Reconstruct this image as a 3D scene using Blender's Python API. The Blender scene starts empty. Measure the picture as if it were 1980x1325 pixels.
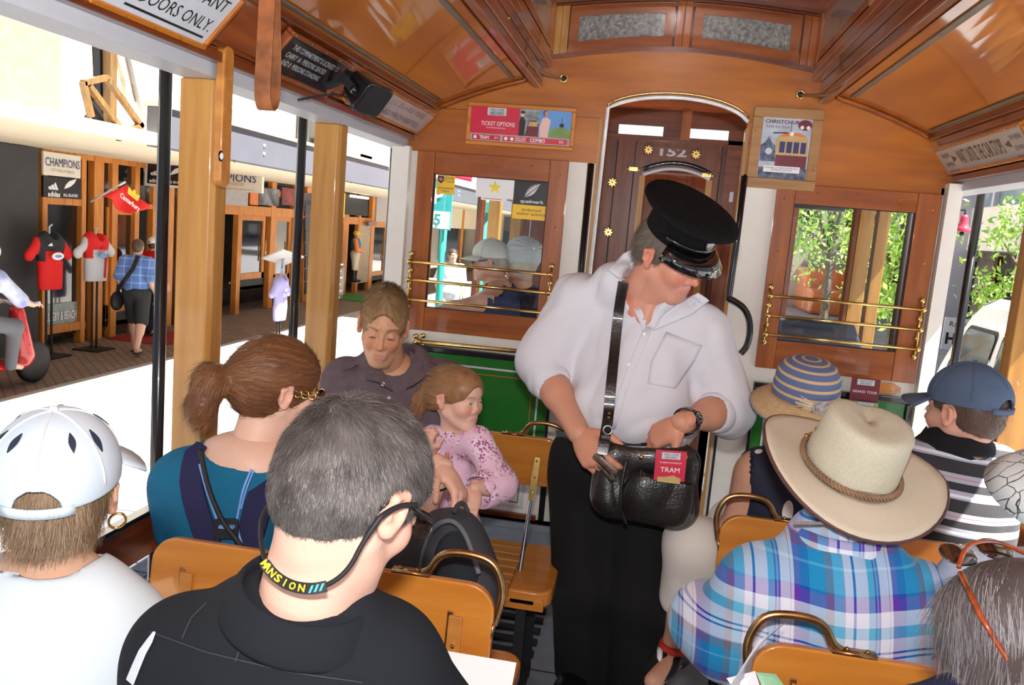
import bpy, math, random
import numpy as np
from mathutils import Vector, Matrix, noise
random.seed(7)
SC = bpy.context.scene
COL = SC.collection
R = math.radians
PI = math.pi
# ------------------------------------------------------------------ camera, sky, sun, flash, exposure
FPX = 1600.0
YAW, PIT, ROL = R(9.15), R(8.0), R(4.8)
EYE = Vector((0, 0, 1.5))
_f = Vector((-math.sin(YAW) * math.cos(PIT), math.cos(YAW) * math.cos(PIT), -math.sin(PIT)))
_r0 = Vector((math.cos(YAW), math.sin(YAW), 0)); _u0 = _r0.cross(_f)
CR = _r0 * math.cos(ROL) + _u0 * math.sin(ROL)
CU = -_r0 * math.sin(ROL) + _u0 * math.cos(ROL)
cam = bpy.data.cameras.new('camera'); camo = bpy.data.objects.new('camera', cam); COL.objects.link(camo)
cam.sensor_width = 36; cam.lens = 36 * FPX / 1980; cam.clip_start = .05; cam.clip_end = 300
camo.matrix_world = Matrix((CR, CU, -_f)).transposed().to_4x4()
camo.location = EYE
SC.camera = camo
SC.view_settings.view_transform = 'Standard'; SC.view_settings.look = 'None'
SC.view_settings.gamma = 1; SC.view_settings.use_curve_mapping = False
SC.view_settings.exposure = 0.0
wd = bpy.data.worlds.new('sky'); SC.world = wd; wd.use_nodes = True
nt = wd.node_tree; bg = nt.nodes['Background']
tc = nt.nodes.new('ShaderNodeTexCoord'); sx = nt.nodes.new('ShaderNodeSeparateXYZ'); rp = nt.nodes.new('ShaderNodeValToRGB')
nt.links.new(tc.outputs['Generated'], sx.inputs[0]); nt.links.new(sx.outputs[2], rp.inputs[0]); nt.links.new(rp.outputs[0], bg.inputs[0])
rp.color_ramp.elements[0].color = (.85, .92, 1, 1); rp.color_ramp.elements[1].color = (.42, .62, 1, 1)
bg.inputs[1].default_value = .55
sun = bpy.data.lights.new('sun', 'SUN'); suno = bpy.data.objects.new('sun', sun); COL.objects.link(suno)
sun.energy = 26.0; sun.angle = R(.6); sun.color = (1, .96, .9)
suno.rotation_euler = Vector((.50, -.10, .86)).to_track_quat('Z', 'Y').to_euler()
fl = bpy.data.lights.new('camera_flash', 'AREA'); flo = bpy.data.objects.new('camera_flash', fl); COL.objects.link(flo)
fl.shape = 'RECTANGLE'; fl.size = .09; fl.size_y = .05; fl.energy = 38; fl.color = (1, .97, .95)
flo.location = EYE + CU * .16 - _f * .05
flo.rotation_euler = (-(_f + CU * .32)).to_track_quat('Z', 'Y').to_euler()
# ------------------------------------------------------------------ rays
def ray(px, py):
 return (CR * ((px - 990) / FPX) - CU * ((py - 662.5) / FPX) + _f)
def W(px, py, Y=None, X=None, Z=None):
 d = ray(px, py)
 if Y is not None: t = (Y - EYE.y) / d.y
 elif X is not None: t = (X - EYE.x) / d.x
 else: t = (Z - EYE.z) / d.z
 return EYE + d * t
def WP(px, py, P0, N):
 d = ray(px, py); return EYE + d * ((Vector(P0) - EYE).dot(N) / d.dot(N))
# ------------------------------------------------------------------ objects
BASE = {}
def base(o): return BASE.get(o.name, Vector((0, 0, 0))) if o else Vector((0, 0, 0))
def tag(o, label=None, cat=None, group=None, kind=None):
 if label: o['label'] = label
 if cat: o['category'] = cat
 if group: o['group'] = group
 if kind: o['kind'] = kind
 return o
def thing(name, label, cat, loc=(0, 0, 0), group=None):
 o = bpy.data.objects.new(name, None); COL.objects.link(o); o.empty_display_size = .1
 o.location = loc; BASE[o.name] = Vector(loc)
 return tag(o, label, cat, group)
def link_mesh(name, me, mat, parent=None, smooth=False, loc=None):
 o = bpy.data.objects.new(name, me); COL.objects.link(o)
 for m in (mat if isinstance(mat, (list, tuple)) else [mat]): me.materials.append(m)
 if smooth: me.polygons.foreach_set('use_smooth', [True] * len(me.polygons))
 if parent: o.parent = parent
 if loc is not None: o.location = loc; BASE[o.name] = Vector(loc)
 else: BASE[o.name] = base(parent)
 return o
def arr_mesh(name, vs, fs, mat, parent=None, smooth=True, colors=None, attrs=None):
 vs = np.asarray(vs, np.float64)
 if parent is None:
  lo, hi = vs.min(0), vs.max(0); b = Vector(((lo[0] + hi[0]) / 2, (lo[1] + hi[1]) / 2, lo[2]))
 else: b = base(parent)
 vs = vs - np.array(b)
 me = bpy.data.meshes.new(name)
 me.from_pydata(vs.tolist(), [], fs.tolist() if hasattr(fs, 'tolist') else fs)
 if colors is not None:
  ca = me.color_attributes.new('Col', 'FLOAT_COLOR', 'POINT')
  c = np.ones((len(vs), 4), np.float32); c[:, :3] = colors; ca.data.foreach_set('color', c.ravel())
 for k, a in (attrs or {}).items():
  at = me.attributes.new(k, 'FLOAT_VECTOR', 'POINT'); at.data.foreach_set('vector', np.asarray(a, np.float32).ravel())
 me.update()
 return link_mesh(name, me, mat, parent, smooth, None if parent else b)
def kids(o): return [c for c in bpy.data.objects if c.parent == o]
def dup(root, off, label=None, rz=0):
 def cp(o, par):
  c = o.copy(); COL.objects.link(c)
  if par: c.parent = par
  BASE[c.name] = base(o) + Vector(off)
  for k in kids(o): cp(k, c)
  return c
 c = cp(root, None); c.location = Vector(root.location) + Vector(off); c.rotation_euler.z = rz
 if label: c['label'] = label
 return c
class MB:
 def __init__(s): s.v = []; s.f = []; s.m = []
 def add(s, vs, fs, mi=0):
  n = len(s.v); s.v += [tuple(v) for v in vs]; s.f += [tuple(i + n for i in f) for f in fs]; s.m += [mi] * len(fs); return s
 def hexa(s, p, mi=0):
  return s.add(p, [(0, 3, 2, 1), (4, 5, 6, 7), (0, 1, 5, 4), (1, 2, 6, 5), (2, 3, 7, 6), (3, 0, 4, 7)], mi)
 def bx(s, x0, x1, y0, y1, z0, z1, mi=0):
  return s.hexa([(x0, y0, z0), (x1, y0, z0), (x1, y1, z0), (x0, y1, z0), (x0, y0, z1), (x1, y0, z1), (x1, y1, z1), (x0, y1, z1)], mi)
 def fbox(s, O, U, Vv, N, u0, u1, v0, v1, n0, n1, mi=0):
  g = lambda a, b, c: O + U * a + Vv * b + N * c
  return s.hexa([g(u0, v0, n0), g(u1, v0, n0), g(u1, v1, n0), g(u0, v1, n0), g(u0, v0, n1), g(u1, v0, n1), g(u1, v1, n1), g(u0, v1, n1)], mi)
 def beam(s, a, b, w, h, up=(0, 0, 1), mi=0):
  a, b = Vector(a), Vector(b); d = (b - a); L = d.length; d.normalize()
  sd = d.cross(Vector(up)).normalized(); u = sd.cross(d)
  return s.fbox(a, d, sd, u, 0, L, -w / 2, w / 2, -h / 2, h / 2, mi)
 def tube(s, pts, r, n=8, closed=False, mi=0):
  pts = [Vector(p) for p in pts]; k = len(pts); rr = r if isinstance(r, (list, tuple)) else [r] * k
  vs = []; pu = None
  for i, p in enumerate(pts):
   if closed: t = pts[(i + 1) % k] - pts[i - 1]
   else: t = pts[min(i + 1, k - 1)] - pts[max(i - 1, 0)]
   t.normalize()
   if pu is None: pu = t.orthogonal().normalized()
   pu = (pu - t * pu.dot(t)); pu = pu.normalized() if pu.length > 1e-6 else t.orthogonal().normalized()
   b = t.cross(pu)
   for j in range(n):
    a = 2 * PI * j / n; vs.append(p + (pu * math.cos(a) + b * math.sin(a)) * rr[i])
  fs = []
  for i in range(k if closed else k - 1):
   i2 = (i + 1) % k
   for j in range(n): fs.append((i * n + j, i * n + (j + 1) % n, i2 * n + (j + 1) % n, i2 * n + j))
  if not closed: fs += [tuple(range(n))[::-1], tuple((k - 1) * n + j for j in range(n))]
  return s.add(vs, fs, mi)
 def ribbon(s, pts, w, th, nrm, mi=0):
  """flat strap along pts; nrm = outward normals (one or list)"""
  pts = [Vector(p) for p in pts]; k = len(pts); vs = []
  for i, p in enumerate(pts):
   t = (pts[min(i + 1, k - 1)] - pts[max(i - 1, 0)]).normalized()
   N = Vector(nrm[i] if isinstance(nrm, list) else nrm); N = (N - t * N.dot(t)).normalized()
   b = t.cross(N); ww = w[i] if isinstance(w, (list, tuple)) else w
   vs += [p - b * ww / 2, p + b * ww / 2, p + b * ww / 2 + N * th, p - b * ww / 2 + N * th]
  fs = [(0, 1, 2, 3)[::-1], tuple((k - 1) * 4 + j for j in range(4))]
  for i in range(k - 1):
   for j in range(4): fs.append((i * 4 + j, i * 4 + (j + 1) % 4, i * 4 + 4 + (j + 1) % 4, i * 4 + 4 + j))
  return s.add(vs, [f[::-1] for f in fs], mi)
 def lathe(s, prof, n=24, c=(0, 0, 0), M=None, mi=0, sc=(1, 1)):
  c = Vector(c); M = M or Matrix.Identity(3); vs = []; k = len(prof)
  for r, z in prof:
   for j in range(n):
    a = 2 * PI * j / n; vs.append(c + M @ Vector((r * math.cos(a) * sc[0], r * math.sin(a) * sc[1], z)))
  fs = [(i * n + j, i * n + (j + 1) % n, (i + 1) * n + (j + 1) % n, (i + 1) * n + j) for i in range(k - 1) for j in range(n)]
  if prof[0][0] > 1e-5: fs.append(tuple(range(n))[::-1])
  if prof[-1][0] > 1e-5: fs.append(tuple((k - 1) * n + j for j in range(n)))
  return s.add(vs, fs, mi)
 def sph(s, c, r, n=12, M=None, mi=0):
  r3 = r if isinstance(r, (list, tuple)) else (r, r, r); m = max(4, n // 2)
  c = Vector(c); M = M or Matrix.Identity(3)
  vs = []; fs = []
  for i in range(1, m):
   th = PI * i / m
   for j in range(n):
    a = 2 * PI * j / n
    vs.append(c + M @ Vector((r3[0] * math.sin(th) * math.cos(a), r3[1] * math.sin(th) * math.sin(a), r3[2] * math.cos(th))))
  vs += [c + M @ Vector((0, 0, r3[2])), c + M @ Vector((0, 0, -r3[2]))]; T = len(vs) - 2; B = T + 1
  for i in range(m - 2):
   for j in range(n): fs.append((i * n + j, (i + 1) * n + j, (i + 1) * n + (j + 1) % n, i * n + (j + 1) % n))
  for j in range(n): fs += [(T, j, (j + 1) % n), (B, (m - 2) * n + (j + 1) % n, (m - 2) * n + j)]
  return s.add(vs, fs, mi)
 def prism(s, poly, O, U, Vv, N, n0, n1, mi=0):
  k = len(poly); g = lambda a, b, c: O + U * a + Vv * b + N * c
  vs = [g(a, b, n0) for a, b in poly] + [g(a, b, n1) for a, b in poly]
  return s.add(vs, [tuple(range(k))[::-1], tuple(range(k, 2 * k))] + [(i, (i + 1) % k, k + (i + 1) % k, k + i) for i in range(k)], mi)
 def frame(s, O, U, Vv, N, w, h, b, n0, n1, mi=0):
  """rectangular picture frame, outer size w x h centred on O, bar b"""
  for a in ((-w / 2, w / 2, h / 2 - b, h / 2), (-w / 2, w / 2, -h / 2, -h / 2 + b), (-w / 2, -w / 2 + b, -h / 2 + b, h / 2 - b), (w / 2 - b, w / 2, -h / 2 + b, h / 2 - b)):
   s.fbox(O, U, Vv, N, a[0], a[1], a[2], a[3], n0, n1, mi)
  return s
 def build(s, name, mat, parent=None, bevel=0, smooth=False, seg=2, kind=None, label=None, cat=None, group=None):
  lo = [min(v[i] for v in s.v) for i in range(3)]; hi = [max(v[i] for v in s.v) for i in range(3)]
  b = base(parent) if parent else Vector(((lo[0] + hi[0]) / 2, (lo[1] + hi[1]) / 2, lo[2]))
  me = bpy.data.meshes.new(name); me.from_pydata([tuple(Vector(v) - b) for v in s.v], [], s.f)
  if any(s.m): me.polygons.foreach_set('material_index', s.m)
  me.validate(); me.update()
  o = link_mesh(name, me, mat, parent, smooth, None if parent else b)
  if bevel:
   md = o.modifiers.new('b', 'BEVEL'); md.width = bevel; md.segments = seg; md.limit_method = 'ANGLE'; md.angle_limit = R(40)
   me.polygons.foreach_set('use_smooth', [True] * len(me.polygons)); md.harden_normals = True
  elif smooth:
   for e in me.edges: pass
  if parent is None and kind is None and label is None: pass
  return tag(o, label, cat, group, kind)
def rrect(w, h, r, n=5, cx=0, cy=0):
 p = []
 for sx_, sy_, a0 in ((1, -1, -90), (1, 1, 0), (-1, 1, 90), (-1, -1, 180)):
  for i in range(n + 1):
   a = R(a0 + 90 * i / n); p.append((cx + sx_ * (w / 2 - r) + r * math.cos(a), cy + sy_ * (h / 2 - r) + r * math.sin(a)))
 return p
def text(s, O, U, Vv, w, mat, parent, h=None, d=.0008, bold=0, name='lettering', n=0, shear=0):
 """flat lettering centred on O, w wide (and h high)"""
 cu = bpy.data.curves.new('t', 'FONT'); cu.body = s; cu.align_x = 'CENTER'; cu.align_y = 'CENTER'; cu.resolution_u = 2
 cu.offset = bold; cu.extrude = 0; cu.shear = shear; cu.space_line = .9
 o = bpy.data.objects.new('t', cu); COL.objects.link(o)
 bpy.context.view_layer.update()
 me = bpy.data.meshes.new_from_object(o.evaluated_get(bpy.context.evaluated_depsgraph_get()))
 bpy.data.objects.remove(o); bpy.data.curves.remove(cu)
 vs = [v.co.copy() for v in me.vertices]; fs = [tuple(p.vertices) for p in me.polygons]; bpy.data.meshes.remove(me)
 if not vs: return None
 x0 = min(v.x for v in vs); x1 = max(v.x for v in vs); y0 = min(v.y for v in vs); y1 = max(v.y for v in vs)
 sc = w / (x1 - x0); sy = sc if h is None else h / (y1 - y0); N = U.cross(Vv)
 m = MB(); m.add([O + U * ((v.x - (x0 + x1) / 2) * sc) + Vv * ((v.y - (y0 + y1) / 2) * sy) + N * (d + n) for v in vs], fs)
 return m.build(name, mat, parent)
X_, Y_, Z_ = Vector((1, 0, 0)), Vector((0, 1, 0)), Vector((0, 0, 1))
# ------------------------------------------------------------------ materials
MATS = {}
def newmat(name):
 m = bpy.data.materials.new(name); m.use_nodes = True; nt = m.node_tree
 return m, nt, nt.nodes['Principled BSDF']
def L(nt, a, b): nt.links.new(a, b)
def nd(nt, t, **k):
 n = nt.nodes.new('ShaderNode' + t)
 for a, b in k.items():
  if a in n.inputs.keys() if isinstance(a, str) else False: n.inputs[a].default_value = b
  else: setattr(n, a, b)
 return n
def mat(name, col, rough=.5, metal=0, var=.12, scale=14, bump=0, bscale=80, coat=0, stretch=None, col2=None, spec=.5, trans=0, alpha=1, sheen=0, coord='Object', emis=0, crough=.06, ior=1.45):
 if name in MATS: return MATS[name]
 m, nt, p = newmat(name)
 col = tuple(col) + (1,); c2 = tuple(col2) + (1,) if col2 else tuple(c * (1 - 2 * var) for c in col[:3]) + (1,)
 tc = nd(nt, 'TexCoord'); mp = nd(nt, 'Mapping'); L(nt, tc.outputs[coord], mp.inputs[0])
 if stretch: mp.inputs['Scale'].default_value = stretch
 nz = nd(nt, 'TexNoise'); nz.inputs['Scale'].default_value = scale; nz.inputs['Detail'].default_value = 5; L(nt, mp.outputs[0], nz.inputs[0])
 rp = nd(nt, 'ValToRGB'); rp.color_ramp.elements[0].position = .32; rp.color_ramp.elements[1].position = .68
 rp.color_ramp.elements[0].color = c2; rp.color_ramp.elements[1].color = col
 L(nt, nz.outputs[0], rp.inputs[0]); L(nt, rp.outputs[0], p.inputs['Base Color'])
 p.inputs['Roughness'].default_value = rough; p.inputs['Metallic'].default_value = metal
 p.inputs['Coat Weight'].default_value = coat; p.inputs['Coat Roughness'].default_value = crough
 p.inputs['Specular IOR Level'].default_value = spec; p.inputs['Transmission Weight'].default_value = trans; p.inputs['Alpha'].default_value = alpha; p.inputs['IOR'].default_value = ior
 if sheen: p.inputs['Sheen Weight'].default_value = sheen
 if emis: p.inputs['Emission Strength'].default_value = emis; p.inputs['Emission Color'].default_value = col
 if bump:
  n2 = nd(nt, 'TexNoise'); n2.inputs['Scale'].default_value = bscale; n2.inputs['Detail'].default_value = 3; L(nt, mp.outputs[0] if stretch else tc.outputs[coord], n2.inputs[0])
  b = nd(nt, 'Bump'); b.inputs['Strength'].default_value = bump; b.inputs['Distance'].default_value = .004
  L(nt, n2.outputs[0], b.inputs['Height']); L(nt, b.outputs[0], p.inputs['Normal'])
 MATS[name] = m; return m
def wood(name, col, dark, axis='X', rough=.35, coat=.5, sc=9, bump=.08, k=9, crough=.05):
 st = {'X': (1, k, k), 'Y': (k, 1, k), 'Z': (k, k, 1)}[axis]
 return mat(name, col, rough, col2=dark, scale=sc * .35, stretch=st, coat=coat, bump=bump, bscale=18, crough=crough)
WO = dict(col=(.50, .160, .006), dark=(.31, .078, .003))     # honey varnished wood
WD = dict(col=(.20, .042, .008), dark=(.09, .018, .004))     # mahogany
woX = wood('honey_wood_x', **WO, axis='X', coat=.3, sc=5, k=7, crough=.12)
woY = wood('honey_wood_y', **WO, axis='Y', coat=1, sc=4, k=5, bump=.03)
woZ = wood('honey_wood_z', **WO, axis='Z')
wrX = wood('red_wood_x', (.35, .092, .009), (.20, .043, .005), 'X', coat=.4)
wrY = wood('red_wood_y', (.30, .070, .010), (.17, .035, .006), 'Y', coat=.8)
wrZ = wood('red_wood_z', (.38, .105, .010), (.24, .055, .006), 'Z', coat=.4)
wdX = wood('dark_wood_x', **WD, axis='X', coat=.35)
wdY = wood('dark_wood_y', **WD, axis='Y', coat=.8)
wdZ = wood('dark_wood_z', **WD, axis='Z', coat=.6)
wpost = wood('post_wood', (.50, .255, .058), (.37, .165, .032), 'Z', coat=.35, rough=.4, k=12)
wseat = wood('seat_wood', (.60, .24, .035), (.45, .145, .018), 'X', coat=.7, rough=.3, sc=6)
wseatY = wood('seat_wood_y', (.56, .24, .05), (.38, .14, .025), 'X', coat=.5, rough=.35)
wshop = wood('shop_timber', (.72, .27, .04), (.48, .17, .035), 'Z', coat=.1, rough=.5)
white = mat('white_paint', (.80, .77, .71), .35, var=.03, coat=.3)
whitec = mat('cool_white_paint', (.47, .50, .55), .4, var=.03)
grey = mat('grey_floor_paint', (.20, .23, .28), .55, var=.1)
green = mat('green_paint', (.012, .16, .02), .3, var=.08, coat=.4)
black = mat('black_paint', (.008, .008, .01), .25, var=.1, coat=.5)
blackm = mat('matt_black', (.012, .012, .014), .6, var=.2)
brass = mat('brass', (.80, .55, .20), .22, 1, var=.12, scale=30)
bronze = mat('worn_bronze', (.55, .34, .15), .32, 1, var=.25, scale=30)
steel = mat('steel', (.45, .5, .58), .3, 1, var=.15)
silver = mat('silver_line', (.55, .58, .62), .4, var=.05)
redl = mat('red_line', (.6, .10, .03), .5, var=.05)
creaml = mat('cream_print', (.80, .76, .66), .5, var=.02)
leatherb = mat('brown_leather', (.30, .10, .03), .5, var=.3, scale=25, bump=.3, bscale=200)
leather = mat('black_leather', (.022, .018, .016), .33, var=.3, scale=9, bump=.35, bscale=160, coat=.2)
pr_red = mat('print_red', (.62, .02, .06), .35, var=.06, coat=.2)
pr_wht = mat('print_white', (.85, .85, .87), .4, var=.02)
pr_blk = mat('print_black', (.012, .012, .014), .35, var=.02, coat=.3)
pr_yel = mat('print_yellow', (.90, .55, .03), .4, var=.03)
pr_blu = mat('print_blue', (.12, .33, .72), .4, var=.06)
pr_grn = mat('print_green', (.22, .38, .10), .4, var=.2)
pr_nvy = mat('print_navy', (.03, .03, .14), .4, var=.05)
pr_gry = mat('print_grey', (.42, .40, .38), .5, var=.08)
pr_pnk = mat('print_pink', (.80, .52, .47), .5, var=.05)
pr_tan = mat('print_tan', (.62, .45, .18), .5, var=.15)
pr_mar = mat('print_maroon', (.16, .02, .035), .4, var=.1)
pr_teal = mat('teal_paint', (.05, .45, .38), .35, var=.05)
pr_ora = mat('print_orange', (.78, .20, .05), .5, var=.08)
glass, _n, _p = newmat('window_glass')
_mx = nd(_n, 'MixShader'); _tr = nd(_n, 'BsdfTransparent'); _gl = nd(_n, 'BsdfGlossy'); _gl.inputs['Roughness'].default_value = .02
_fr = nd(_n, 'Fresnel'); _fr.inputs[0].default_value = 1.5; _tr.inputs[0].default_value = (.93, .96, .95, 1)
L(_n, _fr.outputs[0], _mx.inputs[0]); L(_n, _tr.outputs[0], _mx.inputs[1]); L(_n, _gl.outputs[0], _mx.inputs[2])
L(_n, _mx.outputs[0], _n.nodes['Material Output'].inputs[0])
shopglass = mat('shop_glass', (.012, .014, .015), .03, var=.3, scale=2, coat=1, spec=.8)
patglass = mat('patterned_glass', (.30, .29, .27), .22, var=.35, scale=60, bump=1, bscale=45, coat=.6)
patglow = mat('patterned_glass_glowing', (.85, .9, .95), .3, var=.1, scale=60, bump=.6, bscale=60, trans=.75, emis=.4)  # panes' own glow stands in for daylight behind them
def R2(t, O, u0, u1, v0, v1, m, n=.0006, name='print_shape', U=X_, Vv=Z_, N=None):
 N = N or U.cross(Vv)
 return MB().fbox(O, U, Vv, N, u0, u1, v0, v1, 0, n).build(name, m, t)
def PG(t, O, poly, m, n=.0008, name='print_shape', U=X_, Vv=Z_):
 N = U.cross(Vv); a = sum(poly[i][0] * poly[(i + 1) % len(poly)][1] - poly[(i + 1) % len(poly)][0] * poly[i][1] for i in range(len(poly)))
 return MB().prism(poly if a > 0 else poly[::-1], O, U, Vv, N, 0, n).build(name, m, t)
def ell(cx, cy, rx, ry, n=14, a0=0, a1=360):
 return [(cx + rx * math.cos(R(a0 + (a1 - a0) * i / n)), cy + ry * math.sin(R(a0 + (a1 - a0) * i / n))) for i in range(n + (0 if a1 - a0 == 360 else 1))]
def smooth_pts(pts, k=3):
 pts = [Vector(p) for p in pts]
 for _ in range(k - 1):
  q = [pts[0]]
  for a, b in zip(pts, pts[1:]): q += [a * .75 + b * .25, a * .25 + b * .75]
  pts = q + [pts[-1]]
 return pts
from mathutils.bvhtree import BVHTree
def bvh(o):
 b = base(o); return BVHTree.FromPolygons([Vector(v.co) + b for v in o.data.vertices], [tuple(p.vertices) for p in o.data.polygons])
def on(T, px, py, off=.004, Y=None):
 """point where the sight line through a photo pixel meets a surface, lifted off it"""
 d = ray(px, py).normalized(); h = T.ray_cast(EYE, d)[0]
 if h is None or (Y and abs(h.y - Y) > .25): return W(px, py, Y=Y) if Y else None
 return h - d * off
def hitY(T, px, py, Y):
 h = T.ray_cast(EYE, ray(px, py).normalized())[0]; return h.y if h is not None and abs(h.y - Y) < .2 else None
def drape(name, T, poly, m, parent, Y, off=.004, th=.003, rings=4, sub=3):
 """cloth panel laid on the surface T inside a photo-space outline"""
 P = []
 for a, b in zip(poly, poly[1:] + poly[:1]):
  for k in range(sub): P.append((a[0] + (b[0] - a[0]) * k / sub, a[1] + (b[1] - a[1]) * k / sub))
 cx = sum(p[0] for p in P) / len(P); cy = sum(p[1] for p in P) / len(P); n = len(P)
 ys = [y for y in (hitY(T, *q, Y) for q in P) if y is not None]; Y = sum(ys) / len(ys) if len(ys) > 2 else Y
 V_ = [on(T, cx, cy, off, Y)]
 for r in range(1, rings + 1):
  f = r / rings; V_ += [on(T, cx + (p[0] - cx) * f, cy + (p[1] - cy) * f, off, Y) for p in P]
 F_ = [(0, 1 + i, 1 + (i + 1) % n) for i in range(n)] + [(1 + (r - 1) * n + i, 1 + r * n + i, 1 + r * n + (i + 1) % n, 1 + (r - 1) * n + (i + 1) % n) for r in range(1, rings) for i in range(n)]
 o = MB().add(V_, F_).build(name, m, parent, smooth=True); md = o.modifiers.new('s', 'SOLIDIFY'); md.thickness = th; md.offset = 0; return o
# ------------------------------------------------------------------ implicit-surface kit for bodies and cloth
def A3(v): return np.array(v, np.float64)
def cap(a, b, ra, rb=None, k=.02, fl=1, fa=None, tag_=0): return ('c', A3(a), A3(b), ra, ra if rb is None else rb, k, fl, None if fa is None else A3(fa) / np.linalg.norm(A3(fa)), tag_)
def ellp(c, r, M=None, k=.02, tag_=0): return ('e', A3(c), A3(r) if hasattr(r, '__len__') else A3((r, r, r)), np.array(M, np.float64) if M is not None else np.eye(3), k, tag_)
def prim_box(p, off):
 if p[0] == 'c':
  r = max(p[3], p[4]) * max(1, p[6]) + off; return np.minimum(p[1], p[2]) - r, np.maximum(p[1], p[2]) + r
 r = max(p[2]) + off; return p[1] - r, p[1] + r
def prim_d(p, P, off=0):
 if p[0] == 'c':
  _, a, b, ra, rb, k, fl, fa, _t = p
  ab = b - a; L2 = max(ab.dot(ab), 1e-9); q = P - a
  t = np.clip((q @ ab) / L2, 0, 1); v = q - t[..., None] * ab
  if fa is not None:
   s = v @ fa; v = v + (s * (1 / fl - 1))[..., None] * fa
   d = np.sqrt((v * v).sum(-1)) - (ra + (rb - ra) * t); return d * min(1, (1 + fl) / 2) - off
  return np.sqrt((v * v).sum(-1)) - (ra + (rb - ra) * t) - off
 _, c, r, M, k, _t = p
 q = (P - c) @ M; rr = r + off
 k0 = np.sqrt(((q / rr) ** 2).sum(-1)); k1 = np.sqrt(((q / rr ** 2) ** 2).sum(-1)) + 1e-9
 return k0 * (k0 - 1) / k1
def smin(a, b, k):
 if k <= 0: return np.minimum(a, b)
 h = np.maximum(k - np.abs(a - b), 0) / k; return np.minimum(a, b) - h * h * k * .25
def sdf_mesh(prims, h, off=0, subs=(), planes=(), disp=None, bounds=None):
 """prims unioned smoothly; subs carved out; planes (p, n[,k]) keep the side n points away from"""
 los, his = zip(*[prim_box(p, off) for p in prims])
 lo = np.min(los, 0) - 2.5 * h - .01; hi = np.max(his, 0) + 2.5 * h + .01
 if bounds is not None: lo = np.maximum(lo, A3(bounds[0]) - 2 * h); hi = np.minimum(hi, A3(bounds[1]) + 2 * h)
 n = np.ceil((hi - lo) / h).astype(int) + 1
 g = np.full(n, .06)
 ax = [lo[i] + h * np.arange(n[i]) for i in range(3)]
 def sub(p, m):
  l, u = prim_box(p, off); i0 = np.clip(((l - m - lo) / h).astype(int), 0, n - 1); i1 = np.clip(((u + m - lo) / h).astype(int) + 2, 1, n)
  if np.any(i1 <= i0): return None, None
  sl = tuple(slice(a, b) for a, b in zip(i0, i1))
  return sl, np.stack(np.meshgrid(*[ax[i][sl[i]] for i in range(3)], indexing='ij'), -1)
 for p in prims:
  k = p[5] if p[0] == 'c' else p[4]
  sl, P = sub(p, k + 2 * h + .005)
  if sl is None: continue
  g[sl] = smin(g[sl], prim_d(p, P, off), k)
 for p in subs:
  add_ = p[0] == '+'; p = p[1] if add_ else p
  k = p[5] if p[0] == 'c' else p[4]
  sl, P = sub(p, k + 2 * h)
  if sl is None: continue
  g[sl] = smin(g[sl], prim_d(p, P, 0), k) if add_ else -smin(-g[sl], prim_d(p, P, 0), k)
 if disp is not None or planes:
  near = np.argwhere(g < .03);
  P = lo + near * h; ix = tuple(near.T)
  if disp is not None: g[ix] += disp(P)
  if planes:
   for pl in planes:
    d = (P - A3(pl[0])) @ (A3(pl[1]) / np.linalg.norm(A3(pl[1])))
    if len(pl) > 2 and pl[2] is not None: d = np.where(pl[2](P), d, -1)
    g[ix] = np.maximum(g[ix], d)
 for a_ in range(3):
  s = [slice(None)] * 3
  for e in (0, -1): s[a_] = e; g[tuple(s)] = np.maximum(g[tuple(s)], .001)
 return surf_net(g, lo, h)
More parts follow.
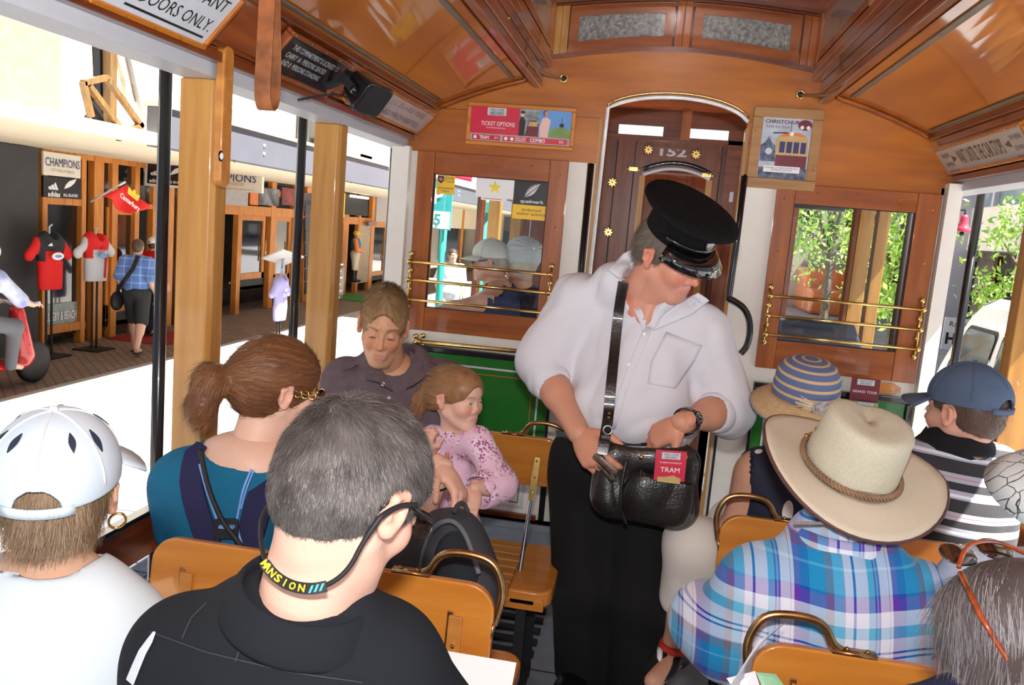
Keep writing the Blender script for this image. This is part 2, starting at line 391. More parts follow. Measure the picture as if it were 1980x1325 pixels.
def surf_net(g, lo, h):
 s = g < 0; n = np.array(g.shape)
 c = sum(s[i:n[0] - 1 + i, j:n[1] - 1 + j, k:n[2] - 1 + k].astype(np.int8) for i in (0, 1) for j in (0, 1) for k in (0, 1))
 act = (c > 0) & (c < 8); ii = np.argwhere(act); idx = np.full(n - 1, -1, np.int64); idx[act] = np.arange(len(ii))
 pos = np.zeros((len(ii), 3)); num = np.zeros(len(ii))
 for a_ in range(3):
  e = np.zeros(3, int); e[a_] = 1; o1, o2 = [x for x in range(3) if x != a_]
  for u in (0, 1):
   for v in (0, 1):
    c0 = np.zeros(3, int); c0[o1] = u; c0[o2] = v
    p0 = ii + c0; p1 = p0 + e; v0 = g[tuple(p0.T)]; v1 = g[tuple(p1.T)]
    m = (v0 < 0) != (v1 < 0); t = np.where(m, v0 / np.where(m, v0 - v1, 1), 0)
    pos += (c0 + t[:, None] * e) * m[:, None]; num += m
 verts = lo + (ii + pos / num[:, None]) * h
 F = []
 for a_ in range(3):
  o1, o2 = (a_ + 1) % 3, (a_ + 2) % 3
  sl0 = [slice(1, -1)] * 3; sl0[a_] = slice(0, -1); sl1 = list(sl0); sl1[a_] = slice(1, None)
  s0, s1 = s[tuple(sl0)], s[tuple(sl1)]
  for flip in (0, 1):
   q = np.argwhere((s0 & ~s1) if not flip else (~s0 & s1)); q[:, o1] += 1; q[:, o2] += 1
   if not len(q): continue
   d1 = np.zeros(3, int); d1[o1] = 1; d2 = np.zeros(3, int); d2[o2] = 1
   f = np.stack([idx[tuple((q - d1 - d2).T)], idx[tuple((q - d2).T)], idx[tuple(q.T)], idx[tuple((q - d1).T)]], 1)
   F.append(f if not flip else f[:, ::-1])
 F = np.concatenate(F); F = F[(F >= 0).all(1)]
 nb_ = np.zeros_like(verts); ct = np.zeros(len(verts))
 for i in range(4):
  a, b = F[:, i], F[:, (i + 1) % 4]
  for c_ in range(3): nb_[:, c_] += np.bincount(a, weights=verts[b, c_], minlength=len(verts))
  ct += np.bincount(a, minlength=len(verts))
 ok = ct > 0; verts[ok] = verts[ok] * .55 + nb_[ok] / ct[ok, None] * .45
 return verts, F
def wob(P, f, seed=0):
 s = seed * 1.7; x, y, z = P[:, 0] * f, P[:, 1] * f, P[:, 2] * f
 x2 = x + 1.3 * np.sin(y * .7 + s) + .7 * np.sin(z * 1.1 + 2 * s); y2 = y + 1.1 * np.sin(z * .8 + s * 3) ; z2 = z + 1.2 * np.sin(x * .6 + s)
 return (np.sin(x2 + s) * np.sin(y2 * 1.1 + 1 + s) + np.sin(z2 * .9 + 2 + s) * np.sin(x2 * .8 + 3)) * .5
def vnoise(P, f, seed=0):
 return (wob(P, f, seed) + .5 * wob(P, f * 2.1, seed + 1) + .25 * wob(P, f * 4.3, seed + 2)) / 1.4
def folds(amp, f=16, seed=1, stretch=(1, 1, .45)):
 st = np.array(stretch)
 def fn(P):
  q = P * st; w = wob(q, f, seed); w2 = wob(q, f * 2.3, seed + 5)
  return amp * ((1 - np.abs(w)) ** 2 - .5) + amp * .35 * w2
 return fn
def merge(parts):
 vs, fs, n = [], [], 0
 for v, f in parts: vs.append(v); fs.append(f + n); n += len(v)
 return np.concatenate(vs), np.concatenate(fs)
# ---- materials with per-vertex colour
def colmat(name, rough=.5, sss=0, bump=0, bscale=300, sheen=0, coat=0, spec=.5):
 if name in MATS: return MATS[name]
 m, nt, p = newmat(name); at = nd(nt, 'Attribute'); at.attribute_name = 'Col'
 L(nt, at.outputs[0], p.inputs['Base Color']); p.inputs['Roughness'].default_value = rough
 p.inputs['Subsurface Weight'].default_value = sss; p.inputs['Subsurface Radius'].default_value = (.01, .004, .002); p.inputs['Subsurface Scale'].default_value = .5
 p.inputs['Sheen Weight'].default_value = sheen; p.inputs['Coat Weight'].default_value = coat; p.inputs['Specular IOR Level'].default_value = spec
 if bump:
  tc = nd(nt, 'TexCoord'); nz = nd(nt, 'TexNoise'); nz.inputs['Scale'].default_value = bscale; b = nd(nt, 'Bump'); b.inputs['Strength'].default_value = bump; b.inputs['Distance'].default_value = .002
  L(nt, tc.outputs['Object'], nz.inputs[0]); L(nt, nz.outputs[0], b.inputs['Height']); L(nt, b.outputs[0], p.inputs['Normal'])
 MATS[name] = m; return m
skinm = colmat('skin', .48, .0, .25, 260, spec=.4)
hairm = colmat('hair', .42, 0, 0, spec=.35)
def cloth(name, col, rough=.85, bs=900, bump=.15, var=.05, scale=4, **k): return mat(name, col, rough, var=var, scale=scale, bump=bump, bscale=bs, spec=.25, **k)
def bandmat(name, bands_u, bands_v=None, su=1, sv=1, rough=.85, mode='MIX', base=None):
 """stripes or plaid from the garment's own coordinates (attribute pq)"""
 m, nt, p = newmat(name); at = nd(nt, 'Attribute'); at.attribute_name = 'pq'; sp = nd(nt, 'SeparateXYZ'); L(nt, at.outputs['Vector'], sp.inputs[0])
 def ramp(sock, sc, bands):
  mu = nd(nt, 'Math', operation='MULTIPLY'); mu.inputs[1].default_value = sc; L(nt, sock, mu.inputs[0])
  fr = nd(nt, 'Math', operation='FRACT'); L(nt, mu.outputs[0], fr.inputs[0])
  rp = nd(nt, 'ValToRGB'); rp.color_ramp.interpolation = 'CONSTANT'; cr = rp.color_ramp
  for i, (pos, c) in enumerate(bands):
   e = cr.elements[i] if i < 2 else cr.elements.new(pos)
   e.position = pos; e.color = tuple(c) + (1,)
  L(nt, fr.outputs[0], rp.inputs[0]); return rp
 r1 = ramp(sp.outputs[0], su, bands_u); out = r1.outputs[0]
 if bands_v:
  r2 = ramp(sp.outputs[2], sv, bands_v); mx = nd(nt, 'MixRGB'); mx.blend_type = mode; mx.inputs[0].default_value = .5 if mode == 'MIX' else 1
  L(nt, r1.outputs[0], mx.inputs[1]); L(nt, r2.outputs[0], mx.inputs[2]); out = mx.outputs[0]
 L(nt, out, p.inputs['Base Color']); p.inputs['Roughness'].default_value = rough; p.inputs['Sheen Weight'].default_value = .1
 tc = nd(nt, 'TexCoord'); nz = nd(nt, 'TexNoise'); nz.inputs['Scale'].default_value = 700; b = nd(nt, 'Bump'); b.inputs['Strength'].default_value = .15; b.inputs['Distance'].default_value = .002
 L(nt, tc.outputs['Object'], nz.inputs[0]); L(nt, nz.outputs[0], b.inputs['Height']); L(nt, b.outputs[0], p.inputs['Normal'])
 MATS[name] = m; return m
# ---- heads: local frame, +Y face, +Z crown, +X the person's right-hand side
def head_rot(look, up=(0, 0, 1), roll=0):
 y = Vector(look).normalized(); u = Vector(up); x = y.cross(u).normalized(); z = x.cross(y)
 M = Matrix((x, y, z)).transposed()
 return np.array(M @ Matrix.Rotation(roll, 3, 'Y'))
def head_prims(female=0, child=0, fat=0):
 j = .9 if female else 1.0; P = []
 P.append(ellp((0, -.014, .036), (.075, .096, .082), k=0)); P.append(ellp((0, -.035, .0), (.066, .07, .07), k=.02))
 P.append(ellp((0, .028, -.028), (.057 + fat * .4, .060, .080), k=.03))
 for s in (-1, 1):
  P.append(cap((s * .052 * j, -.002, -.045), (s * .022 * j, .062, -.092), .019 + fat * .6, .016 + fat, k=.022))
  P.append(ellp((s * .036, .058, -.022), .024 + fat * .6 + child * .006, k=.02))
  P.append(cap((s * .014, .080, .030), (s * .044, .066, .028), .010 if female or child else .012, .009, k=.014))
 P.append(ellp((0, .070, -.094), (.020 * j, .017, .015), k=.018))
 P.append(ellp((0, .073, -.064), (.024, .018, .020), k=.015))
 if child:
  P.append(cap((0, .084, .006), (0, .094, -.022), .007, .0095, k=.012)); P.append(ellp((0, .03, .045), (.062, .06, .06), k=.03))
 else:
  P.append(cap((0, .082, .018), (0, .106, -.024), .0065, .0105, k=.012))
 for s in (-1, 1): P.append(ellp((s * .0115, .092, -.030), .0078, k=.008))
 P.append(cap((-.019, .0815, -.0575), (.019, .0815, -.0575), .0052, k=.009)); P.append(cap((-.014, .0815, -.0662), (.014, .0815, -.0662), .0058, k=.009))
 return P
def head_subs():
 S = []
 for s in (-1, 1): S.append(ellp((s * .031, .099, .004), (.017, .016, .010), k=.012))
 S.append(cap((-.022, .0890, -.0618), (0, .0925, -.0615), .0016, k=.002)); S.append(cap((.022, .0890, -.0618), (0, .0925, -.0615), .0016, k=.002))
 for s in (-1, 1): S.append(ellp((s * .006, .099, -.0385), .0028, k=.002))
 return S
def ear_prims(s, sz=1):
 x = s * .076
 return [ellp((x + s * .006 * sz, -.010, .002), (.008, .018 * sz, .029 * sz), M=head_rot((s * .35, 1, 0), (0, .18, 1)), k=.01), cap((x + s * .014, -.022, .016), (x + s * .013, -.020, -.008), .0045, k=.008), cap((x + s * .014, -.022, .016), (x + s * .010, .0, .026), .0045, .004, k=.008), ellp((x + s * .006, -.006, -.024), .008, k=.008)]
def ear_subs(s): return [ellp((s * .0925, -.008, .004), (.006, .009, .014), k=.005)]
LID = {'open': .5, 'down': .9, 'half': .72}
class Head:
 def __init__(s, c, look, up=(0, 0, 1), sc=1.0, roll=0, female=0, child=0, fat=0, ls=(1, 1, 1)):
  s.ls = A3(ls); s.c, s.M, s.sc = A3(c), head_rot(look, up, roll), sc; s.opt = (female, child, fat)
 def w(s, P): return (A3(P) * s.ls) @ s.M.T * s.sc + s.c          # local -> world
 def l(s, P): return (A3(P) - s.c) / s.sc @ s.M / s.ls
def skin_cols(P, base_, lips=(.62, .20, .17), H=None, brow=None, stub=None, blush=.5):
 c = np.tile(np.array(base_), (len(P), 1));
 n = vnoise(P, 30, 3)[:, None]; c = c * (1 + .05 * n)
 x, y, z = P.T; ax_ = np.abs(x)
 def mix(m, col): nonlocal c; m = np.clip(m, 0, 1)[:, None]; c = c * (1 - m) + np.array(col) * m
 red = np.array(base_) * np.array([1.02, .62, .55])
 if blush:
  mix(blush * np.exp(-(((ax_ - .042) / .022) ** 2 + ((z + .025) / .022) ** 2)) * (y > .03), red); mix(blush * np.exp(-((x / .014) ** 2 + ((z + .024) / .014) ** 2)) * (y > .09), red)
  mix(blush * .7 * (ax_ > .077), red)
 if stub is not None: mix(.30 * np.clip((-.035 - z) / .03, 0, 1) * (y > .0) * (z > -.13), stub)
 mix((((x / .0250) ** 2 + ((z + .0615) / .0078) ** 2) < 1) * (y > .072) * .6, lips)
 if brow is not None:
  zc = .0275 - .004 * ((ax_ - .034) / .02) ** 2
  mix((np.abs(z - zc) < .0042) * (ax_ > .014) * (ax_ < .05) * (y > .045) * .8, brow)
 return c
def make_head(H, parent, skin, neck_to=None, neck_r=(.052, .060), lids='down', eye=(.12, .09, .06), brow=None, lips=(.55, .2, .16), stub=None, res=.0032, eyes=True, ears=(1, 1), blush=.5, extra=(), earsz=1):
 f_, ch, fat = H.opt; P = head_prims(f_, ch, fat); S = head_subs()
 for i, s in enumerate((-1, 1)):
  if ears[i]: P += ear_prims(s, earsz); S += ear_subs(s)
 if eyes:
  for s in (-1, 1):
   q = LID[lids]
   S.append(('+', ellp((s * .031, .0765, .003), (.0150, .0138, .0125), k=.004)))
   S.append(ellp((s * .031, .0935, .003 - .0115 * (q - .5)), (.0128, .0085, {'open': .0047, 'half': .0034, 'down': .0024}[lids]), k=.001))
 if neck_to is not None:
  nl = H.l(neck_to); P.append(cap((0, -.022, -.05), nl, neck_r[0], neck_r[1], k=.03)); P.append(cap((0, .01, -.07), (nl * .6 + A3((0, .015, 0))), neck_r[0] * .8, neck_r[1] * .7, k=.03))
 P += list(extra)
 v, f = sdf_mesh(P, res, subs=S)
 cols = skin_cols(v, skin, lips, brow=brow, stub=stub, blush=blush)
 return H.w(v), f, cols
def make_eyes(H, parent, iris=(.10, .16, .18), lids='down', gaze=(0, 0)):
 lash = 0; z0_ = {'open': .0072, 'half': .004, 'down': .0012}[lids]
 for s in (-1, 1):
  e = MB(); ir = MB(); pu = MB(); lash = MB()
  c = A3((s * .031, .0772, .003)); e.sph(H.w(c), .0122 * H.sc, 14)
  d = A3((gaze[0], 1, gaze[1])); d /= np.linalg.norm(d)
  M = Matrix(H.M.tolist()) @ Matrix(head_rot(d).tolist())
  ir.sph(H.w(c + d * .0073), (.0060 * H.sc, .0056 * H.sc, .0060 * H.sc), 12, M=M); pu.sph(H.w(c + d * .0084), (.0028 * H.sc, .0048 * H.sc, .0028 * H.sc), 10, M=M)
  lash.tube([H.w((s * .031 + x, .0905 - .35 * abs(x) ** 1.25, z0_ - 22 * x * x)) for x in np.linspace(-.0125, .0125, 7)], .0009 * H.sc, 5)
  lash.build('eyelashes', mat('lash', (.05, .03, .02), .6), parent); e = e.build('eye', mat('eye_white', (.72, .68, .64), .15, var=.02), parent, smooth=True); ir.build('iris', mat('iris', iris, .2, var=.3, scale=400), e, smooth=True); pu.build('pupil', black, e, smooth=True)
# ---- body
def frame_of(J):
 side = (J['sR'] - J['sL']); side.normalize(); up = (J['che'] - J['pel']).normalized(); fwd = up.cross(side).normalized();
 if 'fwd' in J and fwd.dot(J['fwd']) < 0: fwd = -fwd
 return side, up, fwd
def torso_prims(J, w=1.0, dpt=1.0, belly=0, bust=0, tag_=0):
 side, up, fwd = frame_of(J); a = side; s_ = lambda v: A3(v)
 M = np.array(Matrix((side, fwd, side.cross(fwd))).transposed())
 pel, che, nk = J['pel'], J['che'], J['nk']; P = []
 wst = pel.lerp(che, .5)
 P.append(ellp(pel + up * .01, (.165 * w, .118 * dpt, .13), M, k=0)); P.append(ellp(wst + fwd * belly * .4, (.138 * w + belly * .5, .105 * dpt + belly, .17), M, k=.08))
 P.append(ellp(pel.lerp(che, .80), (.160 * w, .112 * dpt, .18), M, k=.06))
 P.append(cap(J['sL'].lerp(J['sR'], .16) - up * .035, J['sR'].lerp(J['sL'], .16) - up * .035, .072, .072, k=.06, fl=.85, fa=fwd))
 for k_ in ('sL', 'sR'):
  P.append(cap(nk - up * .02, J[k_].lerp(nk, .25) - up * .005, .050, .045, k=.05)); P.append(ellp(J[k_], .052, k=.04))
 if bust:
  for s in (-1, 1): P.append(ellp(pel.lerp(che, .72) + side * s * .075 + fwd * .095, (.06, .05, .055), M, k=.03))
 return P
def limb(a, b, c, r, k=.03): return [cap(a, b, r[0], r[1], k=k), cap(b, c, r[1] * .98, r[2], k=k * .6), cap(b.lerp(c, .12), b.lerp(c, .42), r[1] * 1.06, r[1] * .98, k=.03)]
def hand(wr, tip, nrm, thumb, sz=1.0, curl=(.3, .3, .3, .3), spread=.5, thc=.3, tags=0):
 """palm from wrist towards tip; nrm = back of hand; thumb = side vector"""
 d = (tip - wr).normalized(); n = (nrm - d * nrm.dot(d)).normalized(); t = d.cross(n); t = t if t.dot(thumb) > 0 else -t
 P = []; s = sz; M = np.array(Matrix((t, d, t.cross(d))).transposed())
 P.append(cap(wr - d * .02 * s, wr + d * .03 * s, .025 * s, .030 * s, k=.01, fl=.72, fa=n)); pc = wr + d * .055 * s
 P.append(ellp(pc, (.040 * s, .050 * s, .016 * s), M, k=.015))
 for i, (off, ln) in enumerate(((.029, .074), (.010, .083), (-.010, .077), (-.028, .060))):
  b = wr + (d * (.092 - .006 * abs(i - 1)) + t * off) * s; c = curl[i]; dd = d * 1.0 + t * off * spread * 3; dd.normalize(); q = b; ang = 0
  P.append(cap(wr + (d * .05 + t * off * .8) * s, q, .011 * s, .0105 * s, k=.01))
  for fr, r0, r1 in ((.45, .0098, .0088), (.30, .0088, .0080), (.25, .0080, .0066)):
   ang += c * 1.35; v = (dd * math.cos(ang) - n * math.sin(ang)) * ln * fr * s; P.append(cap(q, q + v, r0 * s, r1 * s, k=.004)); q = q + v
 b = wr + (d * .022 + t * .026 - n * .008) * s; v = (d * .60 + t * .75 - n * .25).normalized() * .042 * s
 P.append(cap(b, b + v, .0145 * s, .0115 * s, k=.012)); v2 = (d * (.85) + t * (.45 - thc) - n * (.2 + thc * .8)).normalized()
 P.append(cap(b + v, b + v + v2 * .030 * s, .0112 * s, .0095 * s, k=.005)); P.append(cap(b + v + v2 * .030 * s, b + v + v2 * .052 * s, .0095 * s, .0075 * s, k=.004))
 return P
def ppl(label, name='person', cat='person', loc=(0, 0, 0), group=None): return thing(name, label, cat, loc, group)
def part_sdf(name, prims, h, material, parent, off=0, subs=(), planes=(), disp=None, colors=None, attrs=None, frame=None, label=None, bounds=None):
 v, f = sdf_mesh(prims, h, off, subs, planes, disp, bounds)
 at = None
 if frame is not None:
  O, a, b, c = frame; q = v - A3(O); at = {'pq': np.stack([q @ A3(a), q @ A3(b), q @ A3(c)], 1)}
 if attrs: at = {**(at or {}), **attrs(v)}
 o = arr_mesh(name, v, f, material, parent, True, colors(v) if callable(colors) else colors, at)
 if label: o['label'] = label
 return o
def body_mesh(parent, head, prims, skin, h=.007, fine=None):
 """one skin mesh: head at fine detail, body, hands"""
 parts = [(head[0], head[1])] if head else []; cols = [head[2]] if head else []
 if prims:
  v, f = sdf_mesh(prims, h); parts.append((v, f)); cols.append(np.array(skin) * (1 + .05 * vnoise(v, 25, 2)[:, None]))
 for fp in fine or ():
  v, f = sdf_mesh(fp, .0034); parts.append((v, f)); cols.append(np.array(skin) * np.array([1.0, .93, .9]) * (1 + .06 * vnoise(v, 40, 2)[:, None]))
 v, f = merge(parts)
 return arr_mesh('body', v, f, skinm, parent, True, np.concatenate(cols))
# ---- hair: shell plus fine strands
def strands(name, roots, normals, dirs, length, parent, cols, width=.0009, seg=3, lift=.3, curl=0, material=None, seed=0, droop=(0, 0, 0)):
 rng = np.random.default_rng(seed); n = len(roots)
 ln = length * (.7 + .6 * rng.random(n)) if np.isscalar(length) else length * (.8 + .4 * rng.random(n))
 d = dirs + normals * lift + rng.normal(size=(n, 3)) * .12; d /= np.linalg.norm(d, axis=1)[:, None]
 side = np.cross(d, normals); side += rng.normal(size=(n, 3)) * .3; side /= np.linalg.norm(side, axis=1)[:, None]
 p = roots.copy(); V_ = []; dr = A3(droop)
 for k in range(seg + 1):
  w = width * (1 - .75 * k / seg)
  V_.append(p - side * w / 2); V_.append(p + side * w / 2)
  d = d - normals * (lift * .9 / seg) + dr / seg; d /= np.linalg.norm(d, axis=1)[:, None]
  p = p + d * (ln / seg)[:, None]
 V_ = np.stack(V_, 1).reshape(-1, 3); m = 2 * (seg + 1)
 b = np.arange(n)[:, None] * m; F = np.concatenate([b + np.array([[2 * k, 2 * k + 1, 2 * k + 3, 2 * k + 2]]) for k in range(seg)], 0)
 c = np.repeat(cols * (.75 + .5 * rng.random(n))[:, None], m, 0)
 o = arr_mesh(name, V_, F, material or hairm, parent, False, np.clip(c, 0, 1)); o['kind'] = 'stuff'; return o
def surf_samples(v, f, n, seed=0, keep=None):
 rng = np.random.default_rng(seed); a, b, c = v[f[:, 0]], v[f[:, 1]], v[f[:, 2]]
 N = np.cross(b - a, v[f[:, 3]] - a); ar = np.linalg.norm(N, axis=1); N /= ar[:, None] + 1e-12
 cen = (a + c) / 2
 if keep is not None: ar = ar * keep(cen)
 i = rng.choice(len(f), n, p=ar / ar.sum()); r = rng.random((n, 2))
 p = a[i] + (b[i] - a[i]) * r[:, :1] + (v[f[i, 3]] - a[i]) * r[:, 1:]
 return p, N[i]
def hair_shell(H, extra=(), subs=(), planes=(), th=.008, res=.004, disp=None, base_=None):
 P = base_ or [ellp((0, -.014, .036), (.075, .096, .082), k=0), ellp((0, -.038, .0), (.066, .070, .072), k=.02)]
 return sdf_mesh(P + list(extra), res, off=th, subs=subs, planes=planes, disp=disp)
def hair_part(H, parent, shell, col, col2, name='hair', seed=0, f=60):
 v, fc = shell; n = vnoise(v * np.array([1, 1, .5]), f, seed)[:, None] * .5 + .5
 return arr_mesh(name, H.w(v), fc, hairm, parent, True, np.array(col) * (1 - n) + np.array(col2) * n)
def nrm_to_w(H, N): return N @ H.M.T
def glasses(H, parent, lens_mat, frame_mat, name='sunglasses', lens=(.030, .019), arms=(1, 1), armr=.0022, thick=0):
 f = MB(); g = MB()
 for s in (-1, 1):
  pts = []
  for i in range(16):
   a = 2 * PI * i / 16; x = s * .033 + lens[0] * math.copysign(abs(math.cos(a)) ** .8, math.cos(a)); z = .002 + lens[1] * math.copysign(abs(math.sin(a)) ** .8, math.sin(a))
   pts.append(Vector(H.w((x, .104 - .25 * abs(x) ** 1.3, z))))
  f.tube(pts, .0017 * H.sc, 6, closed=True)
  N = Vector(H.w((0, 1, 0))) - Vector(H.w((0, 0, 0))); c = sum(pts, Vector()) / 16
  g.add([c + N * .004] + pts, [(0, i + 1, (i + 1) % 16 + 1) for i in range(16)])
  if arms[0 if s < 0 else 1]:
   f.tube([Vector(H.w(q)) for q in ((s * .062, .094, .010), (s * .078, .07, .012), (s * .083, .03, .014), (s * .086, -.005, .022), (s * .084, -.025, .012), (s * .082, -.035, -.004))], armr * H.sc, 6)
 f.tube([Vector(H.w(q)) for q in ((-.008, .104, .008), (0, .107, .010), (.008, .104, .008))], .002 * H.sc, 6)
 o = f.build(name, frame_mat, parent, smooth=True); g.build('lenses', lens_mat, o, smooth=True); return o
lensm = mat('dark_lens', (.02, .012, .010), .05, var=.1, coat=1, spec=.9)
# ------------------------------------------------------------------ tram shell
D = 3.40
XC = .02
YB = -1.6          # the saloon goes on behind the camera
o = MB().bx(-1.16, 1.2, YB, 4.75, -.06, 0).build('floor', grey, kind='structure')
for i in range(12):
 MB().bx(-.62, -.27, 2.30 + i * .085, 2.335 + i * .085, .0, .016).build('floor_batten', blackm, o, bevel=.004)
for i in range(3):
 MB().bx(-1.1, 1.1, 1.15 + i * .75, 1.155 + i * .75, .0, .0015).build('floor_joint', blackm, o)
# ---- end wall
wl = MB().bx(-1.16, 1.2, D + .03, D + .05, 0, .2).build('wall_end', white, kind='structure')
def bw(px, py, n=.0): return W(px, py, Y=D - n)
# wood upper panel with the arched opening, in columns
def archz(x):
 t = (x - .02) / .285
 return 1.945 + .105 * math.sqrt(max(0, 1 - t * t * .93)) if abs(t) <= 1 else 0
def ceil_z(x):
 a = abs(x - XC)
 if a <= .57: return 2.20
 return 2.10 - (a - .56) / .40 * .14 + .012 * math.sin((a - .56) / .4 * PI)
m = MB()
xs = [-1.06, -1.0, -.95, -.94, -.8, -.7, -.6, -.5501, -.55, -.4, -.2651] + [-.265 + i * .57 / 20 for i in range(21)] + [.3051, .45, .59, .5901, .7, .8, .9, .985, 1.0, 1.1]
for a, b in zip(xs, xs[1:]):
 inside = a >= -.2651 and b <= .3052
 lo = 1.775 if a < .3 else 1.748
 loa, lob = (archz(a), archz(b)) if inside else (lo, lo)
 za, zb = min(2.26, ceil_z(a) + .03), min(2.26, ceil_z(b) + .03)
 if abs(a - XC) < .56 and abs(b - XC) < .575: za, zb = 2.235, 2.235
 m.hexa([(a, D, loa), (b, D, lob), (b, D + .04, lob), (a, D + .04, loa), (a, D, za), (b, D, zb), (b, D + .04, zb), (a, D + .04, za)])
m.build('upper_panel', woX, wl)
MB().bx(-.98, -.27, D - .0015, D, 1.952, 1.955).build('panel_joint', wdX, wl)
# white stiles either side of each window and door reveal
for x0, x1, nm in ((-1.085, -1.005, 'corner_stile'), (-.375, -.262, 'door_stile'), (.302, .442, 'door_stile'), (1.04, 1.10, 'corner_stile')):
 MB().bx(x0, x1, D, D + .04, 0, 1.775).build(nm, white, wl)
for x0, x1 in ((-1.005, -.375), (.442, 1.04)):
 MB().bx(x0, x1, D, D + .04, 0, 1.035).build('lower_panel', white, wl)
# door lining: thin white-edged arch and honey jambs
pts = [Vector((-.265, D - .004, 1.3))] + [Vector((-.265 + i * .57 / 24, D - .004, archz(-.265 + i * .57 / 24))) for i in range(25)] + [Vector((.305, D - .004, 1.3))]
MB().tube(pts[1:-1], .008, 6).build('arch_bead', mat('arch_enamel', (.85, .86, .86), .25, coat=.6), wl, smooth=True)
MB().tube([p + Vector((0, .0, .016)) for p in pts[1:-1]], .004, 6).build('arch_bead', brass, wl, smooth=True)
for x in (-.268, .300): MB().bx(x, x + .012, D - .004, D + .06, 0, 1.95).build('door_jamb', wpost, wl)
# green panels with black top bars and lining
def green_panel(x0, x1, z0, z1):
 g = MB().bx(x0, x1, D - .012, D, z0, z1).build('green_panel', green, wl)
 w, h = x1 - x0, z1 - z0; O = Vector(((x0 + x1) / 2, D - .012, (z0 + z1) / 2))
 MB().frame(O, X_, Z_, -Y_, w - .09, h - .09, .008, 0, .0012).build('lining', silver, g)
 MB().frame(O, X_, Z_, -Y_, w - .15, h - .15, .003, 0, .0012).build('lining', redl, g)
 b = MB(); b.frame(O, X_, Z_, -Y_, w + .02, h + .02, .014, 0, .014); b.bx(x0 - .01, x1 + .012, D - .04, D, z1, z1 + .022)
 b.build('panel_moulding', black, g, bevel=.003)
green_panel(-1.0, -.37, .52, .945)
green_panel(.455, .70, .42, .945); green_panel(.72, 1.03, .42, .945)
for x0, x1, z0, z1 in ((-1.0, -.44, .30, .49),):
 O = Vector(((x0 + x1) / 2, D, (z0 + z1) / 2))
 MB().frame(O, X_, Z_, -Y_, x1 - x0, z1 - z0, .014, 0, .002).build('lining', silver, wl)
 MB().frame(O, X_, Z_, -Y_, x1 - x0 - .05, z1 - z0 - .05, .003, 0, .002).build('lining', black, wl)
MB().bx(-.37, -.345, D - .012, D, .25, .62).build('trim_strip', black, wl)
MB().bx(.322, .332, D - .01, D, 0, 1.0).build('trim_strip', black, wl)
MB().bx(-1.06, -.38, D - .02, D, .262, .282).build('trim_strip', wdX, wl)
MB().bx(-1.06, -.27, D - .06, D, 0, .262).bx(-1.06, -.27, D - .075, D, .235, .262).build('skirting', grey, wl, bevel=.003)
MB().bx(.31, 1.1, D - .05, D, 0, .20).build('skirting', grey, wl, bevel=.003)
# end windows, sized from the photograph
def end_window(n, x0, x1, z0, z1, lab, sl=.075, sr=.075, st=.09, sb=.10):
 w = MB().bx(x0, x0 + sl, D - .022, D + .02, z0, z1).bx(x1 - sr, x1, D - .022, D + .02, z0, z1).build('window_%d' % n, wrZ, kind='structure', bevel=.003)
 MB().bx(x0 + sl, x1 - sr, D - .02, D + .02, z1 - st, z1).bx(x0 + sl, x1 - sr, D - .02, D + .02, z0, z0 + sb).build('rail', wrX, w, bevel=.003)
 MB().bx(x0 + sl - .004, x1 - sr + .004, D - .002, D + .002, z0 + sb - .004, z1 - st + .004).build('pane', glass, w)
 O = Vector(((x0 + x1 + sl - sr) / 2, D - .018, (z0 + z1 + sb - st) / 2))
 MB().frame(O, X_, Z_, -Y_, x1 - x0 - sl - sr + .008, z1 - z0 - st - sb + .008, .007, -.01, .0).build('glazing_bead', blackm, w)
 for px in (x0 + .03, x1 - .03):
  for k in range(4): MB().sph((px, D - .0225, z0 + .06 + k * (z1 - z0 - .12) / 3), .0035, 6).build('screw', brass, w)
 for k in range(3): MB().sph((x0 + .15 + k * (x1 - x0 - .3) / 2, D - .0205, z1 - .03), .0035, 6).build('screw', brass, w)
 return w
win1 = end_window(1, -1.005, -.375, 1.03, 1.777, '')
win2 = end_window(2, .442, 1.042, 1.025, 1.75, '', .07, .085, .075, .115)
def guard_rail(x0, x1, zs, label, slope=0):
 t = thing('guard_rail', label, 'rail', ((x0 + x1) / 2, D - .03, zs[-1]))
 for z in zs:
  MB().tube([(x0, D - .055, z), (x1, D - .055, z)], .0062, 10).build('bar', brass, t, smooth=True)
 for x in (x0, x1):
  b = MB().tube([(x, D - .03, zs[0] + .03), (x, D - .033, zs[-1] - .03)], .006, 8)
  for z in zs: b.sph((x, D - .055, z), .0115, 10); b.tube([(x, D - .055, z), (x, D - .026, z)], .007, 8)
  for z in (zs[0] + .032, (zs[0] + zs[1]) / 2, (zs[1] + zs[2]) / 2, zs[-1] - .032): b.sph((x, D - .031, z), (.012, .006, .013), 10)
  b.build('bracket', brass, t, smooth=True)
guard_rail(-1.0, -.405, (1.318, 1.243, 1.160), 'brass three-bar guard rail across the window with the stickers')
guard_rail(.462, 1.025, (1.315, 1.238, 1.163), 'brass three-bar guard rail across the right-hand end window')
t = thing('grab_rail', 'single brass grab rail on the white band below the stickered window', 'rail', (-.7, D - .03, .98))
MB().tube([(-.93, D - .045, .985), (-.42, D - .045, .99), (-.36, D - .045, .99)], .009, 10).build('bar', brass, t, smooth=True)
for x in (-.945, -.35):
 b = MB(); b.sph((x, D - .045, .985), .015, 10); b.tube([(x, D - .045, .985), (x, D, .985)], .009, 8)
 for dx, dz in ((-.02, .015), (-.02, -.015), (.012, .02), (.012, -.02)): b.sph((x + dx, D - .006, .985 + dz), (.014, .006, .012), 8)
 b.build('bracket', brass, t, smooth=True)
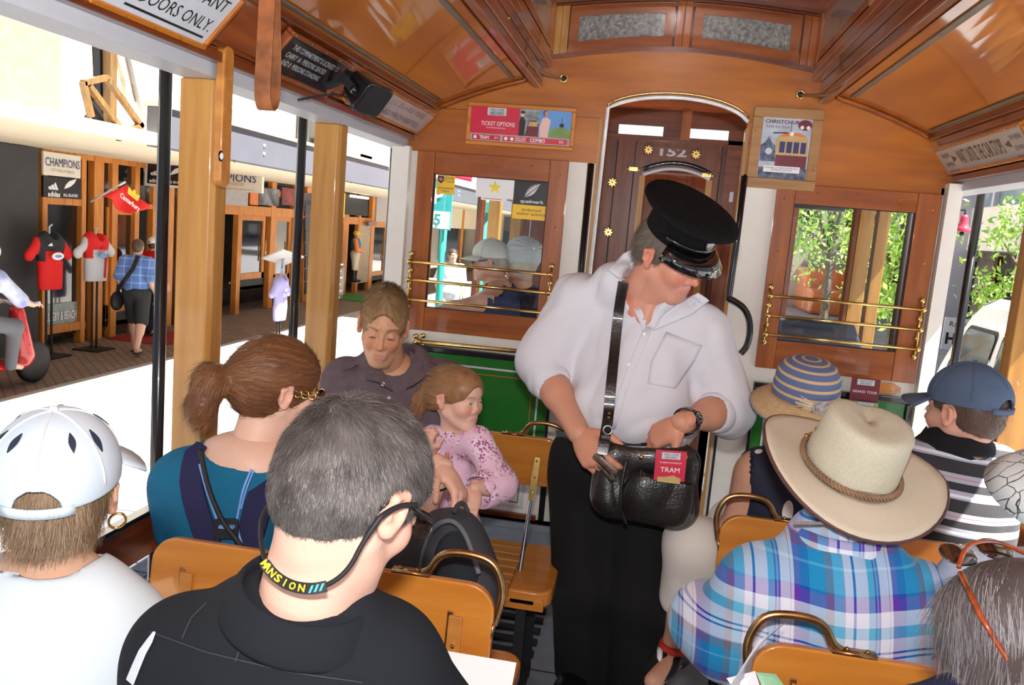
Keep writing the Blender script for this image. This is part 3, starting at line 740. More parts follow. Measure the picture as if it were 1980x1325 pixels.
# door handrails in black, the right one swelling into a loop
MB().tube([(-.283, D - .05, 1.77), (-.283, D - .05, 1.0), (-.283, D - .02, .9)], .014, 10).build('handrail', black, smooth=True, label='straight black handrail left of the arched doorway, beside the white stile', cat='handrail')
p = [bw(1440, 340, .05), bw(1424, 470, .05), bw(1410, 570, .05)]
lp = [bw(*q, .05) for q in ((1408, 577), (1420, 582), (1440, 596), (1450, 620), (1450, 650), (1443, 672), (1432, 684))]
MB().tube(p + smooth_pts(lp, 3), .013, 10).build('handrail', black, smooth=True, label='black handrail right of the arched doorway ending in a bulging loop', cat='handrail')
# ---- clerestory end lights above the panel
cl = MB()
for s_, x0, x1 in ((0, -.43, -.02), (1, .06, .50)):
 pass
def arcz(x): return 2.172 + .055 * math.cos((x - XC) / .52 * PI / 2)
def arct(x): return 2.375 + .04 * math.cos((x - XC) / .52 * PI / 2)
def arcband(m, x0, x1, za, zb, y0, y1, n=8):
 for i in range(n):
  a = x0 + (x1 - x0) * i / n; b = x0 + (x1 - x0) * (i + 1) / n
  m.hexa([(a, y0, za(a)), (b, y0, za(b)), (b, y1, za(b)), (a, y1, za(a)), (a, y0, zb(a)), (b, y0, zb(b)), (b, y1, zb(b)), (a, y1, zb(a))])
 return m
arcband(MB(), -.50, .54, arcz, arct, D + .012, D + .03, 16).build('clerestory_backing', wdX, wl)
arcband(MB(), -.50, .54, lambda x: arcz(x) - .006, lambda x: arcz(x) + .010, D - .02, D + .012, 16).build('moulding', wdX, wl)
arcband(MB(), -.50, .54, lambda x: arct(x) - .008, lambda x: arct(x) + .022, D - .03, D + .012, 16).build('moulding', wdX, wl)
for x0, x1, mt in ((-.48, -.425, wpost), (-.01, .05, wrZ), (.465, .52, wrZ)):
 arcband(MB(), x0, x1, lambda x: arcz(x) + .01, lambda x: arct(x) - .008, D - .016, D + .012, 2).build('pilaster', mt, wl, bevel=.002)
for x0, x1 in ((-.42, -.018), (.058, .458)):
 g = arcband(MB(), x0, x1, lambda x: arcz(x) + .012, lambda x: arcz(x) + .05, D - .01, D + .012)
 arcband(g, x0, x1, lambda x: arct(x) - .05, lambda x: arct(x) - .01, D - .01, D + .012)
 arcband(g, x0, x0 + .035, lambda x: arcz(x) + .05, lambda x: arct(x) - .05, D - .01, D + .012, 1)
 arcband(g, x1 - .035, x1, lambda x: arcz(x) + .05, lambda x: arct(x) - .05, D - .01, D + .012, 1)
 s_ = g.build('clerestory_sash', wrX, wl)
 arcband(MB(), x0 + .035, x1 - .035, lambda x: arcz(x) + .05, lambda x: arct(x) - .05, D + .004, D + .01).build('pane', patglass, s_)
# ---- side roof decks, frieze boards, cant rails
def side(sg):
 nm = 'left' if sg < 0 else 'right'
 xa, xb, xc_ = XC + sg * .96, XC + sg * .565, XC + sg * .50
 P = [(xa + (xb - xa) * i / 10, ceil_z(xa + (xb - xa) * i / 10)) for i in range(11)]
 m = MB()
 for (a, za), (b, zb) in zip(P, P[1:]):
  q = [(a, YB, za), (b, YB, zb), (b, D, zb), (a, D, za), (a, YB, za + .02), (b, YB, zb + .02), (b, D, zb + .02), (a, D, za + .02)]
  m.hexa(q if b > a else [q[i] for i in (1, 0, 3, 2, 5, 4, 7, 6)])
 c = m.build('ceiling', woY, kind='structure')
 for f in (.07, .80):
  x = xa + (xb - xa) * f; z = ceil_z(x)
  MB().beam((x, YB, z - .002), (x, D - .06, z - .002), .020, .004).build('cover_strip', mat('dull_strip', (.22, .21, .18), .35, metal=.4), c)
 MB().tube([(x, D - .008, z - .008) for x, z in P], .011, 6).build('bead', wrX, c, smooth=True)
 zc_ = 1.785 if sg < 0 else 1.765; A = Vector((XC + sg * 1.072, 0, zc_ + .052)); B = Vector((xa, 0, 1.962)); d = (B - A);
 w = MB()
 q = [A + Y_ * YB, A + Y_ * D, B + Y_ * D, B + Y_ * YB]; off = Vector((sg * .03, 0, .02))
 w.hexa(q + [v + off for v in q] if sg < 0 else [v + off for v in q] + q)
 wo = w.build('wall_' + nm, wrY, kind='structure')
 n = (Vector((d.z, 0, -d.x)) * (-sg if True else 1)).normalized()
 if n.x * sg > 0: n = -n
 MB().beam(A + Y_ * YB + n * .012, A + Y_ * D + n * .012, .03, .024).beam(A + Y_ * YB + n * .004 + d * .16, A + Y_ * D + n * .004 + d * .16, .012, .012).build('moulding', wdY, wo, bevel=.003)
 MB().beam(B + Y_ * YB + n * .008 - d * .02, B + Y_ * D + n * .008 - d * .02, .022, .02).build('moulding', wdY, wo, bevel=.003)
 x0, x1 = (XC - 1.17, XC - 1.075) if sg < 0 else (XC + 1.075, XC + 1.17)
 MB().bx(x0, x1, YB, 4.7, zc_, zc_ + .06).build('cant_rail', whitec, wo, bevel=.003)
 e = MB(); xo = XC + sg * 1.42  # overhang widened to keep the sun off the seated passengers
 e.hexa([(min(x0, xo) if sg < 0 else x0, YB, 1.85), (x1 if sg < 0 else xo, YB, 1.85), (x1 if sg < 0 else xo, 4.7, 1.85), (min(x0, xo) if sg < 0 else x0, 4.7, 1.85),
   (min(x0, xo) if sg < 0 else x0, YB, 1.90), (x1 if sg < 0 else xo, YB, 1.90), (x1 if sg < 0 else xo, 4.7, 1.90), (min(x0, xo) if sg < 0 else x0, 4.7, 1.90)])
 e.build('shading_eave', white, wo)
 bm = MB().bx(*sorted((xb, xb - sg * .03)), YB, D, 2.055, 2.15).build('ceiling_beam', wdY, c, bevel=.006)
 MB().bx(*sorted((xb - sg * .03, xc_)), YB, D, 2.135, 2.165).bx(*sorted((xb - sg * .03, xb - sg * .036)), YB, D, 2.085, 2.095).bx(*sorted((xc_ + sg * .0, xc_ + sg * .02)), YB, D, 2.165, 2.20).build('moulding', wrY, c, bevel=.003)
 xw = sorted((xc_, xc_ + sg * .02))
 MB().bx(*xw, YB, D, 2.19, 2.225).bx(*xw, YB, D, 2.345, 2.39).build('clerestory_rail', wrY, c, bevel=.002)
 k = 0; y = YB
 while y < D - .1:
  y1 = min(y + .83, D)
  MB().bx(xw[0] - .004, xw[1] + .004, y1 - .06, y1, 2.19, 2.38).build('clerestory_stile', wrZ if k % 2 else wpost, c, bevel=.002)
  MB().bx((xw[0] + xw[1]) / 2 - .002, (xw[0] + xw[1]) / 2 + .002, y, y1 - .06, 2.225, 2.345).build('clerestory_pane', patglass, c)
  y = y1; k += 1
 return c, wo, n, A, B
cL, wallL, nL, AL, BL = side(-1)
cR, wallR, nR, AR, BR = side(1)
m = MB()
for i in range(12):
 a = -.50 + 1.06 * i / 12; b = -.50 + 1.06 * (i + 1) / 12
 za, zb = arct(a) + .02, arct(b) + .02
 m.hexa([(a, YB, za), (b, YB, zb), (b, D + .1, zb), (a, D + .1, za), (a, YB, za + .03), (b, YB, zb + .03), (b, D + .1, zb + .03), (a, D + .1, za + .03)])
cT = m.build('ceiling', wrX, kind='structure')
for y in (-.7, .12, .95, 1.78, 2.6, 3.3):
 arcband(MB(), -.5, .54, lambda x: arct(x) - .012, lambda x: arct(x) + .02, y - .025, y + .025, 10).build('ceiling_rib', wdX, cT)
# ---- side posts
for sg, ys in ((-1, (1.1, 1.905, 2.70)), (1, (1.7, 2.66))):
 for y in ys:
  if sg < 0 and y < 1.5: continue
  x = XC + sg * 1.10 - (.016 if sg < 0 else 0)
  po = MB().prism([(-.058, -.032), (.024, -.032), (.036, -.020), (.036, .032), (-.058, .032)], Vector((x, y, 0)), X_, Y_, Z_, 0, 1.785).build('side_post', wpost, label=None, bevel=.004)
  tag(po, 'honey wooden side post nearest the camera on the left, with the rounded batten' if (sg < 0 and y < 2) else ('honey wooden side post beside the loudspeaker, behind the father' if sg < 0 else ('honey wooden side post on the right beyond the blue cap' if y > 2 else 'honey wooden side post at the right frame edge')), 'post')
  if sg < 0 and y < 2:
   b = MB().prism(rrect(.046, .325, .02, 4), W(424, 226, X=-1.044) + Vector((0, 0, .0)), Y_, Z_, X_, -.0, .022).build('batten', wseatY, po, bevel=.005)
   c0 = W(428, 302, X=-1.02); MB().sph(c0, (.004, .009, .009), 12).build('button', pr_wht, po, smooth=True); MB().sph(c0 - X_ * .001, (.003, .013, .013), 12).build('button_ring', black, po, smooth=True)
  for z in (.9, 1.3, 1.6): MB().sph((x - sg * .06, y + .02, z), .003, 6).build('screw', brass, po)
po = MB().bx(XC + 1.03, XC + 1.08, D - .05, D + .02, 0, 1.79).build('corner_post', white, wallR)
po = MB().bx(XC - 1.13, XC - 1.055, D - .04, D + .02, 0, 1.79).build('corner_post', white, wallL)
# outer black stanchions
for sg, y, lb in ((-1, 1.965, 'black outer pole left of the nearest wooden post'), (-1, 2.79, 'black outer pole beside the lilac shirt, left of the middle wooden post'), (-1, 3.81, 'black outer pole just left of the stickered end window'),
                  (1, 3.60, 'black outer pole on the right, above the blue cap')):
 x = sg * 1.25
 MB().tube([(x, y, -.45), (x, y, 1.86)], .0165, 10).build('outer_pole', black, smooth=True, label=lb, cat='pole', group=None)
# side guard boards
for sg in (-1, 1):
 for z0, z1 in ((.63, .733), (.43, .535)):
  x = XC + sg * 1.17
  g = MB().bx(x - .012, x + .012, YB, 3.36, z0, z1).build('guard_board', wdY, wallL if sg < 0 else wallR, bevel=.003)
  MB().bx(x - .016, x + .016, YB, 3.36, z1, z1 + .012).build('board_capping', black, g, bevel=.003)
MB().tube([(-1.16, 1.83, .66), (-1.08, 1.88, .665)], .006, 8).build('latch', brass, wallL, smooth=True)
# running boards and underbody so the car stands on the street
MB().bx(-1.15, 1.2, YB, 4.75, -.45, -.06).build('underframe', blackm, kind='structure')
for sg in (-1, 1):
 x0, x1 = sorted((sg * 1.16, sg * 1.42))
 MB().bx(x0, x1, YB, 4.7, -.42, -.38).build('running_board', wseatY, kind='structure')
# ------------------------------------------------------------------ the street
GZ = -.75
def brickmat(name, c1, c2, mort, scale, rot=0, bw=.5, rh=.25, rough=.8):
 m, nt, p = newmat(name); tc = nd(nt, 'TexCoord'); mp = nd(nt, 'Mapping'); mp.inputs['Rotation'].default_value = (0, 0, rot); b = nd(nt, 'TexBrick')
 L(nt, tc.outputs['Object'], mp.inputs[0]); L(nt, mp.outputs[0], b.inputs[0]); b.inputs['Scale'].default_value = scale; b.inputs['Mortar Size'].default_value = .012
 b.inputs['Color1'].default_value = tuple(c1) + (1,); b.inputs['Color2'].default_value = tuple(c2) + (1,); b.inputs['Mortar'].default_value = tuple(mort) + (1,); b.inputs['Brick Width'].default_value = bw; b.inputs['Row Height'].default_value = rh
 L(nt, b.outputs[0], p.inputs['Base Color']); p.inputs['Roughness'].default_value = rough
 bp = nd(nt, 'Bump'); bp.inputs['Strength'].default_value = .4; bp.inputs['Distance'].default_value = .01; L(nt, b.outputs[1], bp.inputs['Height']); bp.invert = True; L(nt, bp.outputs[0], p.inputs['Normal']); return m
road = mat('road_surface', (.36, .36, .38), .85, var=.08, scale=3, bump=.3, bscale=60)
pavm = brickmat('footpath_brick', (.24, .16, .12), (.18, .12, .09), (.12, .09, .075), 1.0, R(45), .22, .11)
g_ = MB().bx(-60, 60, -12, 90, GZ - .3, GZ - .02).build('ground', road, kind='structure')
fp = MB().bx(-14, -3.95, -8, 60, GZ - .1, GZ).build('footpath', pavm, kind='structure')
MB().bx(-6.6, -3.95, -8, 60, GZ - .05, GZ + .004).build('footpath', mat('sunlit_band_paving', (.42, .40, .38), .85, var=.06, scale=2), kind='structure')  # paler strip over the sunlit band, sun glare put into its colour
kb = MB().bx(-3.95, -3.7, -8, 60, GZ - .1, GZ + .005).build('trim_1', mat('kerb_stone', (.40, .41, .42), .8, var=.12, scale=5), kind='structure')
for i in range(24): MB().bx(-3.955, -3.70, -2 + i * 1.2, -1.98 + i * 1.2, GZ, GZ + .0055).build('kerb_joint', blackm, kb)
# paved strip between kerb and tram, individual setts
sm = [mat('sett_%d' % i, c, .8, var=.12, scale=9, bump=.3, bscale=40) for i, c in enumerate(((.22, .24, .28), (.27, .28, .31), (.19, .20, .24)))]
ps = MB().bx(-3.70, -1.2, -6, 14, GZ - .1, GZ - .012).build('paved_strip', mat('sett_bed', (.14, .14, .16), .9), kind='structure')
me0 = None; rnd = random.Random(3); k = 0
for r in range(24):
 for c in range(12):
  x = -3.0 + c * .145; y = 2.9 + r * .205 + (c % 2) * .10
  if me0 is None:
   o = MB().bx(-.066, .066, -.096, .096, 0, .014).build('sett', sm[0], kind='x'); del o['kind']; me0 = [o.data]; me_loc = o
   for q in (1, 2): mm = o.data.copy(); mm.materials[0] = sm[q]; me0.append(mm)
   bpy.data.objects.remove(o)
  o = bpy.data.objects.new('sett', rnd.choice(me0)); COL.objects.link(o); o.parent = ps
  o.location = Vector((x, y, GZ - .014 + rnd.random() * .004)) - base(ps); o.rotation_euler.z = (rnd.random() - .5) * .03; BASE[o.name] = base(ps)
slab = MB()
for i in range(14):
 o = MB().bx(-3.69, -3.10, 2.0 + i * .8, 2.785 + i * .8, GZ - .012, GZ + .004).build('kerb_slab', sm[1], ps, bevel=.006)
# shop row -----------------------------------------------------------
XS = -8.3
def S(px, py, x=XS): return W(px, py, X=x)
def sbox(px0, px1, pt, pb, d0, d1, m, name, parent, x=XS, bevel=0, pym=None):
 """box on a plane parallel to the street; pixel corners measured at px0"""
 a = S(px0, pt, x); b = S(px0, pb, x); y1 = S(px1, (pt + pb) / 2, x).y; y0 = S(px0, (pt + pb) / 2, x).y
 return MB().bx(x + d0, x + d1, min(y0, y1), max(y0, y1), min(a.z, b.z), max(a.z, b.z)).build(name, m, parent, bevel=bevel)
cream = mat('cream_render', (.74, .64, .47), .75, var=.03, scale=3)
dkgrey = mat('charcoal_render', (.055, .055, .058), .7, var=.08, scale=4)
facw = mat('pale_facade', (.78, .74, .66), .8, var=.03, scale=2)
fasc = mat('lilac_grey_fascia', (.105, .108, .13), .6, var=.04, scale=3)
slate = mat('slate_cladding', (.075, .08, .095), .5, var=.25, scale=6)
shop = thing('shop_building', 'row of timber-framed shopfronts under a deep cream canopy across the street', 'building', (-9.5, 20, GZ))
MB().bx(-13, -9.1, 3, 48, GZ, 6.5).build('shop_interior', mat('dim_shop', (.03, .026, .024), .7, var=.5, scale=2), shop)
MB().bx(-9.1, XS - .05, 3, 48, 2.25, 7.5).build('upper_wall', facw, shop)
MB().bx(-9.1, XS + .1, 2.5, S(74, 480, XS + .1).y, GZ, 2.0).build('charcoal_pier', dkgrey, shop)
cz = 2.01
MB().bx(-9.1, -5.05, 3, 42, cz, cz + .12).build('canopy_soffit', cream, shop)
yF = W(292, 240, X=-5.0).y
MB().bx(-5.05, -4.9, yF, 42, cz - .03, cz + .36).build('canopy_fascia', fasc, shop, bevel=.01)
MB().bx(-5.10, -4.86, yF, 42, cz + .36, cz + .40).build('fascia_capping', cream, shop)
MB().bx(-5.05, -4.9, 2.0, yF, cz - .02, cz + .10).build('canopy_edge', cream, shop)
for i in range(6):
 for z in (.12, .22): MB().sph((-4.895, yF + 2.2 + i * 2.6, cz + z), .02, 6).build('fascia_bolt', pr_wht, shop)
# stepped parapet and building above the canopy
MB().bx(-8.25, -8.1, 4, W(118, 100, X=-8.1).y, 2.3, 6).build('wall_panel', mat('beige_panel', (.22, .195, .155), .8), shop)
for i, (px, hh) in enumerate(((650, .9), (690, .75), (730, .6))):
 y = W(px, 270, X=-6.5).y; MB().bx(-6.6, -6.4, y, y + 1.9, cz + .1, cz + hh).build('parapet_step', mat('terracotta_edge', (.62, .40, .28), .7), shop)
y = W(452, 235, X=-7.5).y; MB().tube([(-7.5, y - .5, 3.0), (-7.5, y + .5, 3.0)], .20, 14).build('vent_drum', mat('zinc', (.45, .5, .52), .4, .6), shop, smooth=True)
MB().bx(-8.3, -8.0, W(600, 230, X=-8).y, W(640, 230, X=-8).y, 2.9, 4.2).build('upper_window', shopglass, shop)
# bay 1 : window with lettered panels, door recess
tmb = wshop
z0 = GZ
def yof(px): return S(px, 470).y
def post(px, w, z1=cz, x=XS, m=None, nm='timber_post'): y = S(px, 470, x).y; return MB().bx(x - .06, x + .06, y - w / 2, y + w / 2, z0, z1).build(nm, m or tmb, shop, bevel=.01)
def railz(pxa, pxb, py, h=.1, x=XS, nm='timber_rail'): a = S(pxa, py, x); b = S(pxb, py, x); return MB().bx(x - .05, x + .05, min(a.y, b.y), max(a.y, b.y), a.z - h / 2, a.z + h / 2).build(nm, tmb, shop, bevel=.008)
for px, w in ((80, .10), (155, .10), (184, .22), (215, .14), (258, .12), (296, .22), (325, .14), (345, .1)): post(px, w)
railz(80, 345, 288, .14); railz(80, 160, 387, .10); railz(215, 300, 395, .08); railz(80, 160, 640, .12)
def glass_p(pxa, pxb, pt, pb, x=XS - .03, nm='shop_pane', m=None): return sbox(pxa, pxb, pt, pb, -.01, .01, m or shopglass, nm, shop, x)
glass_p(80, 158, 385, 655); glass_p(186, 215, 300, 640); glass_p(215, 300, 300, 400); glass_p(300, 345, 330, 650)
# door leaves
def door(pxa, pxb, pt, pb, nm='shop_door', x=XS - .02, lab=None):
 a = S(pxa, pt, x); b = S(pxa, pb, x); y0, y1 = sorted((a.y, S(pxb, pt, x).y)); O = Vector((x, (y0 + y1) / 2, (a.z + b.z) / 2)); w, h = y1 - y0, abs(a.z - b.z)
 m = MB().frame(O, Y_, Z_, X_, w, h, .11, -.03, .03); m.fbox(O, Y_, Z_, X_, -w / 2, w / 2, -h / 2, -h / 2 + .35, -.03, .03)
 d = m.build(nm, tmb, shop, bevel=.006); MB().fbox(O, Y_, Z_, X_, -w / 2 + .1, w / 2 - .1, -h / 2 + .3, h / 2 - .1, -.012, .0).build('pane', shopglass, d)
 MB().fbox(O + X_ * .03, Y_, Z_, X_, -w / 2 + .05, w / 2 - .05, -h / 2 + .08, -h / 2 + .22, 0, .01).build('kick_plate', dkgrey, d); MB().tube([O + X_ * .08 + Y_ * (w / 2 - .06) + Z_ * .25, O + X_ * .08 + Y_ * (w / 2 - .06) - Z_ * .2], .015, 6).build('pull_handle', brass, d, smooth=True)
 return d
door(204, 262, 400, 632); door(462, 512, 415, 562); door(530, 562, 418, 560)
MB().bx(-8.2, -7.2, yof(195), yof(290), GZ, GZ + .012).build('door_mat', mat('red_mat', (.30, .015, .02), .9), shop)
# lettered panels
def wallsign(px0, px1, pt, pb, face, nm, label, x=XS + .08, frame=None, d=.03):
 a = S(px0, pt, x); b = S(px0, pb, x); y0, y1 = a.y, S(px1, (pt + pb) / 2, x).y; O = Vector((x, (y0 + y1) / 2, (a.z + b.z) / 2)); w, h = abs(y1 - y0), abs(a.z - b.z)
 t = thing(nm, label, 'sign', tuple(O)); MB().fbox(O, Y_, Z_, X_, -w / 2, w / 2, -h / 2, h / 2, -d, 0).build('board', face, t)
 if frame: MB().frame(O, Y_, Z_, X_, w, h, .05, -d, .015).build('frame', frame, t)
 return t, O, w, h
def three_bars(t, O, s, U, Vv, m):
 for i, (x, h) in enumerate(((-.28, .22), (0, .34), (.28, .46))):
  PG(t, O, [((x - .13) * s, 0), ((x + .10) * s, 0), ((x + .10 - h * .55) * s, h * s), ((x - .13 - h * .30) * s, h * .72 * s)], m, .01, 'emblem_bar', U, Vv)
def quill(t, O, s, U, Vv, m): PG(t, O, [(-.5 * s, -.2 * s), (-.35 * s, .05 * s), (-.1 * s, .25 * s), (.5 * s, .42 * s), (.3 * s, .15 * s), (.0, -.05 * s), (-.3 * s, -.15 * s)], m, .01, 'fern_emblem', U, Vv)
t, O, w, h = wallsign(84, 156, 292, 338, creaml, 'shop_sign', 'cream shop sign high in the first window, left of the flag')
text('CHAMPIONS', O + Z_ * h * .08, Y_, Z_, w * .92, pr_nvy, t, h=h * .36, d=.01); text('OF THE WORLD', O - Z_ * h * .27, Y_, Z_, w * .62, pr_tan, t, h=h * .13, d=.01)
t, O, w, h = wallsign(84, 156, 340, 381, pr_blk, 'shop_sign', 'black shop sign with white emblems just below the cream one')
three_bars(t, O - Y_ * w * .24 - Z_ * h * .12, w * .30, Y_, Z_, pr_wht); quill(t, O + Y_ * w * .2 + Z_ * .04, w * .34, Y_, Z_, pr_wht)
text('adidas', O - Y_ * w * .24 - Z_ * h * .33, Y_, Z_, w * .32, pr_wht, t, bold=.03, d=.01); text('ALL BLACKS', O + Y_ * w * .2 - Z_ * h * .33, Y_, Z_, w * .4, pr_wht, t, bold=.03, d=.01)
t, O, w, h = wallsign(84, 150, 590, 640, mat('frost_print', (.30, .36, .36), .3), 'window_decal', 'frosted lettering band low in the first shop window', x=XS + .0)
text('RUGBY & BEACH', O, Y_, Z_, w * .9, pr_wht, t, h=h * .35, bold=.02, d=.01)
def ysign(px0, py0, px1, py1, Y, face, nm, label, border=None):
 a = j_(px0, py0, Y); b = j_(px1, py1, Y); O = (a + b) / 2; w, h = abs(b.x - a.x), abs(a.z - b.z)
 t = thing(nm, label, 'sign', tuple(O)); MB().fbox(O, X_, Z_, -Y_, -w / 2, w / 2, -h / 2, h / 2, -.08, 0).build('board', face, t)
 if border: MB().frame(O, X_, Z_, -Y_, w, h, .04, -.01, .008).build('frame', border, t)
 for s_ in (-1, 1): MB().tube([O + X_ * s_ * w * .35 + Z_ * h / 2, Vector((O.x + s_ * w * .35, O.y, cz + .03))], .012, 6).build('hanger', blackm, t)
 return t, O, w, h
def j_(px, py, Y): return W(px, py, Y=Y)
t, O, w, h = ysign(281, 308, 366, 366, 12.5, pr_blk, 'hanging_sign', 'black hanging sign with white border, partly behind the near outer pole', creaml)
three_bars(t, O - X_ * w * .25 - Z_ * h * .08, w * .26, X_, Z_, pr_wht); quill(t, O + X_ * w * .22 + Z_ * .04, w * .3, X_, Z_, pr_wht)
text('adidas', O - X_ * w * .26 - Z_ * h * .28, X_, Z_, w * .26, pr_wht, t, bold=.03, d=.01); text('ALL BLACKS', O + X_ * w * .2 - Z_ * h * .28, X_, Z_, w * .36, pr_wht, t, bold=.03, d=.01)
t, O, w, h = ysign(372, 320, 506, 374, 14.5, creaml, 'hanging_sign', 'white hanging sign between the two wooden posts')
text('CHAMPIONS', O + Z_ * h * .1, X_, Z_, w * .84, pr_nvy, t, h=h * .34, d=.01); text('OF THE WORLD', O - Z_ * h * .18, X_, Z_, w * .5, pr_tan, t, h=h * .12, d=.01); text('www.champions.co.nz', O + X_ * w * .2 - Z_ * h * .40, X_, Z_, w * .4, pr_blk, t, h=h * .06, d=.01)
# entrance, upper posters, further bays
for px, w in ((412, .2), (458, .16), (522, .22), (566, .25), (592, .4), (664, .4), (690, .18), (716, .3), (752, .3)): post(px, w)
railz(345, 590, 398, .2); railz(345, 590, 352, .12); railz(655, 760, 425, .2)
for i, (a, b, m, lb) in enumerate(((418, 436, pr_ora, 'orange poster strip above the shop entrance'), (437, 480, pr_gry, 'grey poster above the shop entrance'), (485, 500, pr_ora, 'orange figure poster beside the grey one above the entrance'), (502, 540, mat('poster_grey', (.30, .31, .33), .5, var=.6, scale=3), 'mottled grey team poster right of the entrance'), (546, 585, mat('poster_red', (.40, .05, .04), .5, col2=(.05, .02, .02), scale=3), 'red and black poster behind the middle outer pole'))):
 wallsign(a, b, 362, 396, m, 'shop_poster', lb)
sbox(418, 458, 402, 570, -.6, -.5, mat('brick_dark', (.10, .055, .04), .8, var=.5, scale=7), 'entrance_back', shop)
for i in range(7):
 sbox(584, 606, 395 + i * 25, 418 + i * 25, .05, .09, slate, 'slate_tile', shop)
wallsign(584, 604, 372, 410, pr_blk, 'trophy_sign', 'black sign with a white trophy beside the middle post')
t, O, w, h = wallsign(668, 712, 375, 415, blackm, 'shop_screen', 'black screen above the jockey statue', x=XS + .3)
t, O, w, h = wallsign(655, 667, 372, 420, pr_yel, 'shop_poster', 'yellow and black poster left of the black screen', x=XS + .35)
sbox(690, 714, 432, 548, .0, .04, mat('tan_panel', (.45, .36, .25), .6), 'service_door', shop)
door(716, 746, 432, 548)
sbox(722, 748, 380, 428, .05, .1, pr_gry, 'upper_panel', shop)
sbox(700, 716, 428, 436, .1, .2, mat('book_row', (.5, .3, .3), .6, var=.6, scale=40), 'window_display', shop)
for i, px in enumerate((780, 830, 890, 950)): post(px, .4)
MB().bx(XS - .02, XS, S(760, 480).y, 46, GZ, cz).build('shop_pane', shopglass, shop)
MB().bx(XS - .01, XS + .05, S(760, 480).y, 46, 1.2, cz).build('shop_sign_band', cream, shop)
# strip lights under the canopy (lit tubes)
litm = mat('lit_tube', (1, .98, .92), .4, var=0, emis=2.0)
for px in (610, 680):
 a = S(px, 372, -7.9); tag(MB().bx(-7.95, -7.85, a.y, a.y + 1.2, cz - .12, cz - .06).build('strip_light', litm), 'lit strip light under the canopy ' + ('left of' if px < 650 else 'above') + ' the black screen', 'light')
# the tilted timber hatch over the canopy edge
t = thing('timber_hatch', 'tilted timber window hatch on a dark opening above the canopy, top left', 'hatch', tuple(W(235, 262, X=-5.2)))
H_ = lambda px, py, x=-5.2: W(px, py, X=x)
def quadp(pts, m, nm, th=.04, x=-5.2):
 q = [H_(a, b, x) for a, b in pts]; k = len(q); o = MB(); o.add(q + [v + X_ * th for v in q], [tuple(range(k)), tuple(range(k, 2 * k))[::-1]] + [(i, k + i, k + (i + 1) % k, (i + 1) % k) for i in range(k)]); return o.build(nm, m, t)
quadp([(176, 60), (212, 70), (212, 262), (196, 256), (180, 150)], blackm, 'dark_opening', .02, -5.35)
hatw = wood('hatch_wood', (.22, .13, .05), (.13, .07, .03), 'Z', coat=0)
quadp([(198, 62), (213, 70), (211, 262), (200, 258)], hatw, 'timber_post', .08, -5.3)
quadp([(155, 155), (178, 160), (200, 250), (193, 258), (168, 215)], blackm, 'dark_board', .03)  # plain black board on the left of the hatch
for a, b in (((160, 160), (207, 150)), ((172, 166), (243, 262)), ((207, 152), (274, 246)), ((228, 268), (274, 240)), ((160, 158), (176, 226))):
 MB().beam(H_(*a, -5.1), H_(*b, -5.1), .05, .05).build('hatch_rail', hatw, t)
quadp([(158, 232), (172, 212), (176, 218), (164, 236)], blackm, 'latch', .03)
quadp([(240, 95), (300, 245), (285, 250), (265, 205)], mat('mid_grey_board', (.45, .46, .50), .7), 'grey_board', .05, -5.4)  # flat grey sheet behind the right of the hatch
quadp([(212, 90), (240, 98), (262, 200), (238, 190), (232, 150)], mat('torn_render', (.72, .60, .48), .8, var=.3, scale=8), 'torn_render', .05, -5.45)
# red flag
t = thing('flag', 'red flag on a white pole sticking out from the first shopfront', 'flag', tuple(W(245, 410, X=-7.2)))
MB().tube([W(176, 390, X=-7.6), W(242, 352, X=-7.0)], .014, 8).build('flagpole', pr_wht, t, smooth=True)
fa, fb, fc_, fd = [W(*q, X=-7.1) for q in ((196, 380), (241, 356), (290, 402), (247, 411))]
v = []; n = 12
for i in range(n + 1):
 for k in range(n + 1):
  u_, w_ = i / n, k / n; q = (fa * (1 - u_) + fb * u_) * (1 - w_) + (fd * (1 - u_) + fc_ * u_) * w_
  v.append(q + X_ * .04 * math.sin(w_ * 7 + u_ * 2) + Z_ * .03 * math.sin(w_ * 6) * (1 - u_))
o = MB().add(v, [(i * (n + 1) + k, i * (n + 1) + k + 1, (i + 1) * (n + 1) + k + 1, (i + 1) * (n + 1) + k) for i in range(n) for k in range(n)]).build('flag_cloth', mat('flag_red', (.70, .012, .010), .7, var=.04), t, smooth=True)
md = o.modifiers.new('s', 'SOLIDIFY'); md.thickness = .006
ud = ((fc_ + fd) / 2 - (fa + fb) / 2).normalized(); vd = X_.cross(ud)
oc = (fa + fb + fc_ + fd) / 4 + X_ * .06
text('Canterbury', oc + vd * -.03, ud, vd, .46, pr_wht, t, h=.09, bold=.02); PG(t, oc + vd * .09 + ud * .02, [(-.12, -.03), (-.14, .06), (-.04, .04), (-.02, .08), (.02, .08), (.04, .04), (.14, .06), (.12, -.03)], pr_yel, .004, 'castle_emblem', ud, vd)
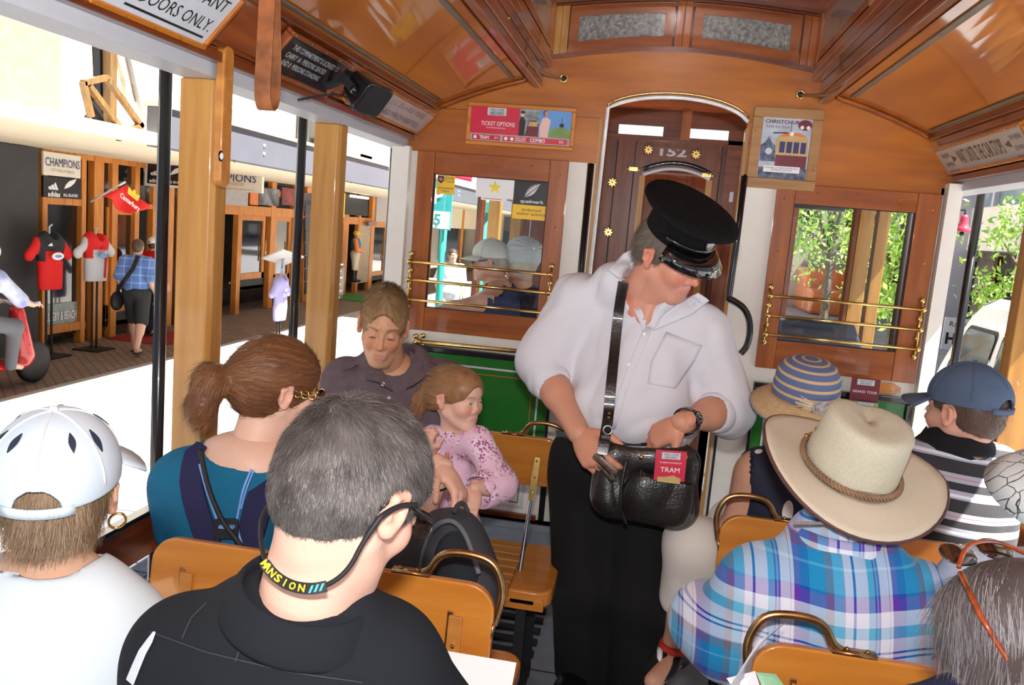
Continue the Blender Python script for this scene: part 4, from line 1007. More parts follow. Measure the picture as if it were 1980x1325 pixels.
# shirts on display stands
def stand_shirt(px, pt, pb, x, label, cols, logo, w=.25, sl=.16):
 top = W(px, pt, X=x); bot = W(px, pb, X=x); h = top.z - bot.z; c = (top + bot) / 2; y = c.y
 t = thing('display_shirt', label, 'shirt', (x, y, GZ))
 P = [cap((x, y + s * w * .42, c.z + h * .28), (x, y + s * w * .36, c.z - h * .42), w * .42, w * .36, k=.12, fl=.75, fa=(1, 0, 0)) for s in (-1, 1)] + [cap((x, y - w * .62, c.z + h * .37), (x, y + w * .62, c.z + h * .37), .065, k=.10, fl=.9, fa=(1, 0, 0)), cap((x, y - .08, c.z + h * .43), (x, y + .08, c.z + h * .43), .06, k=.1)]
 for s in (-1, 1): P.append(cap((x, y + s * w * .78, c.z + h * .35), (x, y + s * (w + sl * .62), c.z + h * .13), .060, .078, k=.05, fl=.65, fa=(1, 0, 0)))
 def cf(v):
  q = v - A3((x, y, c.z)); ay = np.abs(q[:, 1]); o_ = np.tile(A3(cols[0]), (len(v), 1))
  if cols[2]: o_[(q[:, 2] > h * .20 + .35 * ay * 0) | ((ay > w * .55) & (q[:, 2] > h * .02))] = cols[2]
  o_[ay > w * .93] = cols[1]; return o_
 part_sdf('shirt_body', P, .012, colmat('shirt_cloth', .85), t, disp=folds(.022, 8, 4), planes=[((x, y, c.z - h * .48), (0, 0, -1))], subs=[ellp((x + .06, y, c.z + h * .52), (.12, .085, .09))], colors=cf)
 O = Vector((x + .115, y, c.z))
 logo(t, O, h)
 MB().tube([(x, y - .05, GZ), (x, y - .05, bot.z + .1)], .016, 6).build('stand_leg', blackm, t); MB().tube([(x, y + .05, GZ), (x, y + .05, bot.z + .1)], .016, 6).build('stand_leg', blackm, t)
 MB().tube([(x, y, c.z + h * .5), (x, y, c.z + h * .62), (x, y + .05, c.z + h * .66)], .012, 6).build('hanger_hook', silver, t)
 MB().bx(x - .2, x + .2, y - .2, y + .2, GZ, GZ + .02).build('stand_base', blackm, t); return t
shr = cloth('shirt_red', (.68, .012, .012)); cr_, cw_, cb_, cl_ = (.68, .012, .012), (.55, .57, .62), (.02, .02, .025), (.40, .37, .68)
def lg1(t, O, h): PG(t, O + X_ * .01 + Z_ * h * .12, ell(0, 0, .11, .05), pr_wht, .01, 'badge', Y_, Z_); PG(t, O + X_ * .02 + Z_ * h * .12, ell(0, 0, .06, .018), pr_blu, .01, 'badge', Y_, Z_); three_bars(t, O - Y_ * .12 + Z_ * h * .30, .09, Y_, Z_, pr_wht)
def lg2(t, O, h): text('RUGBY', O + Z_ * h * .20, Y_, Z_, .18, shr, t, bold=.03, d=.01); PG(t, O + X_ * .005 + Z_ * h * .08, ell(0, 0, .09, .035), pr_blu, .01, 'badge', Y_, Z_); PG(t, O + Y_ * .06 - Z_ * h * .16, [(-.02, -.16), (.01, -.16), (.03, .14), (.0, .14)], shr, .01, 'stripe', Y_, Z_)
def lg3(t, O, h): text('NEW\nZEALAND', O + Z_ * h * .16, Y_, Z_, .26, pr_wht, t, h=.14, bold=.02, d=.0)
stand_shirt(95, 452, 562, -7.85, 'red and black sports shirt on a stand before the charcoal pier', (cr_, cr_, cb_), lg1)
stand_shirt(184, 455, 545, -7.75, 'white sports shirt with red shoulders on a stand beside the doorway', (cw_, cw_, cr_), lg2)
stand_shirt(541, 535, 622, -6.2, 'lilac shirt on a stand in front of the far shop doors', (cl_, cl_, None), lg3, w=.22)
# A-board, music stand sign, green mat, jockey statue
t = thing('pavement_board', 'black pavement board with white lines beside the middle post', 'sign', tuple(W(653, 575, X=-7.4)))
a = W(646, 520, X=-7.4); b = W(663, 578, X=-7.4); O = (a + b) / 2; MB().fbox(O, Y_, Z_, X_, -abs(b.y - a.y) / 2, abs(b.y - a.y) / 2, -abs(a.z - b.z) / 2, abs(a.z - b.z) / 2, -.04, 0).build('board', pr_blk, t)
for i in range(6): MB().fbox(O, Y_, Z_, X_, -.28, .22 - .1 * (i % 2), .45 - i * .16, .49 - i * .16, 0, .01).build('chalk_line', pr_wht, t)
t = thing('menu_stand', 'sloping menu stand outside the far shop doors', 'stand', tuple(W(547, 545, X=-7.2)))
q = W(548, 498, X=-7.2); MB().beam(q - Y_ * .5 + Z_ * .08, q + Y_ * .5 - Z_ * .08, .45, .03, up=(-.5, 0, 1)).build('menu_board', pr_wht, t); MB().tube([q, Vector((q.x, q.y, GZ))], .03, 8).build('leg', steel, t)
MB().bx(-8.2, -7.2, W(668, 548, X=-7.7).y, W(706, 548, X=-7.7).y, GZ, GZ + .02).build('grass_mat', mat('grass_mat', (.04, .22, .03), .9, bump=1, bscale=60), label='green mat under the jockey statue', cat='mat')
jq = W(684, 546, X=-7.9); jh = W(684, 450, X=-7.9).z - jq.z
t = thing('jockey_statue', 'painted jockey statue in yellow cap and orange sleeves on a green mat', 'statue', (jq.x, jq.y, GZ))
s_ = jh / 1.62; Jb = lambda x, y, z: Vector((jq.x, jq.y, jq.z)) + Vector((x, y, z)) * s_
part_sdf('jacket', [ellp(Jb(0, 0, 1.22), (.16 * s_, .20 * s_, .26 * s_), k=.05)], .03, cloth('statue_teal', (.03, .18, .26)), t)
part_sdf('sleeves', [cap(Jb(.05, -.20, 1.38), Jb(.12, -.22, 1.08), .085 * s_), cap(Jb(.12, -.22, 1.08), Jb(.25, .12, 1.02), .07 * s_, .05 * s_, k=.05)], .03, pr_ora, t)
part_sdf('breeches', [ellp(Jb(0, 0, .92), (.16 * s_, .2 * s_, .18 * s_)), cap(Jb(0, -.09, .88), Jb(.02, -.1, .42), .11 * s_, .07 * s_, k=.05), cap(Jb(0, .09, .88), Jb(.02, .1, .42), .11 * s_, .07 * s_, k=.05)], .03, cloth('statue_cream', (.62, .52, .36)), t)
part_sdf('boots', [cap(Jb(.02, -.1, .42), Jb(.0, -.1, .06), .065 * s_, .055 * s_), cap(Jb(.02, .1, .42), Jb(0, .1, .06), .065 * s_, .055 * s_), cap(Jb(0, -.1, .05), Jb(.15, -.06, .05), .05 * s_), cap(Jb(0, .1, .05), Jb(.15, .14, .05), .05 * s_)], .03, blackm, t, planes=[((0, 0, GZ + .02), (0, 0, -1))])
part_sdf('head', [ellp(Jb(.02, .02, 1.55), (.09 * s_, .09 * s_, .12 * s_)), cap(Jb(0, 0, 1.38), Jb(0, 0, 1.5), .05 * s_)], .025, mat('statue_skin', (.55, .28, .18), .5), t)
part_sdf('riding_cap', [ellp(Jb(0, 0, 1.60), (.11 * s_, .11 * s_, .085 * s_)), cap(Jb(.08, .06, 1.60), Jb(.15, .1, 1.58), .035 * s_)], .02, mat('statue_yellow', (.75, .48, .04), .4, coat=.4), t)
# things seen through the stickered end window: teal lamp posts, sign, barrier, far awning
for px, px2, nm, lb in ((848, 842, 'parking_sign_post', 'turquoise post with a parking sign behind the stickered window'), (925, 918, 'lamp_post', 'teal lamp post beyond the stickered window')):
 a = W(px - 4, 640, Y=9.5); t = thing(nm, lb, 'post', (a.x, a.y, GZ)); MB().tube([(a.x, a.y, GZ), (a.x, a.y, 2.4)], .042, 12).lathe([(.09, GZ), (.09, GZ + .4), (.06, GZ + .5)], 12, (a.x, a.y, 0)).build('post', pr_teal, t, smooth=True)
 if px < 900:
  b = W(848, 400, Y=9.45); w = .20; MB().fbox(b, X_, Z_, -Y_, -.18, .16, -.26, .30, 0, .02).build('sign_plate', mat('turquoise', (.05, .55, .55), .4), t); R2(t, b - Y_ * .021, -.17, .15, -.25, -.05, pr_wht, .002); text('P', b + Z_ * .12, X_, Z_, .12, pr_wht, t, n=.025, bold=.03); text('5', b - Z_ * .15 - Y_ * .003, X_, Z_, .08, pr_teal, t, n=.025, bold=.03)
 else: MB().bx(a.x - .09, a.x + .09, a.y - .09, a.y + .09, W(925, 390, Y=9.5).z - .12, W(925, 390, Y=9.5).z).build('collar', pr_teal, t)
q = W(890, 545, Y=10); t = thing('cycle_barrier', 'white tubular barrier beyond the stickered window', 'barrier', (q.x, q.y, GZ))
MB().tube([(q.x - .55, 10, GZ), (q.x - .55, 10, q.z), (q.x + .4, 10, q.z), (q.x + .4, 10, GZ)], .03, 8).build('rail', pr_wht, t)
q = W(880, 300, Y=17); t = thing('shop_awning', 'red and white striped awning seen through the stickered window', 'awning', tuple(q))
for i in range(6): MB().hexa([(q.x - 1.2 + i * .42, 16.6, q.z - .3 - .06 * i), (q.x - .78 + i * .42, 16.6, q.z - .36 - .06 * i), (q.x - .78 + i * .42, 18, q.z - .3), (q.x - 1.2 + i * .42, 18, q.z - .3), (q.x - 1.2 + i * .42, 16.6, q.z - .25 - .06 * i), (q.x - .78 + i * .42, 16.6, q.z - .31 - .06 * i), (q.x - .78 + i * .42, 18, q.z + .5), (q.x - 1.2 + i * .42, 18, q.z + .5)]).build('awning_stripe', pr_red if i % 2 else pr_wht, t)
# end-of-street buildings
t = thing('end_building', 'pale building closing the far end of the street, seen through the end windows', 'building', (-2, 40, GZ))
MB().bx(-14, 3, 40, 42, GZ, 9).build('wall', facw, t);
for i in range(8):
 MB().bx(-13 + i * 1.9, -11.8 + i * 1.9, 39.9, 40, 3, 5).build('window', shopglass, t); MB().bx(-13 + i * 1.9, -11.8 + i * 1.9, 39.85, 40, GZ + .3, 1.9).build('window', shopglass if i % 2 else pr_ora, t)
t = thing('brick_building', 'red brick building beyond the street trees on the right', 'building', (9, 36, GZ))
MB().bx(4, 16, 34, 38, GZ, 8).build('wall', brickmat('red_brick', (.42, .15, .09), (.34, .11, .07), (.4, .36, .3), 4), t)
for i in range(5): MB().bx(5 + i * 2.1, 6.2 + i * 2.1, 33.9, 34, 2.5, 4.5).build('window', shopglass, t)
# right-hand office building with columns
XR = 8.6
t = thing('office_building', 'white office building with lilac columns on the right side of the street', 'building', (XR + 2, 24, GZ))
def SR(px, py, x=XR): return W(px, py, X=x)
MB().bx(XR + .3, XR + 6, 8, 60, 1.9, 3.1).build('spandrel', facw, t); MB().bx(XR + .4, XR + 6, 8, 60, 3.1, 4.6).build('upper_windows', mat('office_glass', (.30, .42, .48), .1, coat=1, var=.3, scale=1), t); MB().bx(XR + .3, XR + 6, 8, 60, 4.6, 6.5).build('spandrel', facw, t)
MB().bx(XR + 1.6, XR + 6, 8, 60, GZ, 1.9).build('ground_floor', mat('marble_cladding', (.30, .27, .24), .35, var=.3, scale=2), t)
lil = mat('lilac_column', (.50, .49, .56), .6, var=.03)
for i in range(9): MB().bx(XR - .1, XR + .55, 10.5 + i * 5.2, 11.2 + i * 5.2, GZ, 6.5).build('column', lil, t)
for i in range(14):
 MB().bx(XR + 1.5, XR + 1.6, 9 + i * 3.3, 10.2 + i * 3.3, GZ + .1, 1.6).build('shop_window', shopglass, t); MB().bx(XR + .28, XR + .4, 9 + i * 2.6, 9.15 + i * 2.6, 3.1, 4.6).build('mullion', lil, t)
 MB().bx(XR + 1.45, XR + 1.62, 10.3 + i * 3.3, 10.6 + i * 3.3, GZ, 1.8).build('timber_jamb', wdZ, t)
q = SR(1858, 655, 8.0); tt = thing('pavement_board', 'white Hi-Fi pavement board in front of the office building', 'sign', (q.x, q.y, GZ))
a = SR(1843, 628, 8.0); b = SR(1872, 668, 8.0); O = (a + b) / 2; ww = abs(b.x - a.x) + .9; MB().fbox(O, X_, Z_, -Y_, -.42, .42, -.42, .42, -.04, 0).build('board', pr_wht, tt); text('HI-FI', O - Z_ * .12, X_, Z_, .7, pr_blk, tt, h=.3, bold=.04, d=.01); text('Rathach', O + Z_ * .26, X_, Z_, .6, pr_blk, tt, d=.01)
MB().bx(4.9, 60, -8, 60, GZ - .1, GZ + .01).build('footpath', mat('right_paving', (.36, .35, .36), .8, var=.1, scale=3), kind='structure')
for x in (1.9, 2.15): MB().bx(x, x + .1, 2, 40, GZ - .02, GZ - .016).build('trim_2' if x < 2 else 'trim_3', pr_yel, kind='structure')
# red bell lamp
q = W(1862, 437, Y=6.0); t = thing('bell_lamp', 'red bell-shaped lamp on a black arm left of the right outer pole', 'lamp', tuple(q))
MB().lathe([(.005, .075), (.022, .07), (.026, .05), (.028, .02), (.04, -.01), (.062, -.035), (.058, -.04), (0, -.02)], 20, q).build('bell', mat('pink_red_enamel', (.75, .06, .10), .3, coat=.6), t, smooth=True)
MB().tube([q + Z_ * .07, q + Z_ * .105, q + Vector((-.12, 0, .105)), q + Vector((-.30, .1, .105))], .008, 6).sph(q - Z_ * .05, .016, 8).build('arm', blackm, t)
MB().tube([(q.x - .30, q.y + .1, GZ), (q.x - .30, q.y + .1, q.z + .3)], .03, 8).build('standard', blackm, t, smooth=True)
# white van
def van():
 t = thing('van', 'white high-roofed van parked beyond the blue cap on the right', 'van', (4.3, 8.0, GZ))
 x0, x1, yb, yf = 3.12, 4.82, 4.9, 9.55
 sec = [(0, .35), (.0, .95), (.07, 1.32), (.20, 1.72), (.34, 1.90), (.60, 1.97)]
 P = [(yb, .30), (yb, 1.0), (yb + .08, 1.75), (yb + .25, 1.95), (yf - .80, 1.98), (yf - .62, 1.86), (yf - .12, 1.16), (yf - .02, .95), (yf, .35)]
 def xin(z):
  for (a, za), (b, zb) in zip(sec, sec[1:]):
   if z <= zb: return a + (b - a) * (z - za) / (zb - za) if zb > za else a
  return .6
 n = 12; V_ = []; F_ = []
 prof = []
 for (a, za), (b, zb) in zip(P, P[1:]):
  for k in range(4): prof.append((a + (b - a) * k / 4, za + (zb - za) * k / 4))
 prof.append(P[-1]); m = len(prof); W_2 = (x1 - x0) / 2
 for y, z in prof:
  i_ = xin(z); hw = W_2 - i_ * .55
  for k in range(n + 1): V_.append(((x0 + x1) / 2 - hw + 2 * hw * k / n, y, GZ + z + (.03 * math.sin(PI * k / n) if z > 1.7 else 0)))
 for i in range(m - 1):
  for k in range(n): F_.append((i * (n + 1) + k, i * (n + 1) + k + 1, (i + 1) * (n + 1) + k + 1, (i + 1) * (n + 1) + k))
 def yr(z, back):
  pts = P[:4] if back else P[4:][::-1]
  for (a, za), (b, zb) in zip(pts, pts[1:]):
   if za <= z <= zb: return a + (b - a) * (z - za) / (zb - za)
  return pts[-1][0]
 zs = [.35, .6, .95, 1.05, 1.15, 1.3, 1.45, 1.6, 1.72, 1.85, 1.94]
 for sg in (-1, 1):
  b0 = len(V_)
  for z in zs:
   hw = W_2 - xin(z) * .55; a, b = yr(z, True), yr(z, False)
   for k in range(9): V_.append(((x0 + x1) / 2 + sg * hw, a + (b - a) * k / 8, GZ + z))
  for i in range(len(zs) - 1):
   for k in range(8): F_.append((b0 + i * 9 + k, b0 + i * 9 + k + 1, b0 + (i + 1) * 9 + k + 1, b0 + (i + 1) * 9 + k))
 MB().add(V_, F_).build('bodywork', mat('van_white', (.80, .82, .82), .25, var=.01, coat=.6), t, smooth=False)
 wg = mat('van_glass', (.10, .20, .22), .08, var=.8, scale=2.5, coat=1)
 for k, (ya, yb_) in enumerate(((yf - 1.30, yf - .42), (yf - 2.50, yf - 1.40), (yf - 3.75, yf - 2.62))):
  for (m_, nm, g, o_) in ((blackm, 'window_seal', 0, .004), (wg, 'side_window', .035, .010)):
   q = []
   for (y, z) in rrect(yb_ - ya - 2 * g, .50 - 2 * g, .07, 3, (ya + yb_) / 2, 1.40):
    if k == 0: y = y + (1.40 - z) * .55 * (y - ya) / (yb_ - ya)
    q.append(Vector(((x0 + x1) / 2 - W_2 + xin(z) * .55 - o_, y, GZ + z)))
   q = q[::-1]; MB().add(q + [v + X_ * .01 for v in q], [tuple(range(len(q))), tuple(range(len(q), 2 * len(q)))[::-1]]).build(nm, m_, t)
 for y in (yb + .9, yf - .85):
  for x in (x0 + .1, x1 - .1): MB().lathe([(.0, -.09), (.33, -.09), (.35, -.05), (.35, .05), (.33, .09), (.2, .09), (0, .07)], 24, (x, y, GZ + .33), M=Matrix.Rotation(R(90), 3, 'Y')).build('wheel', blackm, t, smooth=True)
 O = Vector((x0 - .004, yf - 2.1, GZ + .92)); text('SHUTTLE', O, -Y_, Z_, .9, mat('van_lettering', (.35, .40, .62), .4), t, h=.18, bold=.02, shear=.2)
 PG(t, O + Z_ * .06, [(-.75, .0), (-.3, .16), (.5, .10), (.5, .13), (-.3, .20), (-.78, .03)], pr_yel, .004, 'swoosh', -Y_, Z_)
 MB().beam((x0 - .12, yf - .8, GZ + 1.15), (x0 - .02, yf - .85, GZ + 1.15), .2, .03).build('door_mirror', blackm, t, bevel=.01)
 MB().bx(x0 - .01, x1 + .01, yb + .1, yf - .1, GZ + .28, GZ + .36).build('sill', blackm, t)
van()
# street trees: trunk, limbs and crowns of separate leaf blades
def tree(x, y, h, r, name, label, seed, n=2600, lf=.055, col=(.20, .42, .05), col2=(.45, .62, .12), zlow=.45):
 rg = np.random.default_rng(seed); t = thing(name, label, 'tree', (x, y, GZ), 'street trees on the right')
 m = MB().tube([(x, y, GZ), (x + .05, y, GZ + h * .3), (x, y + .05, GZ + h * .6), (x + .1, y, GZ + h * .9)], [.09, .07, .05, .02], 8)
 cl = []
 for i in range(16):
  a = rg.random() * 6.28; q = A3((x, y, GZ + h * (zlow + (1 - zlow) * rg.random()))) + A3((math.cos(a), math.sin(a), .1)) * r * (.2 + .7 * rg.random()); cl.append(q)
  if i < 9: m.tube([(x, y, GZ + h * .5), tuple((q + A3((x, y, GZ + h * .5))) / 2 + A3((0, 0, .1))), tuple(q)], [.035, .02, .01], 5)
 m.build('trunk', mat('bark', (.16, .12, .09), .9, var=.3), t)
 c = np.array(cl)[rg.integers(0, 16, n)] + rg.normal(size=(n, 3)) * r * .23
 d = rg.normal(size=(n, 3)); d[:, 2] -= .4; d /= np.linalg.norm(d, axis=1)[:, None]; s = np.cross(d, rg.normal(size=(n, 3))); s /= np.linalg.norm(s, axis=1)[:, None]
 l = lf * (.7 + .6 * rg.random(n))[:, None]; V_ = np.stack([c - d * l, c + s * l * .42, c + d * l, c - s * l * .42], 1).reshape(-1, 3); F_ = np.arange(4 * n).reshape(-1, 4)
 k = rg.random((n, 1)); cols = np.repeat(A3(col) * (1 - k) + A3(col2) * k, 4, 0)
 o = arr_mesh('foliage', V_, F_, colmat('leaf', .55), t, False, cols); o['kind'] = 'stuff'
q = W(2015, 480, Y=13); tree(q.x, 13, 3.4, .75, 'street_tree', 'young street tree above the white van at the right edge', 3)
q = W(1725, 500, Y=12.0); tree(q.x + .1, 12.0, 3.5, .70, 'street_tree', 'street tree seen through the right half of the right end window', 5)
q = W(1600, 520, Y=15.0); tree(q.x, 15.0, 4.4, 1.2, 'street_tree', 'further street tree seen through the left half of the right end window', 8)
tag(MB().bx(5.6, 7.2, 32, 35, GZ, .9).bx(5.6, 7.2, 30.8, 32, GZ, .2).build('car', mat('orange_car', (.75, .18, .03), .3, coat=.6), bevel=.15, seg=3), 'orange vehicle far down the street behind the right end window', 'car')
# ------------------------------------------------------------------ seats
def seat_back(xl, xr, y, zt, h, lean, label, handle=None, slots=(), sg=1):
 """walk-over seat back; lean>0 tips the top towards the camera"""
 t = thing('tram_seat_back', label, 'seat back', ((xl + xr) / 2, y, zt - h))
 up = Vector((0, -math.sin(lean), math.cos(lean))); N = Vector((0, -math.cos(lean), -math.sin(lean)))
 O = Vector(((xl + xr) / 2, y, zt)) - up * h / 2
 bow = MB(); w = xr - xl; n = 14
 po = rrect(w, h, .055, 6)
 bow.prism(po, O, X_, up, N, -.011, .011).build('back_panel', wseat, t, bevel=.005)
 for sx_ in slots:
  b = MB(); c = O + X_ * (sx_ - O.x)
  b.fbox(c, X_, up, N, -.014, .014, -h * .5 - .16, h * .18, .011, .021)
  s_ = b.build('support_arm', wseatY, t, bevel=.003)
  MB().fbox(c, X_, up, N, -.018, -.006, -h * .5 - .10, h * .22, .011, .015).build('slot_plate', bronze, s_, bevel=.002)
  MB().sph(c - up * .02 + N * .022, .005, 8).build('screw', brass, s_)
 if handle:
  xe, s2 = handle         # aisle end, direction to the aisle
  top = O + up * h / 2
  a = Vector((xe - s2 * .135, top.y, top.z)) ; e = Vector((xe, top.y, top.z))
  pts = [a - X_ * s2 * .015 + up * .004, a + up * .012, a + X_ * s2 * .012 + up * .038, a + X_ * s2 * .035 + up * .052, a + X_ * s2 * .08 + up * .054, a + X_ * s2 * .12 + up * .046, e + X_ * s2 * .004 + up * .018, e + X_ * s2 * .012 - up * .015, e + X_ * s2 * .006 - up * .05, e + X_ * s2 * .0 - up * .075]
  hd = MB().tube(smooth_pts(pts, 3), .0075, 10)
  hd.beam(a - X_ * s2 * .075 + up * .003, a + X_ * s2 * .002 + up * .003, .022, .006).beam(e - up * .07 + X_ * s2 * .002, e - up * .10 - X_ * s2 * .006, .02, .008, up=(1, 0, 0))
  hd.sph(a - X_ * s2 * .06 + up * .007, .005, 8).sph(a - X_ * s2 * .025 + up * .007, .005, 8)
  hd.build('handle', bronze, t, smooth=True)
 return t
def bench(xl, xr, y0, y1, z, label, aisle):
 t = thing('tram_bench', label, 'bench', ((xl + xr) / 2, (y0 + y1) / 2, 0))
 xa = xr if aisle > 0 else xl
 n = 7; w = (y1 - y0) / n
 xs0, xs1 = (xl, xr - .13) if aisle > 0 else (xl + .13, xr)
 for i in range(n):
  MB().bx(xs0, xs1, y0 + i * w + .003, y0 + (i + 1) * w - .003, z - .028, z - .004).build('slat', wseatY, t, bevel=.003)
 x0, x1 = sorted((xa - aisle * .13, xa))
 po = [(-.065 * aisle, -(y1 - y0) / 2)]
 r = .05; hw = .065; hh = (y1 - y0) / 2
 po = [(-hw, -hh), (hw - r, -hh)] + [(hw - r + r * math.cos(a), -hh + r + r * math.sin(a)) for a in [R(v) for v in (-70, -45, -20, 0)]] + [(hw - r + r * math.cos(a), hh - r + r * math.sin(a)) for a in [R(v) for v in (0, 20, 45, 70)]] + [(hw - r, hh), (-hw, hh)]
 if aisle < 0: po = [(-a, b) for a, b in po][::-1]
 MB().prism(po, Vector(((x0 + x1) / 2, (y0 + y1) / 2, 0)), X_, Y_, Z_, z - .05, z).build('end_block', wseat, t, bevel=.010, seg=3)
 MB().bx(xl, xr - .02, y0, y0 + .03, z - .06, z - .025).bx(xl, xr - .02, y1 - .03, y1, z - .06, z - .025).build('rail', wseat, t, bevel=.004)
 for x in (xa - aisle * .09, xa - aisle * .62):
  MB().beam((x, y0 + .05, 0), (x, y0 + .06, z - .05), .03, .02, up=(0, 1, 0)).beam((x, y1 - .05, 0), (x, y1 - .06, z - .05), .03, .02, up=(0, 1, 0)).beam((x, y0 + .05, .03), (x, y1 - .05, .03), .03, .02).build('leg', blackm, t)
 return t
SBX = -.228
seat_back(-.945, SBX, 1.49, .815, .20, -.12, 'honey wooden tram seat back in front of the grey-haired man, with a bronze corner handle', (SBX, 1), (-.30, -.86))
seat_back(-1.0, -.235, 2.715, .80, .175, .12, 'honey wooden seat back behind the father and the little girl', (-.235, 1))
seat_back(.245, .96, 2.17, .80, .20, -.10, 'honey wooden seat back behind the woman in the striped straw hat', (.245, -1), (.80,))
seat_back(.25, .98, 1.47, .80, .20, -.10, 'honey wooden seat back behind the man in the plaid shirt', (.25, -1), (.335, .8))
bench(-1.04, -.19, 2.28, 2.66, .45, 'slatted wooden bench with a rounded aisle end, under the father and girl', 1)
bench(-1.04, -.215, 1.56, 1.93, .45, 'slatted wooden bench under the ponytailed woman', 1)
bench(-1.04, -.235, .80, 1.17, .45, 'slatted wooden bench under the grey-haired man, only its aisle end in view', 1)
bench(.24, 1.07, 2.25, 2.62, .45, 'slatted wooden bench under the woman in the straw hat', -1)
bench(.25, 1.07, 1.56, 1.93, .45, 'slatted wooden bench under the man in the plaid shirt', -1)
bench(.25, 1.07, .75, 1.12, .45, 'slatted wooden bench in the right corner nearest the camera', -1)
# folding arm of the father's seat back
t = thing('seat_hinge', 'brass and steel swing arm on the aisle end of the father\'s seat back', 'hinge', (-.27, 2.65, .45))
a, b, c = W(1040, 884, Y=2.69), W(1027, 968, Y=2.66), W(1003, 1118, Y=2.40)
m = MB().ribbon([a, a * .5 + b * .5 , b], [.02, .026, .018], .008, -Y_);
for f in (.08, .45, .8): m.sph(a.lerp(b, f) - Y_ * .009, .005, 8)
m.build('arm_plate', brass, t, bevel=.002)
MB().tube([b + Z_ * .01, b, c], .007, 8).build('rod', steel, t, smooth=True)
# ------------------------------------------------------------------ signs inside the car
fL = (BL - AL); FLL = fL.length; VL = fL.normalized(); UL = Y_.copy(); NL = UL.cross(VL)
fR = (BR - AR); VR = fR.normalized(); UR = -Y_; NR = UR.cross(VR)
def frieze_sign(px0, py0, px1, py1, side_, name, label, face, fr, h, off=.03, v0=.5):
 A, Vv, U, N = (AL, VL, UL, NL) if side_ < 0 else (AR, VR, UR, NR)
 P0 = A + N * off; a = WP(px0, py0, P0, N); b = WP(px1, py1, P0, N)
 w = abs(b.y - a.y); O = Vector((0, (a.y + b.y) / 2, 0)) + Vector((A.x, 0, A.z)) + Vv * (FLL * v0) + N * (off - .012)
 t = thing(name, label, 'sign', tuple(O))
 MB().fbox(O, U, Vv, N, -w / 2 + .006, w / 2 - .006, -h / 2 + .006, h / 2 - .006, -.01, .003).build('sign_face', face, t)
 MB().frame(O, U, Vv, N, w, h, .012, -.014, .010).build('sign_frame', fr, t, bevel=.003)
 k = max(2, int(w / .09))
 for i in range(k + 1):
  for s_ in (-1, 1): MB().sph(O + U * (-w / 2 + .012 + (w - .024) * i / k) + Vv * s_ * (h / 2 - .006) + N * .0105, .0028, 6).build('screw', bronze, t)
 return t, O, U, Vv, N, w, h
pr_pale = mat('sign_pale', (.56, .62, .68), .35, var=.04, coat=.3)
t, O, U, Vv, N, w, h = frieze_sign(230, -60, 466, 20, -1, 'notice_sign', 'pale framed notice in the top left corner, reading ONLY', pr_pale, woY, .155, v0=.52)
text('RELEVANT', O + Vv * .032 + U * (w / 2 - .13), U, Vv, .20, pr_blk, t, h=.030, n=.003)
text('DOORS ONLY.', O - Vv * .022 + U * (w / 2 - .155), U, Vv, .25, pr_blk, t, h=.030, n=.003)
MB().fbox(O, U, Vv, N, w / 2 - .30, w / 2 - .03, -.055, -.050, .003, .0042).build('underline', pr_blk, t)
t, O, U, Vv, N, w, h = frieze_sign(549, 90, 683, 136, -1, 'notice_sign', 'black framed notice about seated and standing persons, left of the loudspeaker', mat('sign_black', (.03, .022, .02), .12, coat=.8), wrY, .13)
for i, s_ in enumerate(('THIS COMPARTMENT IS LICENSED TO', 'CARRY 16  PERSONS SEATED', 'AND 0  PERSONS STANDING')):
 text(s_, O + Vv * (.028 - .025 * i) - U * (.03 if i else 0), U, Vv, w * (.72, .60, .58)[i], pr_pale, t, h=.016, n=.003)
t, O, U, Vv, N, w, h = frieze_sign(700, 168, 838, 232, -1, 'notice_sign', 'faded grey framed notice with red lettering, right of the loudspeaker', mat('sign_faded', (.46, .42, .44), .3, var=.1, coat=.4), woY, .115)
text('UNDER 12 YEARS FREE', O + Vv * .022 - U * .0, U, Vv, w * .8, mat('faded_red', (.38, .20, .20), .5), t, h=.022, n=.003)
text('SMOKING PROHIBITED', O - Vv * .024 + U * .02, U, Vv, w * .78, mat('faded_grey', (.20, .16, .16), .5), t, h=.022, n=.003)
t, O, U, Vv, N, w, h = frieze_sign(1806, 305, 1972, 245, 1, 'notice_sign', 'long framed notice reading WAIT UNTIL THE CAR STOPS on the right frieze', mat('sign_grey', (.45, .42, .38), .3, var=.05, coat=.3), woY, .115)
text('WAIT UNTIL THE CAR STOPS', O, U, Vv, w * .50, mat('faded_brown', (.16, .09, .04), .5), t, h=.055, n=.003, bold=.01)
for s_ in (-1, 1):
 for i, q in enumerate(('WHEN', 'LEAVING')):
  text(q, O + U * s_ * w * .385 + Vv * (.018 - .036 * i), U, Vv, w * .10, MATS['faded_brown'], t, h=.016, n=.003)
 for q in (-.045, .045): MB().fbox(O, U, Vv, N, s_ * w * .385 - w * .07, s_ * w * .385 + w * .07, q - .001, q + .001, .003, .004).build('rule', pr_blk, t)
 MB().prism([(s_ * w * .29, .006), (s_ * w * .32, .012), (s_ * w * .32, -.012), (s_ * w * .29, -.006), (s_ * w * .272, 0)][::s_], O, U, Vv, N, .003, .0045).build('pointing_hand', MATS['faded_brown'], t)
